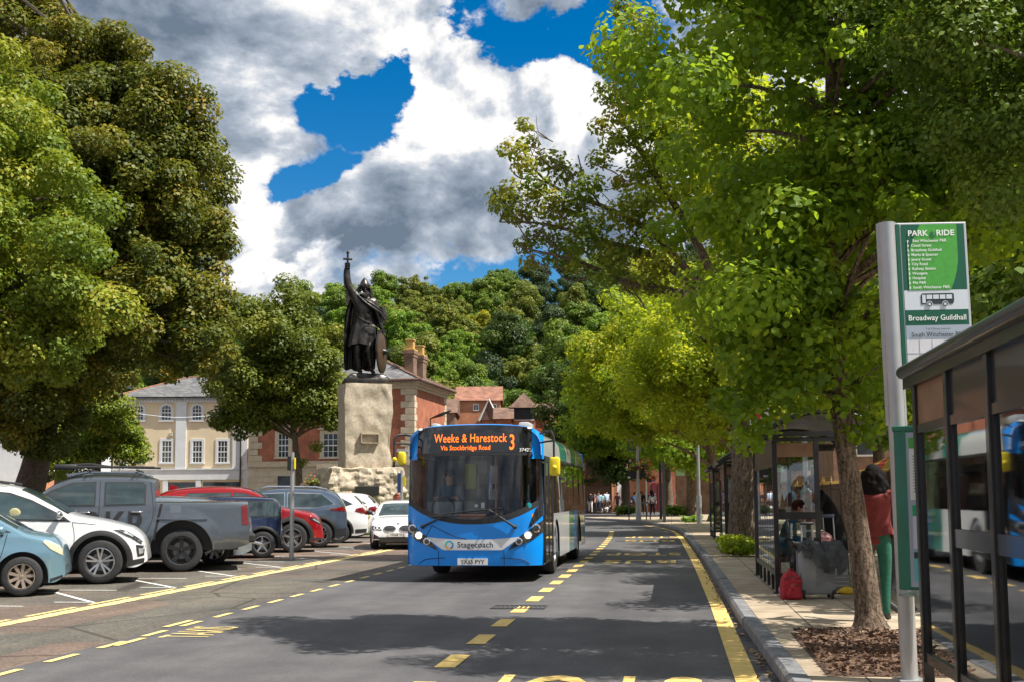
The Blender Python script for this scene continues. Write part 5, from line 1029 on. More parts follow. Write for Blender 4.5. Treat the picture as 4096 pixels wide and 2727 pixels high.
def make_car(label, loc, rz, c, col, wins, ws=None, rw=None, wheels=('plain', 5), rimm=None, archtrim=None, cat='car', name='parked_car', sills=True, doors=(), handles=(), mirror=None, group='cars in the car park', winrim=M_black, rubst=.026):
    T_ = thing(name, label, cat, loc, rz, group); T_.scale = (CS, CS, CS)
    part('body', c.body(), col, T_, 32)
    # dark floor pan and arch liners
    u = MB(); ih = c.W - .30; u.box(c.X(c.x0) + .2, c.X(c.x1) - .25, -ih, ih, c.sill - .02, c.sill + .28)
    for wx in c.wx:
        for sgn in (-1, 1):
            u.grid(lambda a, b, wx=wx, sgn=sgn: (wx + (c.Ra - .002) * math.cos(PI * a), sgn * (ih - .05 + (c.side(wx, c.wr + c.Ra) - .012 - ih + .05) * b), c.wr + (c.Ra - .002) * math.sin(PI * a)), 16, 2)
            u.box(wx - c.Ra, wx + c.Ra, sgn * ih - .01, sgn * ih + .01, c.sill, c.wr + c.Ra)
    part('underbody', u, M_black, T_)
    for sgn in (-1, 1):
        for p in wins:
            f = MB(); f.patch(p, c.sd(sgn, .002), .08, .004); o = part('window_trim', f, winrim, T_, 50); g = MB(); g.patch(poly_inset(p, rubst), c.sd(sgn, .008), .08, .003); part('side_window', g, M_cglass, T_, 50)
    for (wd, nm) in ((ws, 'windscreen'), (rw, 'rear_window')):
        if wd:
            x0, x1, a0, a1 = wd; g = MB(); g.patch([(x0, -a0), (x1, -a1), (x1, a1), (x0, a0)], c.top(.004), .07, .004); part(nm, g, M_cglass, T_, 50)
    for wx in c.wx:
        for sgn in (-1, 1): wheel(T_, wx, sgn * (c.W - .125 - .02), c.wr, sgn, (wheels[1], wheels[0]), rimm or M_alloy)
    if archtrim:
        for wx in c.wx:
            for sgn in (-1, 1):
                a = MB(); w_ = archtrim
                def fn(u, v, wx=wx, sgn=sgn): 
                    an = -.12 + (PI + .24) * u; r_ = c.Ra - .004 + w_ * v; x = wx + r_ * math.cos(an); z = max(c.sill - .02, c.wr + r_ * math.sin(an)); return (x, sgn * (c.side(max(c.x0, min(c.x1, x)), z) + .012 * math.sin(PI * min(1, v + .2))), z)
                a.grid(fn, 36, 4); part('arch_trim', a, M_black, T_, 60)
    if sills:
        for sgn in (-1, 1):
            a = MB(); a.patch([(c.wx[0] + c.Ra, c.sill - .03), (c.wx[1] - c.Ra, c.sill - .03), (c.wx[1] - c.Ra, c.sill + sills), (c.wx[0] + c.Ra, c.sill + sills)] if not isinstance(sills, bool) else [(c.wx[0] + c.Ra, c.sill - .03), (c.wx[1] - c.Ra, c.sill - .03), (c.wx[1] - c.Ra, c.sill + .05), (c.wx[0] + c.Ra, c.sill + .05)], c.sd(sgn, .004), .15, .012); part('sill', a, M_black, T_)
    for ln in doors:
        for sgn in (-1, 1):
            a = MB(); n = 14; q = catmull([(x, 0, z) for x, z in ln], n); pts = [(c.X(p.x), sgn * (c.full(p.x, p.z) + .0005), p.z) for p in q]; a.tube(pts, .0055, 4, flat=.6); part('door_gap', a, mat('shut_line', (.012, .012, .013), .8), T_)
    for (x, z, m_) in handles:
        for sgn in (-1, 1):
            a = MB(); y = sgn * (c.full(x, z) + .03); a.tube([(x - .1, sgn * (c.full(x, z) + .002), z), (x - .075, y, z), (x + .075, y, z), (x + .1, sgn * (c.full(x, z) + .002), z)], [.013, .015, .015, .013], 7); part('door_handle', a, m_, T_, 50)
    if mirror:
        mx_, mz, mm = mirror
        for sgn in (-1, 1):
            a = MB(); a.m(mm); y0 = c.full(mx_, mz); bm = bmesh.new(); bmesh.ops.create_uvsphere(bm, u_segments=16, v_segments=10, radius=1)
            for v in bm.verts: v.co = Vector((mx_ + v.co.x * .075 * (1 if v.co.x > 0 else .35), sgn * (y0 + .14 + v.co.y * .105), mz + .06 + v.co.z * .075))
            a.bm(bm); a.m(M_black); a.tube([(mx_, sgn * (y0 - .01), mz - .02), (mx_, sgn * (y0 + .08), mz + .02)], [.03, .025], 6); part('wing_mirror', a, None, T_, 60)
    return T_
def side_piece(T_, c, nm, poly, m_, off=.008, both=True, th=.004, res=.05, smooth=50):
    for sgn in ((-1, 1) if both else (-1,)):
        a = MB(); a.patch(poly, c.sd(sgn, off), res, th); part(nm, a, m_, T_, smooth)
def face_piece(T_, c, nm, poly, m_, end=1, off=.006, th=.004, res=.06):
    a = MB(); a.patch(poly, c.fr(end, off), res, th); return part(nm, a, m_, T_, 60)
def plate(T_, c, txt, end, z, white=True, y=0, w=.52, dz=.11):
    a = MB(); a.m(M_platey if white else mat('plate_yellow', (.75, .55, .08), .4)); x = c.X(c.frontx(y, z, end)) + end * .012; a.box(min(x, x + end * .01), max(x, x + end * .01), y - w / 2, y + w / 2, z - dz / 2, z + dz / 2)
    a.m(mat('sign_black')); a.text(txt, lambda p, q: (x + end * .012, y + end * p, z - .036 + q), .1, 'CENTER', bold=.001, sx=.95); part('number_plate', a, None, T_)
AX = math.radians(4); CS = 1.0
AX = math.radians(24.0); RP = AX + PI; CS = 1.03
# blue hatchback, nose to the road
c = Car(4.1, 1.7, [(-2.05, .55), (-2.0, .95), (-1.75, 1.42), (-1.0, 1.51), (-.2, 1.53), (.45, 1.42), (1.0, 1.12), (1.25, .99), (1.62, .91), (1.88, .80), (2.0, .68), (2.05, .52), (2.06, .40)], .19, (-1.27, 1.22), .30, .90, .33, [(-2.05, .2), (-1.5, .12), (.3, .12), (1.0, .09), (1.5, .13), (2.06, .2)], nose=.36, pexp=3.6, fo=.45)
g = G(21, 595.4); M_lb = paint('light_blue_paint', (.20, .36, .46), .55, .3)
loc = Vector((g.x, g.y, 0)) + Matrix.Rotation(AX, 3, 'Z') @ (CS * Vector((-1.22, .78, 0)))
T_ = make_car('pale blue hatchback cut by the left edge, with dusty bronze wheels', loc, AX, c, M_lb, [[(-1.55, .93), (-.15, .93), (-.15, 1.4), (-1.1, 1.39)], [(-.1, .93), (1.05, .97), (.35, 1.34), (-.1, 1.4)]], (.42, 1.12, .58, .66), (-1.98, -1.76, .5, .5), ('plain', 9), M_bronzew, doors=[[(1.0, .95), (.92, .6), (.78, .28)]], handles=[(-.25, .82, M_lb)], mirror=(.92, .95, M_lb))
side_piece(T_, c, 'headlight', [(1.62, .70), (1.98, .60), (2.0, .66), (1.86, .755), (1.55, .84), (1.5, .82)], mat('yellowed_lamp', (.62, .55, .38), .15, coat=1), .006)
side_piece(T_, c, 'bumper_lip', [(1.62, .2), (1.99, .26), (1.99, .3), (1.62, .25)], M_black, .004)
w_ = MB(); w_.tube([(1.32, -.5, 1.0), (1.15, -.2, 1.06), (.9, .1, 1.18)], .012, 5); part('wiper', w_, M_black, T_)
AX = math.radians(22.0); RP = AX + PI; CS = 1.1
# white SUV
c = Car(4.44, 1.86, [(-2.2, .6), (-2.17, 1.05), (-1.8, 1.52), (-1.1, 1.64), (-.5, 1.655), (.02, 1.57), (.50, 1.32), (.84, 1.14), (1.35, 1.03), (1.80, .90), (2.05, .78), (2.18, .65), (2.235, .48), (2.24, .36)], .25, (-1.36, 1.30), .355, 1.03, .33, [(-2.2, .2), (-1.5, .12), (.0, .12), (.6, .09), (1.1, .12), (1.8, .16), (2.24, .22)], nose=.32, pexp=4.5, fo=.55)
g = G(99.5, 582.7); M_w = paint('white_paint_car', (.78, .79, .8), 0, .25)
loc = Vector((g.x, g.y, 0)) + Matrix.Rotation(AX, 3, 'Z') @ (CS * Vector((-1.30, .84, 0)))
T_ = make_car('white SUV with silver split-spoke wheels and black wheel arches, nose to the road', loc, AX, c, M_w, [[(-.42, 1.05), (.84, 1.01), (.70, 1.12), (.22, 1.37), (-.12, 1.49), (-.42, 1.52)], [(-1.6, 1.07), (-.47, 1.05), (-.47, 1.52), (-1.2, 1.5)]], (.04, .78, .62, .74), (-2.14, -1.85, .55, .5), ('twin', 5), M_alloy, archtrim=.085, doors=[[(.86, 1.0), (.90, .7), (.80, .3)], [(-.45, 1.05), (-.45, .6), (-.43, .3)], [(.86, 1.0), (1.4, .93), (1.9, .78)]], handles=[(-.28, .93, M_chrome), (-1.15, .95, M_chrome)], mirror=(.66, 1.06, M_chrome))
side_piece(T_, c, 'headlight', [(1.72, .76), (2.08, .62), (2.12, .66), (2.0, .73), (1.62, .87), (1.5, .88)], M_lampd, .006); side_piece(T_, c, 'headlight_trim', [(1.66, .815), (1.82, .75), (1.86, .77), (1.66, .84)], M_lamp, .012)
side_piece(T_, c, 'lower_bumper', [(1.70, .26), (2.16, .32), (2.17, .40), (1.72, .36)], M_black, .006)
side_piece(T_, c, 'fog_lamp', [(1.98, .42), (2.16, .44), (2.17, .6), (1.93, .62)], M_black, .006); side_piece(T_, c, 'fog_lamp_lens', [(2.02, .46), (2.13, .48), (2.14, .56), (2.0, .56)], M_lamp, .012)
for s in (-1, 1): rr_ = MB(); rr_.tube([(-1.5, s * .62, 1.62), (-1.3, s * .63, 1.67), (-.5, s * .63, 1.69), (-.15, s * .62, 1.64)], .018, 6); part('roof_rail', rr_, M_black, T_, 50)
rr_ = MB()
rr_ = MB(); rr_.m(mat('beige_seat', (.42, .4, .22), .8)); rr_.lathe([(0, -.02), (.07, -.015), (.095, .0), (.07, .015), (0, .02)], 14, 'y', c=(-.02, -c.full(-.02, 1.15) - .004, 1.15)); part('steering_wheel', rr_, None, T_)
AX = math.radians(22.0); RP = AX + PI; CS = 1.11
# grey pickup, tail to the road
CP = Car(5.25, 1.94, [(-2.62, .62), (-2.60, 1.26), (-2.54, 1.31), (-1.02, 1.32), (-.99, 1.33), (-.94, 1.66), (-.86, 1.76), (-.5, 1.82), (.3, 1.83), (.75, 1.76), (1.15, 1.5), (1.5, 1.24), (1.75, 1.17), (2.2, 1.12), (2.5, 1.0), (2.6, .8), (2.63, .5)], .40, (-1.38, 1.72), .395, 1.20, .26, [(-2.62, .05), (-1.02, .05), (-.9, .13), (.6, .13), (1.4, .1), (2.0, .12), (2.63, .18)], nose=.2, tail=.03, pexp=8, gap=.17, bulge=.035)
M_g = paint('grey_metallic_paint', (.13, .15, .175), .7, .3)
g = G(181, 570.5); RP = AX + PI
loc = Vector((g.x, g.y, 0)) + Matrix.Rotation(RP, 3, 'Z') @ (CS * Vector((1.38, -.88, 0)))
T_ = make_car('dark grey double-cab pickup with black wheels, roof bars and big black letters on its doors', loc, RP, CP, M_g, [[(-.72, 1.25), (.02, 1.23), (.02, 1.68), (-.66, 1.68), (-.72, 1.62)], [(.17, 1.23), (1.36, 1.22), (1.25, 1.32), (.95, 1.53), (.6, 1.67), (.17, 1.69)]], (.78, 1.52, .62, .72), None, ('wide', 5), M_alloyd, archtrim=None, name='pickup_truck', cat='pickup truck', doors=[[(.1, 1.7), (.1, 1.1), (.1, .42)], [(-.8, 1.68), (-.86, 1.1), (-.76, .75), (-.55, .44)], [(1.4, 1.12), (1.35, .8), (1.28, .45)]], handles=[(-.56, 1.12, M_chrome), (.35, 1.12, M_chrome)], mirror=(1.15, 1.25, M_g), sills=.1)
side_piece(T_, CP, 'bed_gap', [(-.90, .6), (-.86, .6), (-.99, 1.315), (-1.04, 1.315)], mat('shut_line'), .003)
side_piece(T_, CP, 'arch_flare', [(-1.86, .96), (-1.74, 1.06), (-1.02, 1.06), (-.92, .97), (-1.38, .97)], M_g, .004, th=.03)
side_piece(T_, CP, 'tail_lamp', [(-2.60, .86), (-2.49, .86), (-2.47, 1.22), (-2.58, 1.24)], M_red, .006)
side_piece(T_, CP, 'filler_flap', [(-1.36, 1.10), (-1.16, 1.10), (-1.16, 1.24), (-1.36, 1.24)], mat('grey_flap', (.19, .21, .24), .35, metal=.7), .002, th=.001)
# the letters, running forward to back of the near side
for sgn in (1, -1):
    a = MB(); a.text('WRKR', lambda p, q, sgn=sgn: ((lambda X, Z: (X, sgn * (CP.full(X, Z) + .02), Z))(.13 - sgn * p if sgn > 0 else .13 + p, .62 + q)), .74, 'CENTER', sx=.78, bold=.012, spacing=1.05, res=5); part('door_lettering', a, mat('matt_black_vinyl', (.02, .02, .022), .5), T_)
a = MB(); a.m(M_g)
for s in (-1, 1):
    a.tube([(-.75, s * .66, 1.79), (-.6, s * .67, 1.85), (.35, s * .67, 1.86), (.7, s * .65, 1.79)], [.03, .022, .022, .05], 8)
a.m(M_black); a.tube([(-.55, -.85, 1.9), (-.55, .85, 1.9)], .022, 6); a.tube([(.3, -.85, 1.9), (.3, .85, 1.9)], .022, 6); a.tube([(-.85, .55, 1.96), (.85, .55, 1.97)], .022, 6); a.tube([(-.95, .3, 1.95), (-.1, .3, 1.97), (.35, .3, 2.02), (.9, .32, 2.0)], [.02, .02, .03, .02], 6); a.box(.55, .95, .25, .6, 1.92, 2.02, .03)
part('roof_bars', a, None, T_, 50)
a = MB(); a.box(-2.63, -2.60, -.8, .8, .6, 1.26); part('tailgate', a, M_g, T_); a = MB(); a.m(M_black); a.box(-2.74, -2.55, -.85, .85, .52, .68, .03); a.m(M_chrome); a.tube([(-2.7, 0, .5), (-2.9, 0, .45), (-2.9, 0, .52)], .03, 8); part('rear_bumper', a, None, T_)
AX = math.radians(20.0); RP = AX + PI; CS = 1.08
# silver-blue saloon behind the pickup
c = Car(4.5, 1.78, [(-2.25, .6), (-2.22, .95), (-2.0, 1.08), (-1.3, 1.36), (-.6, 1.45), (.1, 1.44), (.7, 1.2), (1.1, .98), (1.7, .88), (2.1, .72), (2.24, .5)], .2, (-1.32, 1.35), .33, .95, .34, [(-2.25, .18), (-1.5, .1), (.5, .1), (1.2, .1), (2.24, .18)], ro=.7, tail=.22)
M_sb = paint('silver_blue_paint', (.30, .36, .42), .7, .28); g = G(213.6, 564)
loc = Vector((g.x, g.y, 0)) + Matrix.Rotation(RP, 3, 'Z') @ (CS * Vector((1.32, -.8, 0)))
T_ = make_car('silver-blue hatchback mostly hidden behind the pickup', loc, RP, c, M_sb, [[(-1.7, 1.0), (-.3, .98), (-.3, 1.34), (-1.1, 1.32)], [(-.25, .98), (.85, .98), (.1, 1.33), (-.25, 1.34)]], (.15, 1.0, .58, .68), (-2.0, -1.4, .62, .58), ('slim', 8), M_alloy)
side_piece(T_, c, 'tail_lamp', [(-2.2, .78), (-1.98, .8), (-1.98, .95), (-2.2, .98)], M_red, .006)
AX = math.radians(18.0); RP = AX + PI; CS = 1.03
# navy compact
c = Car(3.75, 1.7, [(-1.86, .6), (-1.83, .95), (-1.74, 1.15), (-1.52, 1.45), (-1.3, 1.50), (-.2, 1.53), (.5, 1.45), (.95, 1.1), (1.2, 1.0), (1.65, .9), (1.85, .7), (1.9, .45)], .22, (-1.22, 1.25), .325, .96, .24, [(-1.86, .16), (-1.3, .08), (.5, .08), (1.0, .08), (1.9, .18)], nose=.24, tail=.25, pexp=5, ro=.2)
M_nv = paint('navy_paint', (.012, .025, .075), .4, .22); g = G(262, 557)
loc = Vector((g.x, g.y, 0)) + Matrix.Rotation(RP, 3, 'Z') @ (CS * Vector((1.22, -.78, 0)))
T_ = make_car('navy small car with five-spoke silver wheels, tail to the road', loc, RP, c, M_nv, [[(-1.68, 1.0), (-.42, 1.0), (-.42, 1.42), (-1.5, 1.40)], [(-.36, 1.0), (.85, 1.0), (.4, 1.38), (-.36, 1.43)]], (.5, 1.0, .6, .66), (-1.8, -1.56, .6, .56), ('star', 5), M_alloy, archtrim=.07, doors=[[(-.4, 1.0), (-.45, .6), (-.4, .26)]])
side_piece(T_, c, 'tail_lamp', [(-1.83, .78), (-1.76, .78), (-1.76, 1.0), (-1.82, 1.0)], M_red, .006)
AX = math.radians(18.0); RP = AX + PI; CS = 1.12
# red SUV
c = Car(4.55, 1.84, [(-2.27, .6), (-2.25, 1.05), (-1.9, 1.5), (-1.2, 1.64), (-.3, 1.66), (.3, 1.58), (.8, 1.32), (1.12, 1.13), (1.6, 1.05), (1.95, .96), (2.15, .84), (2.25, .68), (2.285, .5), (2.29, .34)], .25, (-1.36, 1.34), .36, 1.03, .34, [(-2.27, .2), (-1.5, .12), (.3, .12), (.9, .09), (1.3, .1), (2.29, .2)], nose=.32, pexp=4.5, fo=.62)
M_r = paint('crimson_paint', (.42, .008, .014), .5, .22); g = G(292.4, 551.4)
loc = Vector((g.x, g.y, 0)) + Matrix.Rotation(AX, 3, 'Z') @ (CS * Vector((-1.34, .84, 0)))
T_ = make_car('glossy red SUV with dark and silver wheels, nose to the road', loc, AX, c, M_r, [[(-.12, 1.06), (1.05, 1.04), (.5, 1.37), (.15, 1.48), (-.12, 1.5)], [(-1.7, 1.1), (-.17, 1.06), (-.17, 1.5), (-1.2, 1.49)]], (.32, 1.05, .62, .74), (-2.2, -1.92, .55, .5), ('slim', 5), M_alloy, archtrim=.1, doors=[[(1.05, 1.0), (1.08, .7), (1.0, .3)]], handles=[(-.02, .95, M_r)], mirror=(.88, 1.08, M_r))
side_piece(T_, c, 'headlight', [(1.8, .80), (2.17, .68), (2.18, .74), (2.0, .85), (1.75, .87)], M_lampd, .006); side_piece(T_, c, 'headlight_trim', [(1.84, .81), (2.12, .72), (2.13, .74), (1.9, .84)], M_lamp, .012)
side_piece(T_, c, 'lower_bumper', [(1.74, .26), (2.2, .3), (2.2, .36), (1.76, .34)], M_black, .006); a = MB(); a.prism([(-1.75, 1.55), (-1.5, 1.63), (-1.72, 1.72)], -.02, .02, axis='y'); part('roof_aerial', a, M_r, T_)
AX = math.radians(16.0); RP = AX + PI; CS = 1.11
# blue-grey SUV
c = Car(4.48, 1.86, [(-2.24, .62), (-2.22, 1.0), (-2.02, 1.3), (-1.62, 1.56), (-1.0, 1.635), (-.2, 1.65), (.4, 1.56), (.95, 1.28), (1.25, 1.12), (1.8, 1.02), (2.1, .8), (2.24, .45)], .26, (-1.3, 1.37), .36, 1.05, .33, [(-2.24, .2), (-1.5, .12), (.4, .12), (1.0, .09), (2.24, .2)], tail=.24, pexp=5, ro=.62)
M_bg = paint('blue_grey_paint', (.12, .165, .23), .7, .28); g = G(319, 546.6)
loc = Vector((g.x, g.y, 0)) + Matrix.Rotation(RP, 3, 'Z') @ (CS * Vector((1.3, -.84, 0)))
T_ = make_car('blue-grey SUV with silver roof rails behind the red one, tail to the road', loc, RP, c, M_bg, [[(-1.75, 1.18), (-1.2, 1.08), (-.42, 1.08), (-.42, 1.52), (-1.35, 1.49)], [(-.36, 1.08), (.7, 1.07), (.7, 1.36), (.35, 1.49), (-.36, 1.52)], ], (.42, 1.15, .62, .74), (-2.0, -1.66, .6, .58), ('twin', 5), M_alloy, archtrim=.09, doors=[[(-.39, 1.05), (-.42, .6), (-.4, .3)], [(-1.1, 1.05), (-1.05, .8), (-.95, .6)]], handles=[(-.85, .98, M_chrome), (.3, .98, M_chrome)], sills=.12, winrim=M_chrome, rubst=.02)
side_piece(T_, c, 'tail_lamp', [(-2.2, .98), (-1.62, 1.02), (-1.6, 1.06), (-2.16, 1.13)], M_red, .006); side_piece(T_, c, 'rear_bumper', [(-2.2, .34), (-1.72, .3), (-1.7, .5), (-2.21, .52)], M_black, .006)
for s in (-1, 1): rr_ = MB(); rr_.tube([(-1.5, s * .63, 1.6), (-1.2, s * .64, 1.67), (.1, s * .64, 1.69), (.45, s * .62, 1.62)], .02, 6); part('roof_rail', rr_, M_chrome, T_, 50)
# white cars
CS = 1.08
def small_white(label, g, col, big, RP=PI):
    c = Car(4.35, 1.8, [(-2.18, .6), (-2.16, .98), (-2.0, 1.2), (-1.7, 1.48), (-1.2, 1.57), (-.3, 1.6), (.4, 1.5), (.95, 1.2), (1.25, 1.04), (1.8, .94), (2.1, .74), (2.18, .45)], .23, (-1.27, 1.35), .345, 1.0, .34, [(-2.18, .2), (-1.5, .12), (.4, .12), (1.0, .09), (2.18, .2)], tail=.22, pexp=5.5)
    loc = Vector((g.x, g.y, 0)) + Matrix.Rotation(RP, 3, 'Z') @ (CS * Vector((1.27, -.82, 0)))
    T_ = make_car(label, loc, RP, c, col, [[(-1.72, 1.2), (-1.2, 1.05), (-.42, 1.04), (-.42, 1.45), (-1.3, 1.42)], [(-.36, 1.04), (.75, 1.03), (.35, 1.42), (-.36, 1.45)]], (.42, 1.1, .6, .72), (-1.98, -1.74, .58, .54), ('twin', 5), M_alloy, archtrim=.07 if big else None)
    side_piece(T_, c, 'tail_lamp', [(-2.16, .86), (-1.78, .98), (-1.82, 1.06), (-2.1, 1.14)], M_red, .006); side_piece(T_, c, 'bumper_trim', [(-2.14, .32), (-1.8, .3), (-1.8, .42), (-2.15, .44)], M_black, .006); plate(T_, c, 'KY17 NHC', -1, .78, False); return T_
small_white('white crossover between the blue-grey SUV and a smaller white car', G(338, 542.3), M_w, True, PI + math.radians(12))
small_white('white hatchback at the end of the row, nearest the monument', G(353, 537.2), M_w, False, PI + math.radians(8))
CS = 1.0
# cars in the far row, only their roofs show
def far_car(label, px, d, col, rz=0):
    c = Car(4.4, 1.8, [(-2.18, .6), (-2.16, .98), (-1.9, 1.3), (-1.4, 1.52), (-.3, 1.6), (.4, 1.5), (.95, 1.2), (1.25, 1.04), (1.8, .94), (2.1, .74), (2.18, .45)], .23, (-1.27, 1.35), .345, 1.0, .34, [(-2.18, .2), (-1.5, .12), (.4, .12), (1.0, .09), (2.18, .2)])
    v = gd(px, d); return make_car(label, Vector(v), rz, c, col, [[(-1.72, 1.1), (-1.2, 1.05), (-.42, 1.04), (-.42, 1.45), (-1.3, 1.42)], [(-.36, 1.04), (.75, 1.03), (.35, 1.42), (-.36, 1.45)]], (.42, 1.1, .6, .72), (-1.95, -1.6, .58, .54))
far_car('dark grey car in the second row, its roof just above the blue-grey SUV', 225, 43, paint('dark_grey_paint', (.08, .09, .1), .6, .3), AX)
far_car('silver car in the second row beyond the pickup bonnet', 62, 33, paint('silver_paint', (.45, .46, .47), .7, .3), AX + PI)
far_car('silver estate in the second row behind the red SUV', 150, 37, paint('silver_paint'), AX)
# white car facing the camera
c = Car(4.33, 1.77, [(-2.16, .6), (-2.1, 1.0), (-1.7, 1.3), (-1.0, 1.41), (-.2, 1.42), (.3, 1.33), (.75, 1.08), (.98, .97), (1.5, .91), (1.9, .80), (2.08, .68), (2.16, .5), (2.17, .32)], .18, (-1.3, 1.35), .32, .93, .36, [(-2.16, .2), (-1.4, .12), (.2, .11), (.9, .1), (1.4, .14), (2.17, .2)], nose=.2, pexp=5)
g = G(432, 545.5); RB = math.radians(-90 + 9)
T_ = make_car('white hatchback facing the camera with twin dark oval grilles, half behind the bus', Vector((-8.25, 35.1, 0)), RB, c, M_w, [[(-1.6, .98), (-.2, .97), (-.2, 1.3), (-1.2, 1.29)], [(-.15, .97), (.9, .98), (.3, 1.27), (-.15, 1.3)]], (.3, .93, .58, .68), None, ('twin', 5), M_alloy, mirror=(.72, 1.0, M_black), name='white_car')
for s in (-1, 1):
    face_piece(T_, c, 'grille', [(s * (.23 + .17 * math.cos(a)), .60 + .085 * math.sin(a)) for a in [k * PI / 8 for k in range(16)]], M_black, 1, .008)
    q = MB(); n = 24; q.tube([Vector(c.fr(1, .012)(s * (.23 + .175 * math.cos(a)), .60 + .09 * math.sin(a))) for a in [k * 2 * PI / n for k in range(n + 1)]], .011, 6); [q.tube([Vector(c.fr(1, .014)(s * (.1 + .033 * k), .53)), Vector(c.fr(1, .014)(s * (.1 + .033 * k), .67))], .005, 4) for k in range(9)]; part('grille_surround', q, M_chrome, T_)
    q = MB(); q.m(M_lampd); q.patch([(s * .46, .55), (s * .73, .575), (s * .78, .65), (s * .73, .69), (s * .5, .66)], c.fr(1, .006), .05, .004); hl = part('headlight', q, None, T_, 60)
    q = MB(); q.m(mat('lamp_ring', (.8, .82, .85), .2, emis=(1, 1, 1), estr=.25)); [q.tube([Vector(c.fr(1, .014)(s * (y0 + .05 * math.cos(a)), .625 + .042 * math.sin(a))) for a in [k * 2 * PI / 12 for k in range(13)]], .008, 5) for y0 in (.54, .65)]; part('lamp_ring', q, None, hl)
    face_piece(T_, c, 'fog_lamp', [(s * .52, .30), (s * .70, .31), (s * .74, .42), (s * .68, .45), (s * .55, .38)], M_black, 1)
face_piece(T_, c, 'lower_grille', [(-.5, .22), (.5, .22), (.55, .36), (-.55, .36)], M_black, 1); plate(T_, c, 'HX68 VUJ', 1, .43)
q = MB(); q.m(M_chrome); q.M = Matrix.Translation(c.fr(1, .01)(0, .735)) @ Matrix.Rotation(-.5, 4, 'Y'); q.lathe([(0, 0), (.042, 0), (.045, -.01)], 16, axis='x'); q.m(mat('badge_dark', (.03, .035, .05), .3)); q.lathe([(0, .002), (.03, .002)], 4, axis='x'); part('badge', q, None, T_)
# ------------------------------------------------------------ the bus
BW = 1.24; BL = 9.7; BH = 2.86
BT = thing('bus', 'blue and white single-decker bus with an orange lit route display coming towards the camera', 'bus', (-3.50, 20.25, 0), math.radians(-.3))
M_bb = paint('bus_blue_paint', (.0, .27, .86), .0, .3, .35); M_bw = paint('bus_white_paint', (.74, .75, .77), 0, .3); M_bgr = paint('bus_green_paint', (.0, .30, .24), .1, .3); M_bo = paint('bus_orange_paint', (.75, .28, .05), .1, .3)
M_bblk = mat('bus_black_gloss', (.012, .013, .016), .1, coat=1)
def bY(x, z):
    """depth of the front skin: bowed in plan, leaning back above the waist"""
    t = abs(x) / BW; f = .10 * t ** 2 + .22 * t ** 8
    if z > 1.15: f += .085 * (z - 1.15) + .03 * max(0, z - 2.2) ** 2 * 4
    elif z < .7: f += .05 * (.7 - z) ** 2 * 4
    else: f += -.0
    return f
def hw(z): return BW - (.0 if z < 1.2 else .028 * (z - 1.2)) - (.55 * max(0, z - 2.62) ** 1.6 if z > 2.62 else 0)
def bf(off): return lambda x, z, o=0.0: (x, bY(x, z) - off - o, z)
def bs(sg, off): return lambda y, z, o=0.0: (sg * (hw(z) + off + o), y, z)
def fpatch(nm, poly, m_, off, th=.01, par=BT, res=.07):
    a = MB(); a.patch(poly, bf(off), res, th); return part(nm, a, m_, par, 45)
# lower front skin and its cheeks
def spl(pts, n=6): return [(p.x, p.y) for p in catmull([(x, y, 0) for x, y in pts], n)]
lowpoly = [(-1.24, .31), (-1.1, .27), (1.1, .27), (1.24, .31), (1.24, 1.38), (-1.24, 1.38)]
# body: front lower part as horizontal bands cut by the curve of the windscreen's lower edge
def zws(x): return 1.03 + .37 * abs(x / 1.24) ** 2.3      # lower edge of the windscreen
a = MB()
def fl(u, v): x = -1.24 + 2.48 * u; z = .29 + (zws(x) - .29) * v; return (x, bY(x, z), z)
a.grid(fl, 50, 16); part('front_panel', a, M_bb, BT, 40)
a = MB(); a.grid(lambda u, v: (-1.22 + 2.44 * u, bY(-1.22 + 2.44 * u, .29) + .25 * v, .29 - .02 * v), 30, 2); part('front_valance', a, M_black, BT)
# headlamp clusters: black wedges running up to the windscreen corners
for s in (-1, 1):
    tri = [(s * 1.237, 1.24), (s * 1.237, .88), (s * 1.05, .74), (s * .66, .575), (s * .52, .57), (s * .76, .745), (s * 1.0, .98)]
    fpatch('headlamp_panel', tri, M_bblk, .006, .012)
    up = [(s * 1.238, 1.18), (s * 1.238, 1.4), (s * 1.12, 1.3), (s * 1.0, .98), (s * 1.03, .97)]
    if s > 0: fpatch('headlamp_panel', up, M_bblk, .005, .01)
    for (x, z, r_, on) in ((s * 1.12, .945, .066, 0), (s * .985, .825, .066, 1), (s * .83, .72, .054, 0)):
        q = MB(); y = bY(x, z) - .03; q.m(M_chrome); q.lathe([(r_, .0), (r_ + .012, -.012), (r_ - .012, -.016), (r_ - .02, .0)], 20, axis='y', c=(x, y, z)); hl = part('headlight', q, None, BT, 50)
        q = MB(); q.m(mat('lit_lamp', (1, .95, .8), .3, emis=(1, .85, .55), estr=5.0) if on else M_lampd); q.lathe([(0, -.014), (r_ * .5, -.01), (r_ - .014, .0)], 16, axis='y', c=(x, y, z)); part('lens', q, None, hl, 60)
        if on: q = MB(); q.m(M_black); q.lathe([(.028, -.018), (.02, -.02), (.012, -.018)], 12, axis='y', c=(x, y, z)); part('lens_ring', q, None, hl)
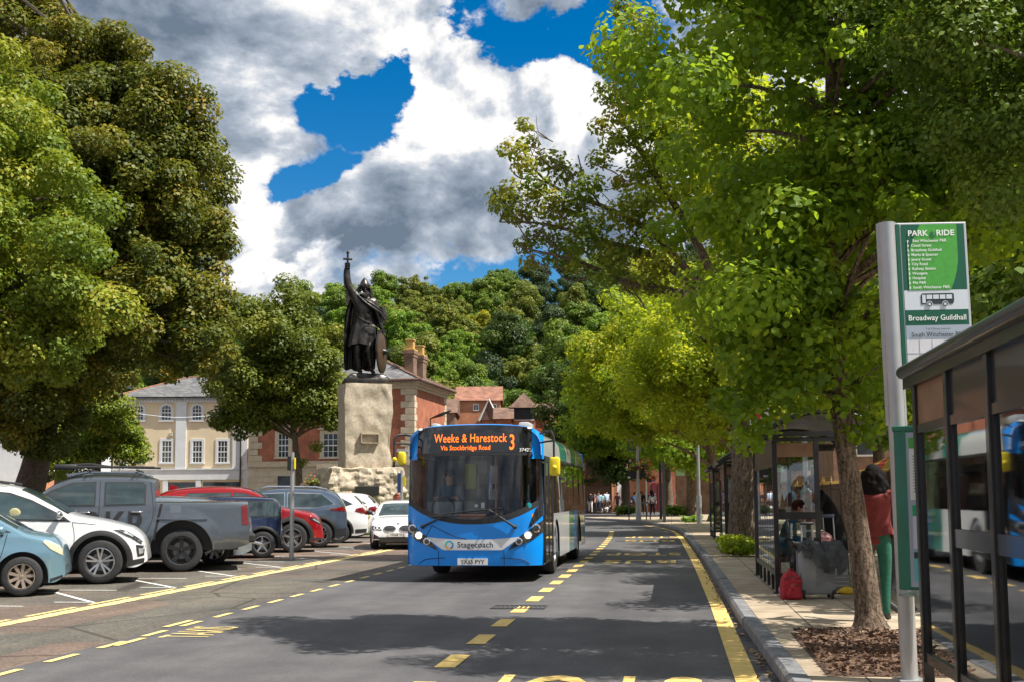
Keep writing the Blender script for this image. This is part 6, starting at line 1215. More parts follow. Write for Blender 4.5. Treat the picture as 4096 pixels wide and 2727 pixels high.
# white band with the operator's name
band = MB()
def bandf(u, v):
    x = -.86 + 1.72 * u; zt_ = .80 - .05 * (1 - (x / .86) ** 2); zb_ = .565; k = abs(x) / .86
    z = (zb_ + max(0, k - .62) * .6) * (1 - v) + zt_ * v; return (x, bY(x, z) - .006, z)
band.grid(bandf, 40, 5); part('white_band', band, M_bw, BT, 40)
q = MB(); q.m(mat('navy_lettering', (.02, .03, .07), .4)); q.text('Stagecoach', lambda p, r: (.05 + p, bY(.05 + p, .62 + r) - .016, .615 + r), .142, 'CENTER', bold=.0015, spacing=1.02); 
part('operator_name', q, None, BT); q = MB()
for k, cc in enumerate([(.0, .42, .62), (.02, .62, .42), (.95, .45, .08), (.0, .25, .6)]):
    q.m(mat('logo_%s' % ['sky', 'green', 'orange', 'blue'][k], cc, .4)); a0 = k * PI / 2 + .4
    n = 8; vs = []
    for i in range(n + 1): an = a0 + (PI / 2 + .15) * i / n; r0, r1 = .045 + .012 * i / n, .078; vs += [(-.42 + r0 * math.cos(an), -1, .655 + r0 * math.sin(an)), (-.42 + r1 * math.cos(an), -1, .655 + r1 * math.sin(an))]
    q.add([(v[0], bY(v[0], v[2]) - .016, v[2]) for v in vs], [(2 * i, 2 * i + 1, 2 * i + 3, 2 * i + 2) for i in range(n)])
part('operator_logo', q, None, BT)
q = MB(); q.m(M_platey); x = .0; q.box(-.27, .27, bY(0, .36) - .03, bY(0, .36) - .012, .305, .42); q.m(mat('sign_black')); q.text('YX65 PYY', lambda p, r: (p, bY(0, .36) - .032, .325 + r), .108, 'CENTER', bold=.0015, sx=.92); part('number_plate', q, None, BT)
# panel gaps
for pts in ([(-.62, .29), (-.62, .55)], [(.56, .29), (.56, .55)], [(-.86, .79), (-.74, 1.0)], [(-.74, 1.0), (-.35, .82), (-.1, .765)], [(-1.0, .32), (-.85, .4), (-.5, .43)], [(1.0, .32), (.85, .4), (.5, .43)]):
    q = MB(); q.tube([(x, bY(x, z) - .002, z) for x, z in spl(pts, 6)], .006, 4); part('panel_gap', q, mat('shut_line'), BT)
# destination box
ztop_ = lambda x: 2.80 - .06 * (x / 1.24) ** 2 - .16 * abs(x / 1.24) ** 9
a = MB(); a.grid(lambda u, v: ((lambda x: (lambda z: (x, bY(x, z), z))(2.24 + (ztop_(x) - 2.24) * v))(-1.06 + 2.12 * u)), 40, 10); part('display_panel', a, M_bblk, BT, 45)
a = MB(); a.grid(lambda u, v: ((lambda x: (lambda z: (x, bY(x, z) - .008, z))(2.24 + .05 * v))(-1.06 + 2.12 * u)), 30, 2); part('display_trim', a, M_black, BT)
q = MB(); q.m(mat('display_glass', (.03, .033, .037), .15)); q.patch([(-.78, 2.3), (.8, 2.3), (.8, 2.66), (-.78, 2.66)], bf(.006), .1, .003); dp = part('display_screen', q, None, BT)
def led(nm, txt, xc, z0, sz, sx, bold):
    q = MB(); q.m(mat('orange_led', (.9, .2, .02), .5, emis=(1, .15, .012), estr=1.05)); q.text(txt, lambda p, r: (xc + p, bY(xc + p, z0 + r) - .013, z0 + r), sz, 'CENTER', sx=sx, bold=bold, spacing=1.06); part(nm, q, None, dp)
led('route_text', 'Weeke & Harestock', -.06, 2.485, .22, .68, .0015); led('route_text', 'Via Stockbridge Road', -.14, 2.345, .12, .82, .001); led('route_number', '3', .70, 2.345, .39, .58, .004)
q = MB(); q.m(mat('white_lettering', (.8, .8, .8), .5)); q.text('37422', lambda p, r: (.935 + p, bY(.935 + p, 2.32 + r) - .010, 2.31 + r), .085, 'CENTER', bold=.0012); part('fleet_number', q, None, BT)
# blue corner pillars above the windscreen and blue roof edge
for s in (-1, 1):
    a = MB(); a.grid(lambda u, v: ((lambda x: (lambda z: (x, bY(x, z) - .004, z))(2.18 + (ztop_(x) + .01 - 2.18) * v))(s * (1.045 + .195 * u))), 8, 10); part('corner_panel', a, M_bb, BT, 45)
    a = MB(); a.grid(lambda u, v: ((lambda z: (lambda x: (x, bY(x, z) - .003, z))(s * (1.17 + (hw(z) - 1.17) * v)))(zws(1.2) - .02 + (2.2 - zws(1.2) + .02) * u)), 12, 4); part('windscreen_pillar', a, M_bblk, BT, 45)
# windscreen
M_ws = glass_mat('windscreen_glass', (.92, .97, .97), 1.45, .0)
a = MB(); a.grid(lambda u, v: ((lambda x: (lambda z: (x, bY(x, z), z))(zws(x) + (2.24 - zws(x)) * v))(-1.18 + 2.36 * u)), 40, 14); part('windscreen', a, M_ws, BT, 60)
q = MB(); q.grid(lambda u, v: ((lambda x: (lambda z: (x, bY(x, z) - .003, z))(zws(x) - .01 + .085 * v * (1 + .3 * abs(x))))(-1.2 + 2.4 * u)), 40, 3); part('windscreen_seal', q, M_black, BT)
# wipers
def wip(x0, z0, x1, z1, x2, z2, x3, z3):
    q = MB(); q.tube([(x0, bY(x0, z0) - .05, z0), (x1, bY(x1, z1) - .055, z1), ((x1 + x0) / 2, bY(x0, z0) - .06, (z0 + z1) / 2)][:2], [.022, .012], 6); q.tube([(x2, bY(x2, z2) - .025, z2), ((x2 + x3) / 2, bY((x2 + x3) / 2, z2) - .03, (z2 + z3) / 2 + .01), (x3, bY(x3, z3) - .025, z3)], .012, 5); q.lathe([(0, -.05), (.035, -.03), (.04, 0)], 10, 'y', c=(x0, bY(x0, z0) - .01, z0)); part('wiper', q, M_black, BT)
wip(.76, .97, .30, 1.28, -.55, 1.20, .56, 1.30); wip(-.92, .98, -.5, 1.17, -.8, 1.16, .25, 1.165)
# sides, roof
for s in (-1, 1):
    # coloured vertical bands
    def zbot(y, s=s):
        z = .30
        for wy in (2.55, 7.75):
            if abs(y - wy) < .56: z = max(z, .5 + math.sqrt(max(0, .56 ** 2 - (y - wy) ** 2)))
        return z
    bands = [(.30, 2.0, M_bblk if s > 0 else M_bw), (2.0, 3.5, M_bw), (3.5, 5.2, M_bw), (5.2, 6.4, M_bgr), (6.4, 7.6, M_bb), (7.6, 8.6, M_bo), (8.6, 9.3, M_bgr), (9.3, BL - .1, M_bb)]
    for (y0, y1, m_) in bands:
        a = MB(); n = max(4, int((y1 - y0) / .07)); a.grid(lambda u, v: ((lambda y: (lambda z: (s * hw(z), y, z))(zbot(y) + (1.18 - zbot(y)) * v))(y0 + (y1 - y0) * u)), n, 7); part('side_panel', a, m_, BT, 40)
    a = MB(); a.grid(lambda u, v: ((lambda y: (lambda z: (s * hw(z), y, z))(1.18 + 1.02 * v))(.34 + (BL - .45) * u)), 30, 5); part('side_glazing', a, glass_mat('side_glass', (.50, .55, .53), 1.5, .06), BT, 40)
    q = MB(); [q.box(min(s * hw(1.7), s * (hw(1.7) + .012)), max(s * hw(1.7), s * (hw(1.7) + .012)), y, y + .05, 1.2, 2.18) for y in (1.95, 3.4, 4.9, 6.4, 7.9, 9.2)]; q.box(min(s * 1.2, s * 1.24), max(s * 1.2, s * 1.24), 3.5, 4.3, 1.85, 1.9); part('window_pillar', q, M_black, BT)
    a = MB(); a.grid(lambda u, v: ((lambda z: (s * (hw(z) + .003), .3 + (BL - .4) * u, z))(2.2 + .05 * v)), 20, 2); part('cantrail', a, M_black, BT)
for (y0, y1, m_) in [(.22, 1.0, M_bw), (1.0, 3.6, M_bw), (3.6, 5.0, M_bgr), (5.0, 6.2, M_bw), (6.2, 7.4, M_bgr), (7.4, 8.3, M_bw), (8.3, 9.0, M_bo), (9.0, BL - .02, M_bb)]:
    a = MB()
    def rf(u, v, y0=y0, y1=y1):
        y = y0 + (y1 - y0) * u; an = (v - .5) * PI; x = math.sin(an); sx_ = math.copysign(abs(x) ** .6, x); sz = abs(math.cos(an)) ** .55; z = 2.25 + .54 * sz; return (sx_ * min(hw(2.25), BW) * 1.0 * (1 - .0 * v), y, z + .03 * sz * math.sin(PI * y / BL))
    a.grid(rf, max(3, int((y1 - y0) / .2)), 36); part('roof', a, m_, BT, 50)
a = MB()
def rfl(u, v):   # joins the front edge to the roof shell
    x = -1.24 + 2.48 * u; A_ = Vector((x, bY(x, ztop_(x)), ztop_(x))); an = math.asin(max(-1, min(1, math.copysign((abs(x) / 1.215 if abs(x) < 1.215 else 1) ** (1 / .6), x)))); B_ = Vector((max(-1.212, min(1.212, x)), .30, 2.25 + .54 * abs(math.cos(an)) ** .55)); p = A_.lerp(B_, v); return p + Vector((0, 0, .02 * math.sin(PI * v)))
a.grid(rfl, 50, 6); part('roof_front_edge', a, M_bb, BT, 50)
q = MB(); q.m(M_bb); q.box(-1.2, 1.2, BL - .12, BL, .35, 2.6, .04); part('rear_panel', q, None, BT); q = MB(); q.m(mat('engine_grille', (.03, .03, .03), .7)); [q.box(-1.1, 1.1, BL, BL + .03, .5 + .09 * k, .54 + .09 * k) for k in range(7)]; part('rear_grille', q, None, BT)
q = MB(); q.m(mat('roof_pod_grey', (.4, .42, .44), .5)); q.box(-.93, -.78, .8, 1.2, 2.74, 2.88, .04); q.box(.72, .95, .8, 1.3, 2.74, 2.88, .05); part('roof_pod', q, None, BT, 40)
for s in (-1, 1): q = MB(); q.m(mat('marker_lamp', (.9, .9, .85), .2, emis=(1, 1, .9), estr=.5)); q.box(s * 1.0 - .035, s * 1.0 + .035, bY(1, 2.76) - .02, bY(1, 2.76) + .02, 2.72, 2.75, .006); part('marker_lamp', q, None, BT)
# doors on the near side (image right)
q = MB(); q.m(M_bblk)
for y in (.45, .50, 1.05, 1.1, 1.68): q.box(1.238, 1.262, y, y + .035, .32, 2.2)
q.box(1.238, 1.26, .45, 1.7, .32, .38); q.box(1.238, 1.26, .45, 1.7, 2.14, 2.2); dr = part('door', q, None, BT)
q = MB(); q.box(1.236, 1.25, .54, 1.05, .40, 2.12); q.box(1.236, 1.25, 1.14, 1.67, .40, 2.12); part('door_glass', q, glass_mat('side_glass'), dr)
# mirrors on hooped arms
for s in (-1, 1):
    q = MB(); z0 = 2.52; X = s * 1.24
    if s < 0: q.tube([(X + .06, .22, 2.62), (X, .05, 2.63), (X - .1, -.1, 2.62), (X - .16, -.12, 2.54), (X - .16, -.12, 2.04)], .02, 8); q.tube([(X + .06, .22, 2.46), (X, .05, 2.47), (X - .14, -.1, 2.47)], .017, 8)
    else: q.tube([(X - .04, .2, 2.62), (X + .1, -.2, 2.63), (X + .24, -.5, 2.62), (X + .28, -.5, 2.52), (X + .28, -.5, 2.0)], .02, 8); q.tube([(X - .04, .2, 2.46), (X + .1, -.2, 2.46), (X + .27, -.48, 2.46)], .017, 8)
    mx_ = X - .02 if s < 0 else X + .29; my = -.12 if s < 0 else -.5; zc = 2.20 if s < 0 else 2.02
    arm = part('mirror_arm', q, M_black, BT, 50); q = MB(); q.m(mat('yellow_plastic', (.72, .58, .02), .4)); q.box(mx_ - (.07 if s < 0 else .09), mx_ + (.07 if s < 0 else .09), my - .04, my + .1, zc - (.12 if s < 0 else .165), zc + (.12 if s < 0 else .165), .04); q.lathe([(0, -.07), (.035, -.05), (.045, -.02)], 10, 'y', c=(mx_ + (0 if s > 0 else -.12), my - .02, zc - .02)); part('mirror', q, None, BT, 50)
# inside
M_bin = mat('bus_interior', (.20, .21, .24), .8, var=.3, vscale=3); q = MB(); q.m(M_bin); q.box(-1.15, 1.15, .6, BL - .3, .38, .42); q.box(-1.15, 1.15, BL - .35, BL - .3, .4, 2.3); q.box(-1.2, 1.2, .35, BL - .3, 2.26, 2.3)
q.box(-1.2, -1.18, .6, BL - .3, .4, 1.2); q.box(1.18, 1.2, 1.8, BL - .3, .4, 1.2); part('saloon', q, None, BT)
M_dash = mat('dash_grey', (.19, .20, .22), .7); q = MB(); q.m(M_dash); q.prism([(.2, .8), (.75, .8), (.75, 1.08), (.42, 1.16), (.28, 1.02)], -1.15, .18, axis='x'); q.box(-.95, -.30, .62, .70, 1.05, 1.42, .02); q.box(.18, 1.12, .25, .62, .75, 1.04, .03); part('dashboard', q, None, BT, 40)
q = MB(); q.m(mat('orange_trim', (.8, .18, .04), .5)); q.box(-.28, .2, .3, .34, 1.13, 1.2, .01); q.m(mat('ticket_machine', (.05, .055, .06), .5)); q.box(-.22, .18, .36, .6, 1.2, 1.44, .04); q.m(M_platey); q.box(-.02, .04, .35, .36, 1.32, 1.37); q.box(.1, .16, .35, .36, 1.3, 1.4); part('ticket_machine', q, None, BT)
q = MB(); q.lathe([(.2, -.015), (.225, 0), (.2, .015), (.185, 0)], 20, 'y', c=(-.65, .62, 1.30)); part('steering_wheel', q, M_black, BT, 60)
q = MB(); q.m(mat('grab_pole', (.55, .25, .12), .4)); [q.cyl(x, y, .42, 2.28, .02, n=8) for x, y in ((.25, 1.1), (.62, 2.0), (-.2, 2.2), (.95, 1.8), (.45, 3.4), (.8, 3.2))]; part('grab_pole', q, None, BT)
q = MB(); q.m(mat('seat_blue', (.05, .06, .16), .9, var=.3, vscale=8)); [q.box(x, x + .42, y, y + .1, .75, 1.45, .04) or q.box(x, x + .42, y - .4, y, .75, .85, .03) for x in (-1.1, -.66, .25, .7) for y in (3.0, 3.8, 4.6, 5.4, 6.2)]; part('seat', q, None, BT, 40)
q = MB(); q.m(mat('cab_screen_dark', (.05, .055, .065), .25)); q.box(-.02, .0, .7, 1.6, .5, 1.95); q.box(-1.15, 0, 1.62, 1.66, .5, 2.2); q.m(mat('notice_white', (.6, .62, .65), .6)); q.box(.06, .2, 1.64, 1.65, 1.75, 2.1); q.box(.06, .2, 1.64, 1.65, 1.45, 1.66); q.m(mat('hi_vis_yellow', (.45, .5, .05), .7)); q.box(-.42, -.2, 1.55, 1.6, 1.65, 2.15, .02); part('cab_partition', q, None, BT)
q = MB(); q.m(mat('sticker_cyan', (.02, .55, .62), .5)); q.lathe([(0, -.003), (.05, -.003)], 16, 'y', c=(1.0, bY(1, 1.35) - .004, 1.35)); q.m(mat('sticker_orange', (.85, .3, .05), .5)); q.patch([(1.05, 1.12), (1.1, 1.12), (1.1, 1.2), (1.05, 1.2)], bf(.004), .1, .001); part('sticker', q, None, BT)
for y in (2.55, 7.75):
    for s in (-1, 1): wheel(BT, s * 1.08, y, .47, 1, (8, 'plain'), M_alloy, .55, .27) if False else None
def bwheel(x, y, s):
    w = MB(); w.M = Matrix.Translation((x, y, .47)); h = .13; R_ = .47; w.lathe([(R_ * .56, -h), (R_ * .95, -h), (R_, -h * .6), (R_, h * .6), (R_ * .95, h), (R_ * .56, h)], 36, axis='x'); wo = part('wheel', w, M_rub, BT, 40)
    b = MB(); b.M = w.M; b.lathe([(0, s * .05), (.1, s * .05), (.12, s * .02), (.24, s * .02), (.265, s * .12)], 24, axis='x'); part('rim', b, M_alloy, wo, 40)
for y in (2.55, 7.75):
    for s in (-1, 1): bwheel(s * 1.07, y, s)
q = MB(); q.box(-.95, .95, .8, BL - .5, .28, .4); [q.box(s * .88 - .02, s * .88 + .02, y - .6, y + .6, .3, 1.1) for s in (-1, 1) for y in (2.55, 7.75)]; part('chassis', q, M_black, BT)
# ------------------------------------------------------------ shelters
M_sh = mat('black_powder_coat', (.012, .012, .013), .35, coat=.3, var=.3, vscale=12)
M_shg = glass_mat('shelter_glass', (.38, .41, .41), 1.5, .0, .03, .06)
M_shc = glass_mat('clear_shelter_glass', (.86, .90, .89), 1.5, .03, .02, .08)
M_shr = mat('smoked_roof', (.03, .03, .032), .25, var=.4, vscale=3)
M_brown = mat('brown_panel', (.24, .13, .07), .5, var=.25, vscale=3)
M_galv = mat('galvanised_steel', (.42, .43, .44), .45, metal=.55, var=.1, vscale=3)
def shelter(label, x, y0, n, bay, cross, strips=False, clear=True, width=1.35, endw=.58, near=False, ov=.16, arch=.30, eo=.28, group='bus shelters along the pavement'):
    T_ = thing('bus_shelter', label, 'bus shelter', (x, y0, .118), 0, group); Ln = n * bay; z1 = 2.20; G_ = M_shc if clear else M_shg
    for k in range(n + 1):
        a = MB(); a.box(-.035, .035, k * bay - .035, k * bay + .035, 0, z1, .006); a.box(-.06, .06, k * bay - .06, k * bay + .06, 0, .012); part('post', a, M_sh, T_)
    if strips:
        for j in range(1, 5): a = MB(); yy = Ln * j / 5; a.box(-.02, .02, yy - .02, yy + .02, 0, .25); part('foot', a, M_sh, T_)
    for y in (0, Ln):
        a = MB(); a.box(endw - .035, endw + .035, y - .03, y + .03, 0, z1, .006); part('post', a, M_sh, T_)
        
        for zz in ((1.04, 1.14), (.22, .28)): a = MB(); a.box(.035, endw - .035, y - .02, y + .02, *zz); part('end_rail', a, M_sh, T_)
        a = MB(); a.box(.035, width, y - .02, y + .02, z1 - .06, z1); part('end_rail', a, M_sh, T_)
        a = MB(); a.box(.035, endw - .035, y - .004, y + .004, .28, 1.04); a.box(.035, endw - .035, y - .004, y + .004, 1.14, 1.92); part('glass_panel', a, G_, T_)
        a = MB(); a.box(.035, endw - .035, y - .012, y + .012, 1.92, 2.12); part('advert_panel', a, M_brown, T_)
    for k in range(n):
        a = MB(); ya, yb = k * bay + .035, (k + 1) * bay - .035; has = cross and (k in cross)
        a.box(-.022, .022, ya, yb, .24, .31); a.box(-.022, .022, ya, yb, 1.80, 1.86)
        if has: a.box(-.022, .022, ya, yb, 1.06, 1.17)
        for yy in (ya, yb): a.box(-.018, .018, yy - (.03 if yy == yb else 0), yy + (.03 if yy == ya else 0), .31, 1.80)
        if strips:
            for j in range(1, 8): yy = ya + (yb - ya) * j / 8; a.box(-.006, .006, yy - .008, yy + .008, .31, 1.80)
        part('panel_frame', a, M_sh, T_)
        g = MB()
        if has: g.box(-.004, .004, ya + .03, yb - .03, .31, 1.06); g.box(-.004, .004, ya + .03, yb - .03, 1.17, 1.80)
        else: g.box(-.004, .004, ya + .03, yb - .03, .31, 1.80)
        part('glass_panel', g, G_, T_)
        g = MB(); g.box(-.01, .01, ya, yb, 1.86, 2.16); part('advert_panel', g, M_brown if (k == n - 1 and near) else M_sh, T_)
    a = MB()
    def rf(u, v):
        t = -ov + (width + ov + .14) * u; s_ = math.sin(PI * min(1, max(0, u))); return (t, -eo + (Ln + 2 * eo) * v, 2.24 + arch * s_ ** .75)
    a.grid(rf, 18, 2 + n * 2); k0 = len(a.v); a.add([(p[0], p[1], p[2] + .03) for p in a.v[:k0]], [f[::-1] for f in a.f[:]])
    part('roof', a, M_shr, T_, 50)
    a = MB(); 
    for t in (-ov, width + .14): a.tube([(t, -eo - .02, 2.245), (t, Ln + eo + .02, 2.245)], .048, 10)
    for y in (-eo - .01, Ln + eo + .01): a.tube([(rf(u / 12, 0)[0], y, rf(u / 12, 0)[2] + .01) for u in range(13)], .04, 8); a.box(-ov, width + .14, y - .02, y + .02, 2.2, 2.27)
    for k in range(n + 1): a.tube([(rf(u / 12, 0)[0], k * bay, rf(u / 12, 0)[2] + .035) for u in range(13)], .018, 6)
    a.box(-.05, .05, -.25, Ln + .25, 2.13, 2.24); part('roof_edge', a, M_sh, T_, 50)
    a = MB(); a.box(.12, .5, .35, Ln - .35, .44, .48, .01); [a.box(.28, .34, y, y + .05, 0, .44) for y in (.6, Ln - .65)]; part('bench', a, mat('red_brown_bench', (.12, .04, .03), .5), T_)
    return T_
shelter('nearest bus shelter, cut by the right edge, reflecting the bus', 1.72, 3.66, 5, .93, (0, 1, 2, 3), near=True, clear=False, ov=.06, arch=.12, eo=.16)
shelter('bus shelter behind the nearest street tree with suitcases at its end', 1.47, 16.78, 1, 3.8, (), strips=True, group='bus shelters along the pavement')
shelter('small bus shelter just beyond the thick street tree', 1.40, 30.3, 1, 3.0, (), strips=True)
shelter('farthest bus shelter, in front of the bright green trees', 1.36, 37.4, 1, 3.4, (), strips=True)
# ------------------------------------------------------------ the park-and-ride sign and its timetable case
PP = P(903, 500, 8.72); px_, py_ = PP.x, PP.y
T_ = thing('bus_stop_sign', 'tall grey pole with a green and white park and ride flag above the shelter roof', 'bus stop sign', (px_, py_, .118), math.radians(8))
T_.rotation_euler = (0, -.014, math.radians(8))
a = MB(); prof = [(-.085, -.03), (-.06, -.06), (.06, -.06), (.085, -.03), (.085, .05), (.06, .075), (-.06, .075), (-.085, .05)]
a.prism([(.062 * math.cos(t), .062 * math.sin(t)) for t in [k * PI / 14 for k in range(28)]], 0, 3.46); a.prism([(-.062, -.02), (.062, -.02), (.085, .01), (.085, .03), (-.072, .03)], 1.9, 3.46); a.box(-.1, .1, -.1, .1, 0, .015); part('pole', a, M_galv, T_, 40)
M_dg = mat('sign_dark_green', (.004, .10, .055), .4); M_lg = mat('sign_light_green', (.07, .36, .05), .4, var=.1, vscale=30); M_sw = mat('sign_pale', (.62, .68, .74), .45); M_sgry = mat('sign_grey', (.36, .42, .5), .45); M_lt = mat('sign_letter_white', (.85, .88, .86), .5); M_dk = mat('sign_letter_dark', (.02, .035, .04), .5)
FX, FW, ZT, ZB = .105, .485, 3.44, 2.36
fy_ = -.012
def SG(nm, u0, u1, z0, z1, m_, y): a = MB(); a.box(FX + u0 * FW, FX + u1 * FW, fy_ - y - .003, fy_ - y, z0, z1); return part(nm, a, m_, T_)
def Z(t): return ZT - (ZT - ZB) * t
a = MB(); a.box(FX - .03, FX + FW + .02, -.012, .03, ZB - .02, ZT + .015, .004); part('sign_frame', a, mat('anodised_frame', (.6, .6, .63), .35, metal=.5), T_)
a = MB(); a.box(FX - .045, FX - .015, -.03, .035, ZB - .02, ZT); part('sign_mount', a, M_dg, T_)
SG('sign_face', 0, 1, Z(.475), ZT, M_dg, .002)
a = MB(); n = 26; L_e = []; R_e = []
for i in range(n + 1):
    t = i / n; z = Z(.0 + .475 * t); l = .30 - .22 * (1 - (1 - t) ** 2) ** .5 * 1.0 if t < 1 else .08; l = .30 - .22 * math.sin(min(1, t * 1.6) * PI / 2); r = .88 - .14 * max(0, (t - .45) / .55) ** 2; L_e.append((FX + l * FW, z)); R_e.append((FX + r * FW, z))
a.add([(u, fy_ - .007, z) for u, z in L_e] + [(u, fy_ - .007, z) for u, z in R_e], [(i, i + 1, n + 2 + i, n + 1 + i) for i in range(n)]); part('sign_leaf', a, M_lg, T_)
SG('sign_face', 0, 1, Z(.615), Z(.475), M_sw, .002); SG('sign_face', 0, 1, Z(.725), Z(.615), M_dg, .002); SG('sign_face', 0, 1, Z(.825), Z(.725), M_sgry, .002); SG('sign_face', 0, 1, ZB, Z(.825), mat('sign_blank', (.66, .66, .70), .5, var=.06, vscale=10), .002)
def ST(nm, txt, u, z, sz, m_, al='LEFT', sx=1.0, bold=0.0): a = MB(); a.text(txt, lambda p, r: (FX + u * FW + p, fy_ - .010, z + r), sz, al, sx=sx, bold=bold); return part(nm, a, m_, T_)
ST('sign_title', 'PARK', .10, Z(.083), .062, M_lt, bold=.0012, sx=1.02); ST('sign_title', 'RIDE', .55, Z(.083), .062, M_lt, bold=.0012, sx=1.08); ST('sign_ampersand', '&', .44, Z(.10), .075, M_dg)
for i, tx in enumerate(['East Winchester P&R', 'Chesil Street', 'Broadway Guildhall', 'Marks & Spencer', 'Jewry Street', 'City Road', 'Railway Station', 'Westgate', 'Hospital', 'Pitt P&R', 'South Winchester P&R']):
    z = Z(.128 + .0335 * i); ST('stop_name', tx, .14 + (.03 if i == 0 else 0), z, .030, M_lt, bold=.0003)
a = MB(); [a.box(FX + .085 * FW, FX + .105 * FW, fy_ - .010, fy_ - .007, Z(.128 + .0335 * i), Z(.128 + .0335 * i) + .014) for i in range(11)]; a.box(FX + .088 * FW, FX + .094 * FW, fy_ - .0095, fy_ - .007, Z(.47), Z(.12)); part('stop_line', a, M_lt, T_)
# bus pictogram
a = MB(); a.m(M_dk); bx0, bx1 = FX + .26 * FW, FX + .78 * FW; bz1, bz0 = Z(.498), Z(.575); a.prism([(bx0, bz0), (bx1 - .01, bz0), (bx1, bz0 + .02), (bx1, bz1 - .008), (bx1 - .012, bz1), (bx0 + .012, bz1), (bx0, bz1 - .012)], fy_ - .008, fy_ - .005, axis='y'); a.m(M_sw)
for k in range(4): w_ = (bx1 - bx0 - .05) / 4; a.box(bx0 + .042 + k * w_, bx0 + .042 + (k + 1) * w_ - .008, fy_ - .010, fy_ - .008, bz0 + .038, bz1 - .012)
a.box(bx0 + .008, bx0 + .034, fy_ - .010, fy_ - .008, bz0 + .008, bz1 - .012)
for cx in (bx0 + .062, bx1 - .07): a.m(M_sw); a.lathe([(0, -.0115), (.024, -.0115)], 16, 'y', c=(cx, fy_, bz0)); a.m(M_dk); a.lathe([(.012, -.0125), (.019, -.0125)], 16, 'y', c=(cx, fy_, bz0))
part('bus_pictogram', a, None, T_)
ST('stop_title', 'Broadway Guildhall', .5, Z(.69), .058, M_lt, 'CENTER', bold=.0005, sx=.98); ST('stop_subtitle', 'P & R Buses towards', .5, Z(.758), .022, M_dk, 'CENTER'); ST('stop_subtitle', 'South Winchester P&R', .5, Z(.805), .047, M_dk, 'CENTER', bold=.0005, sx=.93)
a = MB(); [a.box(FX + FW * k / 5 - .0008, FX + FW * k / 5 + .0008, fy_ - .007, fy_ - .005, ZB, Z(.825)) for k in range(1, 5)]; a.box(FX, FX + FW, fy_ - .007, fy_ - .005, Z(.92), Z(.92) + .0015); part('sign_grid', a, M_sgry, T_)
# timetable case on the same pole
T_ = thing('timetable_case', 'green metal timetable case on the grey pole with paper notices inside', 'timetable case', (px_ + .02, py_ - .09, .118), math.radians(-14))
z0, z1 = .68, 1.86; M_cg = mat('green_enamel', (.008, .15, .09), .35, coat=.4, var=.15, vscale=6)
a = MB(); a.box(-.085, .30, -.045, .045, z0, z1, .006); part('case', a, M_cg, T_); a = MB(); a.box(-.095, .31, -.055, .05, z1 - .01, z1 + .03, .006); a.box(-.03, .0, -.052, -.04, z0, z1); a.box(.28, .3, -.052, -.04, z0, z1); part('frame', a, M_cg, T_)
a = MB(); a.box(-.09, .31, -.05, .05, z0 - .05, z0, .004); part('bottom_strip', a, mat('chipped_paint', (.5, .5, .48), .6, col2=(.01, .14, .09), vscale=22), T_)
a = MB(); a.box(.0, .28, -.049, -.046, z0 + .02, z1 - .02); part('backing', a, M_sgry, T_)
def notice(nm, u0, u1, za, zb_, m_, d=.052): a = MB(); a.box(u0, u1, -d - .001, -d + .001, za, zb_); return part(nm, a, m_, T_)
notice('notice', .02, .26, 1.34, 1.80, mat('paper_white', (.74, .75, .74), .8)); notice('notice_header', .02, .26, 1.72, 1.80, M_lg, .054); notice('notice', .03, .26, .98, 1.30, mat('paper_lilac', (.62, .6, .7), .8)); notice('notice_header', .03, .26, 1.22, 1.30, mat('bright_green', (.01, .36, .14), .6), .054)
notice('notice', .03, .26, .74, .96, mat('paper_teal', (.12, .5, .52), .8)); notice('notice_header', .03, .26, .91, .955, M_dk, .054)
a = MB(); r5 = random.Random(2); 
for z in np.arange(1.66, 1.38, -.022): a.box(.045, .045 + r5.uniform(.08, .19), -.0545, -.053, z, z + .007)
for z in np.arange(1.19, 1.0, -.024): a.box(.06, .06 + r5.uniform(.06, .17), -.0545, -.053, z, z + .006)
for i in range(6): a.box(.055, .075, -.0545, -.053, .76 + i * .022, .775 + i * .022)
part('print_lines', a, mat('print_grey', (.12, .13, .15), .8), T_); a = MB(); a.m(M_lt); [a.box(.085, .24, -.0545, -.053, .76 + i * .022, .775 + i * .022) for i in range(6)]; part('timetable_rows', a, None, T_)
# flag by the middle shelter
T_ = thing('bus_stop_flag', 'white bus stop flag with a red corner above the middle shelter', 'bus stop sign', (1.78, 21.0, .118), 0); a = MB(); a.cyl(0, 0, 0, 2.95, .035, n=10); part('pole', a, M_galv, T_)
a = MB(); a.m(mat('flag_white', (.7, .72, .76), .5)); a.box(-.36, .02, -.02, .02, 2.42, 2.86); a.m(mat('flag_red', (.6, .03, .03), .5)); a.box(-.35, -.16, -.024, -.02, 2.74, 2.85); a.m(mat('flag_navy', (.03, .04, .14), .5)); a.box(-.34, .0, -.024, -.02, 2.56, 2.62); a.m(M_lt); a.text('Broadway', lambda p, r: (-.17 + p, -.026, 2.575 + r), .05, 'CENTER'); part('flag', a, None, T_)
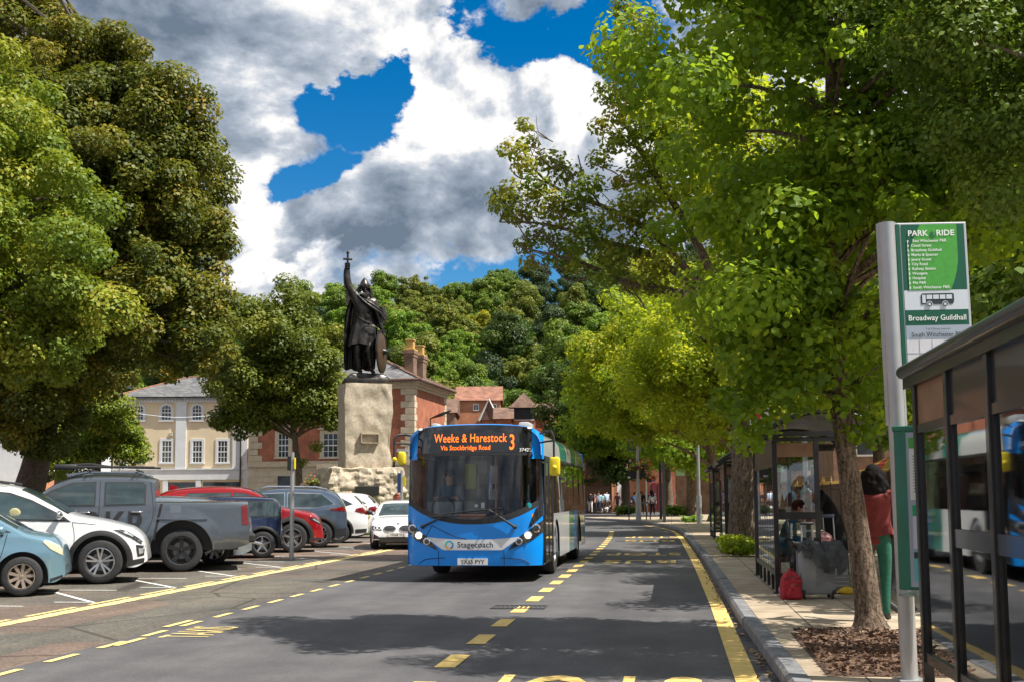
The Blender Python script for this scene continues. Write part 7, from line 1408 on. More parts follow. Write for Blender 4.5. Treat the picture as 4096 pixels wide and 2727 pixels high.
# ------------------------------------------------------------ poles and lamps
def pole(name, label, x, y, h, r, m_=M_galv, cat='post', extra=None, z0=0.0, base=None):
    T_ = thing(name, label, cat, (x, y, z0)); a = MB()
    if base: a.cyl(0, 0, 0, base[0], base[1], n=14); a.cyl(0, 0, base[0], base[0] + .12, base[1], r, n=14)
    a.cyl(0, 0, 0 if not base else base[0], h, r, r * .8, 12); part('column', a, m_, T_, 50)
    if extra: extra(T_)
    return T_
g = G(291.5, 558.5); ht = P(291.5, 451.4, Vector((g.x, g.y, 0)).dot(HF)).z
def ex1(T_): a = MB(); a.m(M_gutter); a.box(-.12, -.05, -.05, .1, ht - .45, ht - .1, .01); a.m(mat('yellow_plastic')); a.box(.05, .08, -.06, .03, ht - .42, ht - .14, .01); part('sign_back', a, None, T_)
pole('sign_post', 'plain grey parking sign post at the edge of the bays, beside the red car', g.x, g.y, ht, .058, extra=ex1)
def head(l, s=1):
    def f(T_, s=s): a = MB(); h_ = T_['h']; a.tube([(0, 0, h_ - .1), (.15 * s, 0, h_ + .05), (.9 * s, 0, h_ + .1)], .04, 8); a.bm(rock(min(.3 * s, 1.0 * s), max(.3 * s, 1.0 * s), -.15, .15, h_ + .02, h_ + .18, 4, 0.0, 1)); part('lamp_head', a, mat('lamp_head_grey', (.22, .23, .24), .4), T_, 60)
    return f
for px, d, hpx, lab, s in ((119, 82, 388, 'tall thin grey street lamp in front of the cream building', 1), (699, 57.6, 290, 'pale lamp column with a thick base on the bend', -1), (36, 76, 465, 'short pale blue-grey post by the flowers at the far left', 1)):
    v = P(px, 500, d); h = P(px, hpx, d).z; T_ = thing('street_lamp', lab, 'street lamp', (v.x, v.y, 0 if px < 600 else .118)); T_['h'] = h; a = MB(); a.cyl(0, 0, 0, 1.4, .13, n=14); a.cyl(0, 0, 1.4, h, .08, .06, 12); part('column', a, M_galv, T_, 50)
    if px != 36: head(1, s)(T_)
    del T_['h']
def flowers(name, label, p, r, seed, cat='flower basket', group=None):
    T_ = thing(name, label, cat, p, 0, group); rs = np.random.RandomState(seed); a = MB(); a.lathe([(0, -r * .9), (r * .5, -r * .7), (r * .75, -r * .1), (r * .6, -r * .1)], 14); part('bowl', a, mat('basket_moss', (.05, .05, .02), .9), T_)
    me = leaf_cloud([(0, 0, 0, r), (r * .4, 0, -r * .3, r * .7), (-r * .4, 0, -r * .3, r * .7)], int(160 / r), .13, seed, up=.3); me.materials.append(LM['fresh']); c = bpy.data.objects.new('foliage', me); COL.objects.link(c); c.parent = T_
    for nm, cc in (('pink', (.75, .03, .22)), ('yellow', (.8, .6, .06)), ('purple', (.22, .06, .4)), ('red', (.7, .04, .03))):
        n = {'pink': 16, 'yellow': 26, 'purple': 12, 'red': 9}[nm]; d = rs.normal(size=(n, 3)); d /= np.linalg.norm(d, axis=1)[:, None]; c = d * r * rs.uniform(.8, 1.15, (n, 1)) * [1.1, 1.1, .95]; s = .055
        e = np.cross(d, rs.normal(size=(n, 3))); e /= np.linalg.norm(e, axis=1)[:, None]; f = np.cross(d, e); V = np.stack([c + (e * math.cos(k * PI / 3) + f * math.sin(k * PI / 3)) * s for k in range(6)], 1).reshape(-1, 3)
        me = rawmesh('blossom', V, np.arange(n * 6).reshape(-1, 6), 6); me.materials.append(mat('petal_' + nm, cc, .6)); o = bpy.data.objects.new('blossom', me); COL.objects.link(o); o.parent = T_
v = G(638.6, 519.6, .12); d_ = Vector((v.x, v.y, 0)).dot(HF); hz_ = lambda py: P(640, py, d_).z - .118
T_ = pole('street_lamp', 'grey lamp column with a thick base carrying flower baskets and a black banner', v.x, v.y, 9, .085, cat='street lamp', z0=.118, base=(1.45, .16))
a = MB(); a.m(mat('banner_black', (.018, .018, .022), .5)); s_ = d_ / F; a.box(-10.5 * s_, -1.5 * s_, -.03, .03, hz_(478), hz_(470)); a.box(2 * s_, 8 * s_, -.03, .03, hz_(478), hz_(470)); a.m(M_platey); a.box(-10 * s_, -7.5 * s_, -.04, -.03, hz_(477.5), hz_(475.5)); part('banner', a, None, T_)
a = MB(); a.m(mat('sign_dull_green', (.08, .14, .10), .6)); a.box(-9.5 * s_, -1.5 * s_, -.03, .03, hz_(450), hz_(440)); a.m(mat('sign_grey_dull', (.3, .33, .33), .6)); a.box(-9.5 * s_, 4 * s_, -.035, .035, hz_(440), hz_(433)); a.box(1.5 * s_, 4 * s_, -.03, .03, hz_(450), hz_(440)); part('direction_sign', a, None, T_)
flowers('flower_basket', 'hanging flower basket on the lamp column above the black banner, left one', P(634, 465, d_), .42, 5, group='flower baskets'); flowers('flower_basket', 'hanging flower basket on the lamp column above the black banner, right one', P(644, 464, d_), .42, 6, group='flower baskets'); flowers('flower_basket', 'low pink and yellow flower basket right of the black banner', P(650, 476, d_), .36, 7, group='flower baskets')
flowers('flower_basket', 'flower basket on the wall beside the door of the brick house', P(313, 480.5, 86.5), .65, 8, group='flower baskets'); flowers('flower_basket', 'flower basket hanging by the blue-grey post at the far left', P(46, 472, 74), .75, 9, group='flower baskets'); flowers('flower_basket', 'pink flowers in a low basket near the left edge', P(28, 487, 74), .5, 10, group='flower baskets')
flowers('flower_trough', 'row of trailing red flowers on the red brick shop', P(586, 478, 106), .7, 11, 'flower trough'); flowers('flower_trough', 'second clump of trailing flowers on the red brick shop, further right', P(594, 477, 106.2), .6, 12, 'flower trough')
v = P(401.6, 500, 44); h = P(401.6, 469.5, 44).z
def ex2(T_): a = MB(); a.m(mat('parking_sign_blue', (.03, .06, .2), .5)); a.box(-.16, .0, -.04, .04, h - .85, h - .1); a.m(mat('yellow_plastic')); a.box(.05, .16, -.03, .03, h - .6, h - .25); part('sign_back', a, None, T_)
pole('sign_post', 'grey sign post with a small yellow-edged plate beside the craggy plinth', v.x, v.y, h, .06, extra=ex2)
for k, (px, py0, py1, lab, m_) in enumerate([(661, 518.5, 470, 'dark square post left of its pair on the bend', M_sh), (664.5, 521.5, 468, 'taller grey-edged post right of its pair on the bend', mat('dark_steel', (.08, .085, .09), .5))]):
    g = G(px, py0, .12); dd = Vector((g.x, g.y, 0)).dot(HF); h = P(px, py1, dd).z; T_ = thing('sign_post', lab, 'post', (g.x, g.y, .118)); a = MB(); a.box(-.08, .08, -.06, .06, 0, h, .01); part('column', a, m_, T_); a = MB(); a.prism([(-.1, h), (.1, h), (0, h + .5)], -.06, .06, axis='y'); part('pointed_top', a, m_, T_)
v = G(647, 515, .12); pole('bollard_post', 'slim white-grey post behind the bike stands', v.x, v.y, 2.6, .07, mat('pale_grey_paint', (.6, .62, .62), .5), z0=.118)
for k, px in enumerate((634, 641.5, 645.5)):
    g = G(px, 518.8, .12); T_ = thing('bike_stand', ['black hooped bike stand left of the lamp column', 'black hooped bike stand just right of the lamp column', 'black hooped bike stand farthest right of three'][k], 'bike stand', (g.x, g.y, .118), .5, 'bike stands'); a = MB(); a.tube([(-.32, 0, 0), (-.32, 0, .75), (-.25, 0, .93), (-.1, 0, 1.0), (.1, 0, 1.0), (.25, 0, .93), (.32, 0, .75), (.32, 0, 0)], .035, 8); part('hoop', a, M_sh, T_, 60)
v = P(806.5, 505, 26); pole('street_lamp', 'silver lamp column with a wide base, seen through the middle shelter', v.x, v.y, 6.5, .06, cat='street lamp', z0=.118, base=(1.45, .13))
# railings with gilt tips
M_gold = mat('gilt', (.75, .5, .16), .35, metal=.6); M_rail = mat('dark_brown_rail', (.05, .03, .022), .55)
for sct, (xa, ya, xb, yb) in enumerate([(6.0, 18, 6.05, 28), (6.05, 28, 6.1, 38), (6.1, 38, 6.15, 48), (6.15, 48, 6.2, 62)]):
    Ln = yb - ya; T_ = thing('railing', ['gold-tipped iron railing, nearest length', 'gold-tipped iron railing, second length, behind the person in black', 'gold-tipped iron railing, third length, seen through the middle shelter', 'gold-tipped iron railing, farthest length'][sct], 'railing', (xa, ya, .118), 0, 'iron railings of the gardens'); a = MB()
    for z in (.12, .95, 1.6): a.box(-.02, .02, 0, Ln, z, z + .04)
    y = .06
    while y < Ln: a.box(-.011, .011, y - .011, y + .011, 0, 1.78); a.box(-.008, .008, y + .055, y + .07, 0, 1.0); y += .125
    part('bars', a, M_rail, T_, label='dark bars'); a = MB(); y = .06
    while y < Ln: a.add([(-.022, y - .022, 1.78), (.022, y - .022, 1.78), (.022, y + .022, 1.78), (-.022, y + .022, 1.78), (0, y, 1.92)], [(0, 1, 4), (1, 2, 4), (2, 3, 4), (3, 0, 4)]); y += .125
    part('gilt_tips', a, M_gold, T_)
    for k in range(int(Ln / 2.5) + 1): a = MB(); y = min(Ln, k * 2.5); a.m(M_rail); a.cyl(0, y, 0, 1.85, .055, n=8); a.m(M_gold); a.lathe([(0, 2.12), (.018, 2.07), (.012, 2.02), (.04, 1.97), (.018, 1.91), (.04, 1.87)], 10, c=(0, y, 0)); part('rail_post', a, None, T_)
# ------------------------------------------------------------ luggage by the middle shelter
def gp(px, py): g = G(px, py, .118); return Vector((g.x, g.y, .118))
b = gp(816.5, 597.5); T_ = thing('suitcase', 'large grey hard-shell suitcase with chevron ridges and a raised handle', 'suitcase', b, .12)
M_case = mat('grey_shell', (.22, .225, .23), .35, coat=.3, bump=.1, bscale=90)
a = MB(); a.box(-.235, .235, -.15, .15, .06, .66, .05); part('shell', a, M_case, T_, 40); a = MB(); a.box(-.239, .239, -.008, .008, .07, .665, .003); part('zip_seam', a, M_black, T_); a = MB(); [a.box(x - .03, x + .03, -.156, -.10, z - .03, z + .03, .012) for x in (-.205, .205) for z in (.095,)]; part('corner_guard', a, M_black, T_, 50); a = MB()
for i in range(9):
    z = .52 - i * .032; a.tube([(-.03, -.152, z - .10), (.13, -.155, z), (.225, -.152, z - .055)], .009, 5)
for i in range(8): a.tube([(.236, -.12, .62 - i * .055), (.238, .12, .62 - i * .055)], .006, 4)
part('ridges', a, M_case, T_, 60)
a = MB(); a.m(M_galv); a.tube([(-.17, .02, .6), (-.17, .02, .99)], .011, 8); a.tube([(-.02, .02, .6), (-.02, .02, .99)], .011, 8); a.m(M_black); a.box(-.19, .0, 0, .04, .98, 1.015, .012); part('handle', a, None, T_, 50)
for x in (-.19, .19):
    for y in (-.1, .1): a = MB(); a.lathe([(0, -.018), (.028, -.015), (.03, .015), (0, .018)], 12, 'x', c=(x, y, .03)); a.box(x - .012, x + .012, y - .02, y + .02, .03, .07); part('wheel', a, M_black, T_)
# coat draped over it
def coat(u, v):
    x = -.30 + .66 * u; fold = .018 * math.sin(u * 26 + 3 * v) + .016 * math.sin(u * 11 - 7 * v) + .035 * noise.noise((u * 9, v * 9, 1)); s_ = v * 2 - 1
    hang = .30 - .10 * math.sin(u * 7) + (.12 if u > .8 else 0) - (.1 if u < .15 else 0)
    top = .735 + .035 * math.sin(u * 8 + 1) + (.05 if .3 < u < .55 else 0)
    if s_ < 0: y = -.225 - .012 * math.sin(u * 19); z = top - hang * abs(s_) ** 1.2; y += .10 * (1 - abs(s_)) ** 2
    else: y = .225; z = top - .28 * s_ ** 1.2; y -= .10 * (1 - s_) ** 2
    return (x + .03 * math.sin(v * 9), y + fold, z + fold * .6)
a = MB(); a.grid(coat, 60, 34); o = a.build('draped_coat', mat('grey_cloth', (.03, .032, .035), .85, col2=(.085, .09, .095), vscale=9, bump=.6, bscale=14), smooth=75); o.location = b + Vector((.0, -.0, .0)); o.rotation_euler = (0, 0, .12); tag(o, 'crumpled dark grey coat draped over the large suitcase', 'coat')
b2 = gp(836, 594) + Vector((.02, .28, 0)); T_ = thing('suitcase', 'second grey suitcase with horizontal grooves, half hidden by the tree trunk', 'suitcase', b2, -.1)
a = MB(); a.box(-.19, .19, -.13, .13, .06, .58, .04); part('shell', a, M_case, T_, 40); a = MB(); [a.tube([(-.19, -.132, .5 - i * .055), (.19, -.132, .5 - i * .055)], .006, 4) for i in range(8)]; part('ridges', a, M_galv, T_)
a = MB(); a.m(M_galv); a.tube([(-.11, 0, .55), (-.13, 0, 1.08)], .01, 8); a.tube([(.03, 0, .55), (.01, 0, 1.08)], .01, 8); a.m(mat('handle_blue_grey', (.12, .14, .2), .5)); a.box(-.15, .03, -.02, .02, 1.06, 1.11, .015); part('handle', a, None, T_, 50)
for x in (-.14, .14): a = MB(); a.lathe([(0, -.018), (.028, -.015), (.03, .015), (0, .018)], 12, 'x', c=(x, -.08, .03)); part('wheel', a, M_black, T_)
def sack(name, label, p, sx, sy, sz, m_, seed, extra=None, rz=0):
    T_ = thing(name, label, 'bag', p, rz); bm = bmesh.new(); bmesh.ops.create_icosphere(bm, subdivisions=4, radius=1)
    for v in bm.verts: n_ = noise.noise(v.co * 1.6 + Vector((seed, 0, 0))) * .2 + abs(noise.noise(v.co * 4 + Vector((seed, 0, 0)))) * .18; c = v.co * (1 + n_); v.co = Vector((c.x * sx, c.y * sy, max(-.97, c.z) * sz + sz * .97))
    a = MB(); a.bm(bm); part('bag', a, m_, T_, 60)
    if extra: a = MB(); extra(a); part('strap', a, M_black, T_)
    return T_
T_ = thing('backpack', 'stuffed red backpack on the paving beside the suitcase', 'bag', gp(791.5, 598.5), .2); M_rn = mat('red_nylon', (.36, .010, .022), .65, var=.3, vscale=9, bump=.5, bscale=14)
def pack(x0, x1, y0, y1, z0, z1, sd):
    bm = rock(x0, x1, y0, y1, z0, z1, 12, .02, 9, -.12, seed=sd)
    for v in bm.verts:
        t = (v.co.z - z0) / (z1 - z0)
        if t > .6: k_ = 1 - .55 * ((t - .6) / .4) ** 2; v.co.x = (x0 + x1) / 2 + (v.co.x - (x0 + x1) / 2) * k_; v.co.y = (y0 + y1) / 2 + (v.co.y - (y0 + y1) / 2) * k_
    return bm
a = MB(); a.bm(pack(-.125, .125, -.07, .09, .0, .37, 2)); part('main_bag', a, M_rn, T_, 50); a = MB(); a.bm(pack(-.09, .09, -.125, -.06, .02, .22, 5)); part('front_pocket', a, M_rn, T_, 50)
a = MB(); a.tube([(-.1, -.075, .27), (0, -.09, .31), (.1, -.075, .27)], .005, 5); a.tube([(-.075, -.12, .19), (0, -.13, .205), (.075, -.12, .19)], .004, 5); part('zip', a, M_black, T_); a = MB(); a.tube([(-.035, 0, .34), (-.03, 0, .40), (.03, 0, .40), (.035, 0, .34)], .009, 6); part('handle', a, M_rn, T_); a = MB(); a.tube([(.12, .05, .3), (.16, .02, .18), (.12, .03, .05)], .012, 6); part('strap', a, M_rn, T_)
sack('small_bag', 'small pink bag leaning on the red backpack', gp(783, 596), .05, .06, .10, mat('pink_nylon', (.5, .12, .25), .6), 2)
M_flor = mat('floral_cloth', (.7, .62, .58), .8, col2=(.5, .02, .03), vscale=22); T_ = sack('shopping_bag', 'white and red floral carrier bag behind the suitcase handle', Vector((b2.x - .16, b2.y + .06, .72)), .17, .12, .14, M_flor, 3); T_.location.z = .70
a = MB(); a.box(-.2, .2, -.14, .14, .118, .66, .03); T2_ = thing('holdall', 'dark upright holdall standing behind the suitcases under the floral bag', 'bag', (b2.x - .15, b2.y + .3, 0)); part('bag', a, mat('dark_nylon', (.03, .03, .035), .7), T2_)
sack('small_bag', 'small yellow bag on the paving by the tree trunk', gp(843, 594) + Vector((.08, .1, 0)), .12, .06, .05, mat('yellow_bag', (.75, .5, .03), .5), 4)
# timber bench by the shelter
T_ = thing('slatted_bench', 'brown slatted bench end just beyond the middle shelter', 'bench', P(822, 500, 20.5).xy.to_3d() + Vector((0, 0, .118)), .2); a = MB(); [a.box(-.3, .3, -.03, .03, .35 + .14 * k, .45 + .14 * k, .008) for k in range(5)]; part('backrest', a, mat('brown_timber', (.2, .10, .06), .7, var=.3, vscale=10), T_); a = MB(); a.box(-.3, .3, -.45, -.03, .38, .42); part('seat', a, mat('brown_timber'), T_); [part('leg', (lambda q: (q.box(x - .03, x + .03, -.42, .03, 0, .38), q)[1])(MB()), M_sh, T_) for x in (-.27, .27)]
# umbrella glimpse
v = P(889, 470, 30); T_ = thing('parasol', 'striped yellow and red parasol glimpsed beyond the woman in red', 'parasol', (v.x, v.y, .118)); a = MB(); a.m(mat('parasol_yellow', (.5, .3, .05), .7)); [(a.m(mat('parasol_yellow') if k % 2 else mat('parasol_red', (.5, .06, .03), .7)), a.add([(0, 0, 2.35), (1.0 * math.cos(k * PI / 8), 1.0 * math.sin(k * PI / 8), 1.95), (1.0 * math.cos((k + 1) * PI / 8), 1.0 * math.sin((k + 1) * PI / 8), 1.95)], [(0, 1, 2)])) for k in range(16)]; part('canopy', a, None, T_); a = MB(); a.cyl(0, 0, 0, 2.35, .03); part('pole', a, M_sh, T_)
# overhead cable on the left
v0 = P(-20, 400, 60); v1 = P(119, 412, 82); v2 = P(230, 413, 88); a = MB(); a.tube(catmull([v0, v0.lerp(v1, .5) + Vector((0, 0, -1.0)), v1, v1.lerp(v2, .5) + Vector((0, 0, -.3)), v2], 8), .018, 4); tag(a.build('overhead_cable', M_sw), 'thin pale cable slung from the lamp post across the cream building', 'cable')
# ------------------------------------------------------------ people
M_skin = mat('skin_light', (.50, .27, .19), .6); M_skint = mat('skin_tan', (.32, .16, .10), .6); M_hairb = mat('hair_black', (.010, .008, .008), .85, spec=.15); M_hairbr = mat('hair_brown', (.06, .03, .015), .85, spec=.15); M_hairg = mat('hair_grey', (.35, .31, .27), .7); M_shoe = mat('dark_shoe', (.02, .02, .022), .5)
def person(label, loc, rz, H=1.7, top=None, legs=None, hair=M_hairb, skin=M_skin, pose='stand', shoes=M_shoe, sleeves=True, long=False, arms=None, lean=0.0, detail=1, hairstyle='short', shorts=False, stride=.22, bulk=1.0, group=None, dress=None, z=0.118, bald=False):
    T_ = thing('person', label, 'person', (loc[0], loc[1], z), rz, group); k = H / 1.72; V = lambda x, y, z_: Vector((x * k, y * k, z_ * k))
    sw = .185 * bulk; hp = .095
    J_ = {}
    if pose == 'sit':
        J_['pel'] = (V(0, .0, .52), .145 * bulk); J_['wst'] = (V(0, .02, .68), .125 * bulk); J_['chs'] = (V(0, -.02 + lean * .5, .92), .15 * bulk); J_['nck'] = (V(0, -.05 + lean, 1.10), .058); J_['hd0'] = (V(0, -.09 + lean * 1.3, 1.18), .075); J_['hd'] = (V(0, -.11 + lean * 1.4, 1.27), .095)
        for s, n in ((-1, 'l'), (1, 'r')): J_['hp' + n] = (V(s * .1, -.05, .52), .1); J_['kn' + n] = (V(s * .12, -.46, .52), .068); J_['an' + n] = (V(s * .12, -.48, .10), .045); J_['ft' + n] = (V(s * .12, -.64, .04), .04)
        sh = 1.0
    else:
        st = stride if pose == 'walk' else .02
        J_['pel'] = (V(0, 0, .93), .14 * bulk); J_['wst'] = (V(0, -lean * .25, 1.08), .115 * bulk); J_['chs'] = (V(0, -lean * .7, 1.30), .145 * bulk); J_['nck'] = (V(0, -lean - .01, 1.47), .055); J_['hd0'] = (V(0, -lean * 1.15 - .03, 1.54), .074); J_['hd'] = (V(0, -lean * 1.25 - .03, 1.63), .092)
        for s, n in ((-1, 'l'), (1, 'r')): J_['hp' + n] = (V(s * hp, 0, .88), .098); J_['kn' + n] = (V(s * hp, -s * st * .6 - .02, .48), .064); J_['an' + n] = (V(s * hp, -s * st * 1.0 + .04, .10 + (.06 if s * st < -.1 else 0)), .042); J_['ft' + n] = (V(s * hp * 1.1, -s * st * 1.0 - .11, .035), .038)
        sh = 1.38
    for s, n in ((-1, 'l'), (1, 'r')):
        y0 = J_['chs'][0].y; z0_ = J_['chs'][0].z / k; J_['sh' + n] = (Vector((s * sw * k, y0, (z0_ + .1) * k)), .062 * bulk)
        a_ = (arms or {}).get(n)
        if a_: J_['el' + n] = (V(*a_[0]), .046); J_['wr' + n] = (V(*a_[1]), .034); J_['ha' + n] = (V(*a_[2]), .030)
        else: sg = s * (stride if pose == 'walk' else 0) * .7; J_['el' + n] = (V(s * (sw + .05), y0 / k + sg * .5 + .02, z0_ - .17), .045); J_['wr' + n] = (V(s * (sw + .06), y0 / k + sg - .05, z0_ - .40), .034); J_['ha' + n] = (V(s * (sw + .06), y0 / k + sg - .08, z0_ - .47), .030)
    bones = [('pel', 'wst'), ('wst', 'chs'), ('chs', 'nck'), ('nck', 'hd0'), ('hd0', 'hd')]
    for n in 'lr': bones += [('chs', 'sh' + n), ('sh' + n, 'el' + n), ('el' + n, 'wr' + n), ('wr' + n, 'ha' + n), ('pel', 'hp' + n), ('hp' + n, 'kn' + n), ('kn' + n, 'an' + n), ('an' + n, 'ft' + n)]
    J_ = {a: (p, r * (k if not hasattr(r, '__len__') else 1)) for a, (p, r) in J_.items()}
    reg = []
    for b_ in bones:
        a, c = b_
        if c in ('hd0', 'hd') or c == 'nck' and False: m_ = skin
        elif c == 'nck': m_ = top
        elif a in ('pel',) and c == 'wst': m_ = top if not dress else dress
        elif c in ('chs',) or a == 'chs': m_ = top
        elif a.startswith('sh'): m_ = top
        elif a.startswith('el'): m_ = top if sleeves else skin
        elif a.startswith('wr'): m_ = skin
        elif a.startswith('hp') or a == 'pel': m_ = legs
        elif a.startswith('kn'): m_ = legs if not shorts else skin
        else: m_ = shoes
        reg.append((b_, m_))
    order = ['pel'] + [x for x in J_ if x != 'pel']; J_ = {x: J_[x] for x in order}
    skin_mesh(J_, bones, 'body', None, T_, 2 if detail else 1, reg)
    h = J_['hd'][0]; b0 = J_['hd0'][0]
    if not bald:
        a = MB(); bm = bmesh.new(); bmesh.ops.create_icosphere(bm, subdivisions=3, radius=1)
        for v in bm.verts: c = v.co; q = 1 + .07 * noise.noise(c * 3); v.co = Vector((h.x + c.x * .098 * k * q, h.y + .022 * k + c.y * .108 * k * q, h.z + .022 * k + max(c.z, -.35 if c.y < 0 else -1.1) * .108 * k * q))
        for v in bm.verts:
            if v.co.y < h.y - .06 * k and v.co.z < h.z + .045 * k: v.co.y = h.y - .05 * k
        a.bm(bm)
        if hairstyle == 'long':
            def lf(u, v): an = 2 * PI * u; w_ = (.115 + .045 * math.sin(PI * v)) * k * (1 + .16 * noise.noise((math.cos(an) * 3, math.sin(an) * 3, v * 5)) + .07 * noise.noise((math.cos(an) * 12, math.sin(an) * 12, v * 14))); return (h.x + w_ * math.cos(an), h.y + .05 * k + w_ * .75 * math.sin(an), h.z + .05 * k - .34 * k * v)
            a.grid(lf, 60, 26, True)
        part('hair', a, hair, T_, 60)
    if detail:
        a = MB(); fy = h.y - .088 * k; a.tube([(h.x, fy + .01, h.z - .0), (h.x, fy - .022 * k, h.z - .035 * k), (h.x, fy, h.z - .045 * k)], [.008, .014, .008], 6); [a.bm(ico((h.x + s * .092 * k, h.y + .01, h.z - .02 * k), (.012, .02, .03))) for s in (-1, 1)]; a.tube([(h.x - .025, fy + .004, h.z - .072 * k), (h.x, fy - .004, h.z - .074 * k), (h.x + .025, fy + .004, h.z - .072 * k)], .006, 5); part('face', a, skin, T_, 60)
        a = MB(); [a.bm(ico((h.x + s * .034 * k, fy + .004, h.z - .008 * k), (.011, .008, .007))) for s in (-1, 1)]; part('eye', a, M_hairb, T_, 60)
        for n, s in (('l', -1), ('r', 1)):
            w_ = J_['wr' + n][0]; ha = J_['ha' + n][0]; d = (ha - w_).normalized(); side_ = d.cross(Vector((0, 0, 1))); side_ = side_.normalized() if side_.length > .1 else Vector((0, 1, 0)); nn = side_.cross(d); a = MB()
            for i in range(4):
                st_ = ha + side_ * (.026 - .017 * i) * k; ln = (.07, .08, .075, .058)[i] * k; a.tube([st_, st_ + d * ln * .5 - nn * .006, st_ + d * ln * .9 - nn * .03], [.0095, .009, .007], 6)
            th = w_.lerp(ha, .5) + side_ * .03 * k; a.tube([th, th + d * .03 + side_ * .02, th + d * .06 + side_ * .02 - nn * .02], [.011, .010, .008], 6); part('fingers', a, skin, T_, 60)
    if dress:
        a = MB(); p0 = J_['wst'][0]; p1 = J_['pel'][0]; zb = J_['knl'][0].z + .02; a.grid(lambda u, v: ((.14 + .10 * v) * bulk * math.cos(2 * PI * u) * (1 + .05 * v * math.sin(u * 50)), p0.y * (1 - v) + (.12 + .08 * v) * bulk * math.sin(2 * PI * u) * (1 + .05 * v * math.sin(u * 50)), p0.z * (1 - v) + zb * v), 40, 10, True); part('skirt', a, dress, T_, 60)
    return T_
def ico(c, s):
    bm = bmesh.new(); bmesh.ops.create_icosphere(bm, subdivisions=2, radius=1)
    for v in bm.verts: v.co = Vector((c[0] + v.co.x * s[0], c[1] + v.co.y * s[1], c[2] + v.co.z * s[2]))
    return bm
C_ = lambda n, c: mat('cloth_' + n, c, .85, var=.15, vscale=12, bump=.3, bscale=25)
v = P(874, 500, 12.75); T_ = person('woman seen from behind in a red blouse and green trousers, beside the nearest tree trunk', (v.x, v.y), PI - .25, 1.68, C_('brick_red', (.17, .022, .02)), C_('green', (.01, .10, .062)), M_hairb, M_skint, arms={'l': ((-.30, -.05, 1.22), (-.18, -.26, 1.32), (-.12, -.32, 1.36)), 'r': ((.30, -.05, 1.22), (.20, -.26, 1.30), (.14, -.32, 1.34))}, hairstyle='long', bulk=1.12)
a = MB(); a.grid(lambda u, w: ((lambda R: (R * math.cos(2 * PI * u) * (1 + .05 * math.sin(u * 44 + 4 * w) * w), .02 + R * .66 * math.sin(2 * PI * u) * (1 + .06 * math.sin(u * 44 + 4 * w) * w), 1.44 - .52 * w - .03 * math.sin(u * 12) * w))(float(np.interp(w, [0, .08, .2, .5, .75, 1], [.05, .15, .195, .175, .17, .215])))), 44, 16, True); part('blouse', a, C_('brick_red', ()), T_, 60)
v = P(895, 500, 13.5); person('person in dark patterned trousers beyond the pole, mostly hidden', (v.x, v.y), PI / 2, 1.66, C_('charcoal', (.03, .03, .035)), C_('dark_pattern', (.03, .03, .04)), M_hairbr, M_skint, 'walk', stride=.12)
person('seated woman in a teal top looking down, inside the middle shelter', (1.70, 18.0), math.radians(80), 1.62, C_('teal', (.01, .10, .17)), C_('grey_trousers', (.09, .10, .11)), M_hairb, M_skin, 'sit', lean=-.10, arms={'l': ((-.24, -.10, .78), (-.12, -.34, .74), (-.06, -.40, .76)), 'r': ((.24, -.10, .78), (.12, -.34, .74), (.05, -.40, .76))})
a = MB(); a.box(1.58, 2.0, 17.2, 19.6, .5, .54)
v = P(791, 500, 36); person('man with fair hair in a pale blue shirt and rucksack, seen through the shelter glass', (v.x, v.y), PI / 2 + .4, 1.78, C_('pale_blue', (.36, .52, .68)), C_('stone', (.25, .22, .17)), mat('hair_fair', (.5, .33, .16), .7), M_skin, 'walk', arms={'r': ((.2, -.15, 1.2), (.1, -.32, 1.36), (.06, -.3, 1.46))}, sleeves=False)
v = P(836, 500, 18.9); person('person in a black dress leaning forward, head behind the nearest tree trunk', (v.x, v.y), -PI / 2 - .15, 1.68, C_('black', (.012, .012, .013)), M_skin, M_hairbr, M_skin, 'stand', lean=.28, sleeves=False, dress=C_('black', ()), bulk=1.15, arms={'l': ((-.22, -.30, 1.12), (-.1, -.48, 1.06), (-.06, -.53, 1.02)), 'r': ((.22, -.30, 1.12), (.1, -.46, 1.08), (.05, -.52, 1.04))})
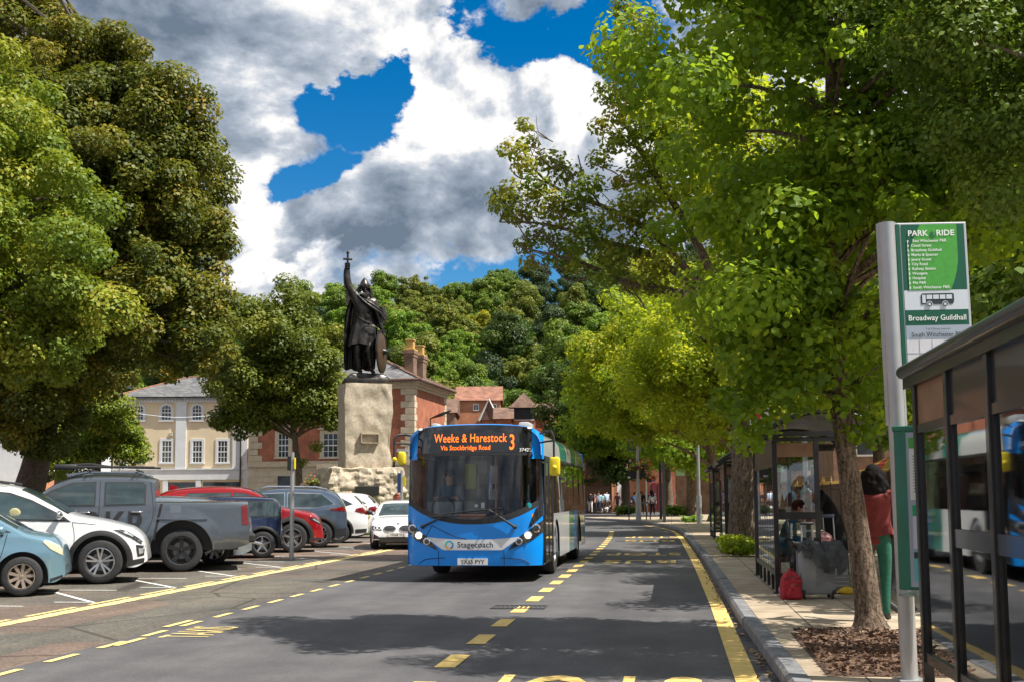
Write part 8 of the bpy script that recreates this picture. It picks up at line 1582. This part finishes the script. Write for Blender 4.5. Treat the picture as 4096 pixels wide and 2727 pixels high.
W_ = [(590.5, 96, 'walker in a black top and white trousers, leftmost by the bus', C_('black', ()), C_('white', (.65, .65, .66)), M_hairb, 0, 'walk', 1.72), (594.5, 98, 'walker in a reddish top with a green bag behind the one in white trousers', C_('rust', (.28, .08, .06)), C_('black', ()), M_hairbr, .3, 'walk', 1.66), (598.7, 96, 'walker in a light blue checked shirt and navy trousers', C_('light_check', (.45, .55, .66)), C_('navy', (.02, .025, .06)), M_hairbr, -.2, 'walk', 1.76), (601.5, 99, 'walker in a turquoise top beside the checked shirt', C_('turquoise', (.2, .45, .48)), C_('black', ()), M_hairb, .2, 'walk', 1.66), (606.5, 100, 'tall man in a pale shirt and shorts with the dog', C_('pale_shirt', (.5, .56, .7)), C_('brown_shorts', (.09, .05, .045)), M_hairbr, .6, 'stand', 1.86), (617.5, 100, 'person in dark clothes near the orange brick shop corner', C_('maroon', (.1, .03, .04)), C_('black', ()), M_hairb, 2.5, 'walk', 1.68), (634.5, 92, 'person in a denim jacket left of the lamp column base', C_('denim', (.06, .13, .26)), C_('plum', (.08, .03, .05)), M_hairb, .2, 'stand', 1.66), (641.3, 88, 'woman with fair-brown hair in a black top, just right of the lamp column', C_('black', ()), C_('charcoal', ()), mat('hair_light_brown', (.2, .1, .04), .6), 0, 'walk', 1.74), (652.6, 86, 'woman walking in a loose white blouse and black trousers', C_('white_blouse', (.7, .68, .66)), C_('black', ()), M_hairb, 0, 'walk', 1.62), (652, 93, 'taller person in purple-grey behind the woman in the white blouse', C_('purple_grey', (.09, .05, .09)), C_('charcoal', ()), M_hairb, 0, 'stand', 1.86)]
for (px, d, lab, tp, lg, hr, rz, ps, H) in W_:
    v = P(px, 500, d); person(lab, (v.x, v.y), YAW + rz, H, tp, lg, hr, M_skint if 'turq' in lab else M_skin, ps, sleeves='white' in lab or 'black top' in lab, detail=0, bulk=1.25, shorts='shorts' in lab, stride=.26, hairstyle='long' if 'woman' in lab else 'short', group='people walking beyond the bend', z=.11)
v = P(348.5, 500, 45.5); person('balding man in a white collar and navy jacket before the plinth plaque', (v.x, v.y), PI * .6, 1.86, C_('navy_jacket', (.02, .025, .05)), C_('navy', ()), M_hairg, mat('skin_pink', (.55, .25, .2), .6), bald=True, detail=0, z=0)
v = P(397, 500, 45); person('person with reddish hair just showing above the white car roof', (v.x, v.y), .3, 1.66, C_('rust', ()), C_('black', ()), mat('hair_red', (.22, .06, .03), .6), M_skin, detail=0, z=0, hairstyle='long')
# the driver, a thing of his own inside the bus
bm_ = BT.matrix_world if False else Matrix.Translation(BT.location) @ Matrix.Rotation(BT.rotation_euler.z, 4, 'Z'); dl = bm_ @ Vector((-.62, 1.15, .55))
person('bus driver in a dark uniform shirt seen through the windscreen, hands on the wheel', (dl.x, dl.y), BT.rotation_euler.z, 1.76, C_('driver_shirt', (.06, .10, .14)), C_('charcoal', ()), M_hairbr, M_skin, 'sit', z=.62, lean=-.02, arms={'l': ((-.28, -.18, .76), (-.20, -.42, .84), (-.17, -.47, .86)), 'r': ((.28, -.18, .76), (.20, -.42, .84), (.17, -.47, .86))})
a = MB(); a.box(-.85, -.4, 1.15, 1.5, .5, 1.08, .04); a.box(-.85, -.4, 1.42, 1.55, 1.0, 1.75, .05); part('driver_seat', a, M_seat, BT, 40)
# the dog
def dog():
    v = P(604.5, 500, 98.5); T_ = thing('dog', 'small white and black dog standing on the far pavement', 'dog', (v.x, v.y, .11), YAW + .2)
    J_ = {'rump': (Vector((-.24, 0, .34)), .09), 'mid': (Vector((0, 0, .33)), .085), 'chest': (Vector((.22, 0, .34)), .11), 'neck': (Vector((.34, 0, .45)), .07), 'head': (Vector((.40, 0, .54)), .07), 'muz': (Vector((.52, 0, .52)), .035), 'tail': (Vector((-.38, 0, .45)), .02)}
    bn = [('mid', 'rump'), ('mid', 'chest'), ('chest', 'neck'), ('neck', 'head'), ('head', 'muz'), ('rump', 'tail')]; W1 = mat('dog_white', (.6, .58, .54), .9); B1 = mat('dog_black', (.03, .028, .026), .9); reg = [(bn[0], B1), (bn[1], W1), (bn[2], W1), (bn[3], B1), (bn[4], W1), (bn[5], B1)]
    for i, (x, s) in enumerate([(.22, -1), (.22, 1), (-.24, -1), (-.24, 1)]):
        o = 'chest' if x > 0 else 'rump'; k1, k2 = 'a%d' % i, 'b%d' % i; J_[k1] = (Vector((x + (.02 if x > 0 else .05), s * .07, .19)), .035); J_[k1 + 'h'] = (Vector((x + (0 if x > 0 else -.05), s * .07, .1)), .024); J_[k2] = (Vector((x + .01, s * .07, .02)), .024); bn += [(o, k1), (k1, k1 + 'h'), (k1 + 'h', k2)]; reg += [(b, W1) for b in bn[-3:]]
    J_ = {x: J_[x] for x in ['mid'] + [y for y in J_ if y != 'mid']}; skin_mesh(J_, bn, 'body', None, T_, 1, reg)
dog()
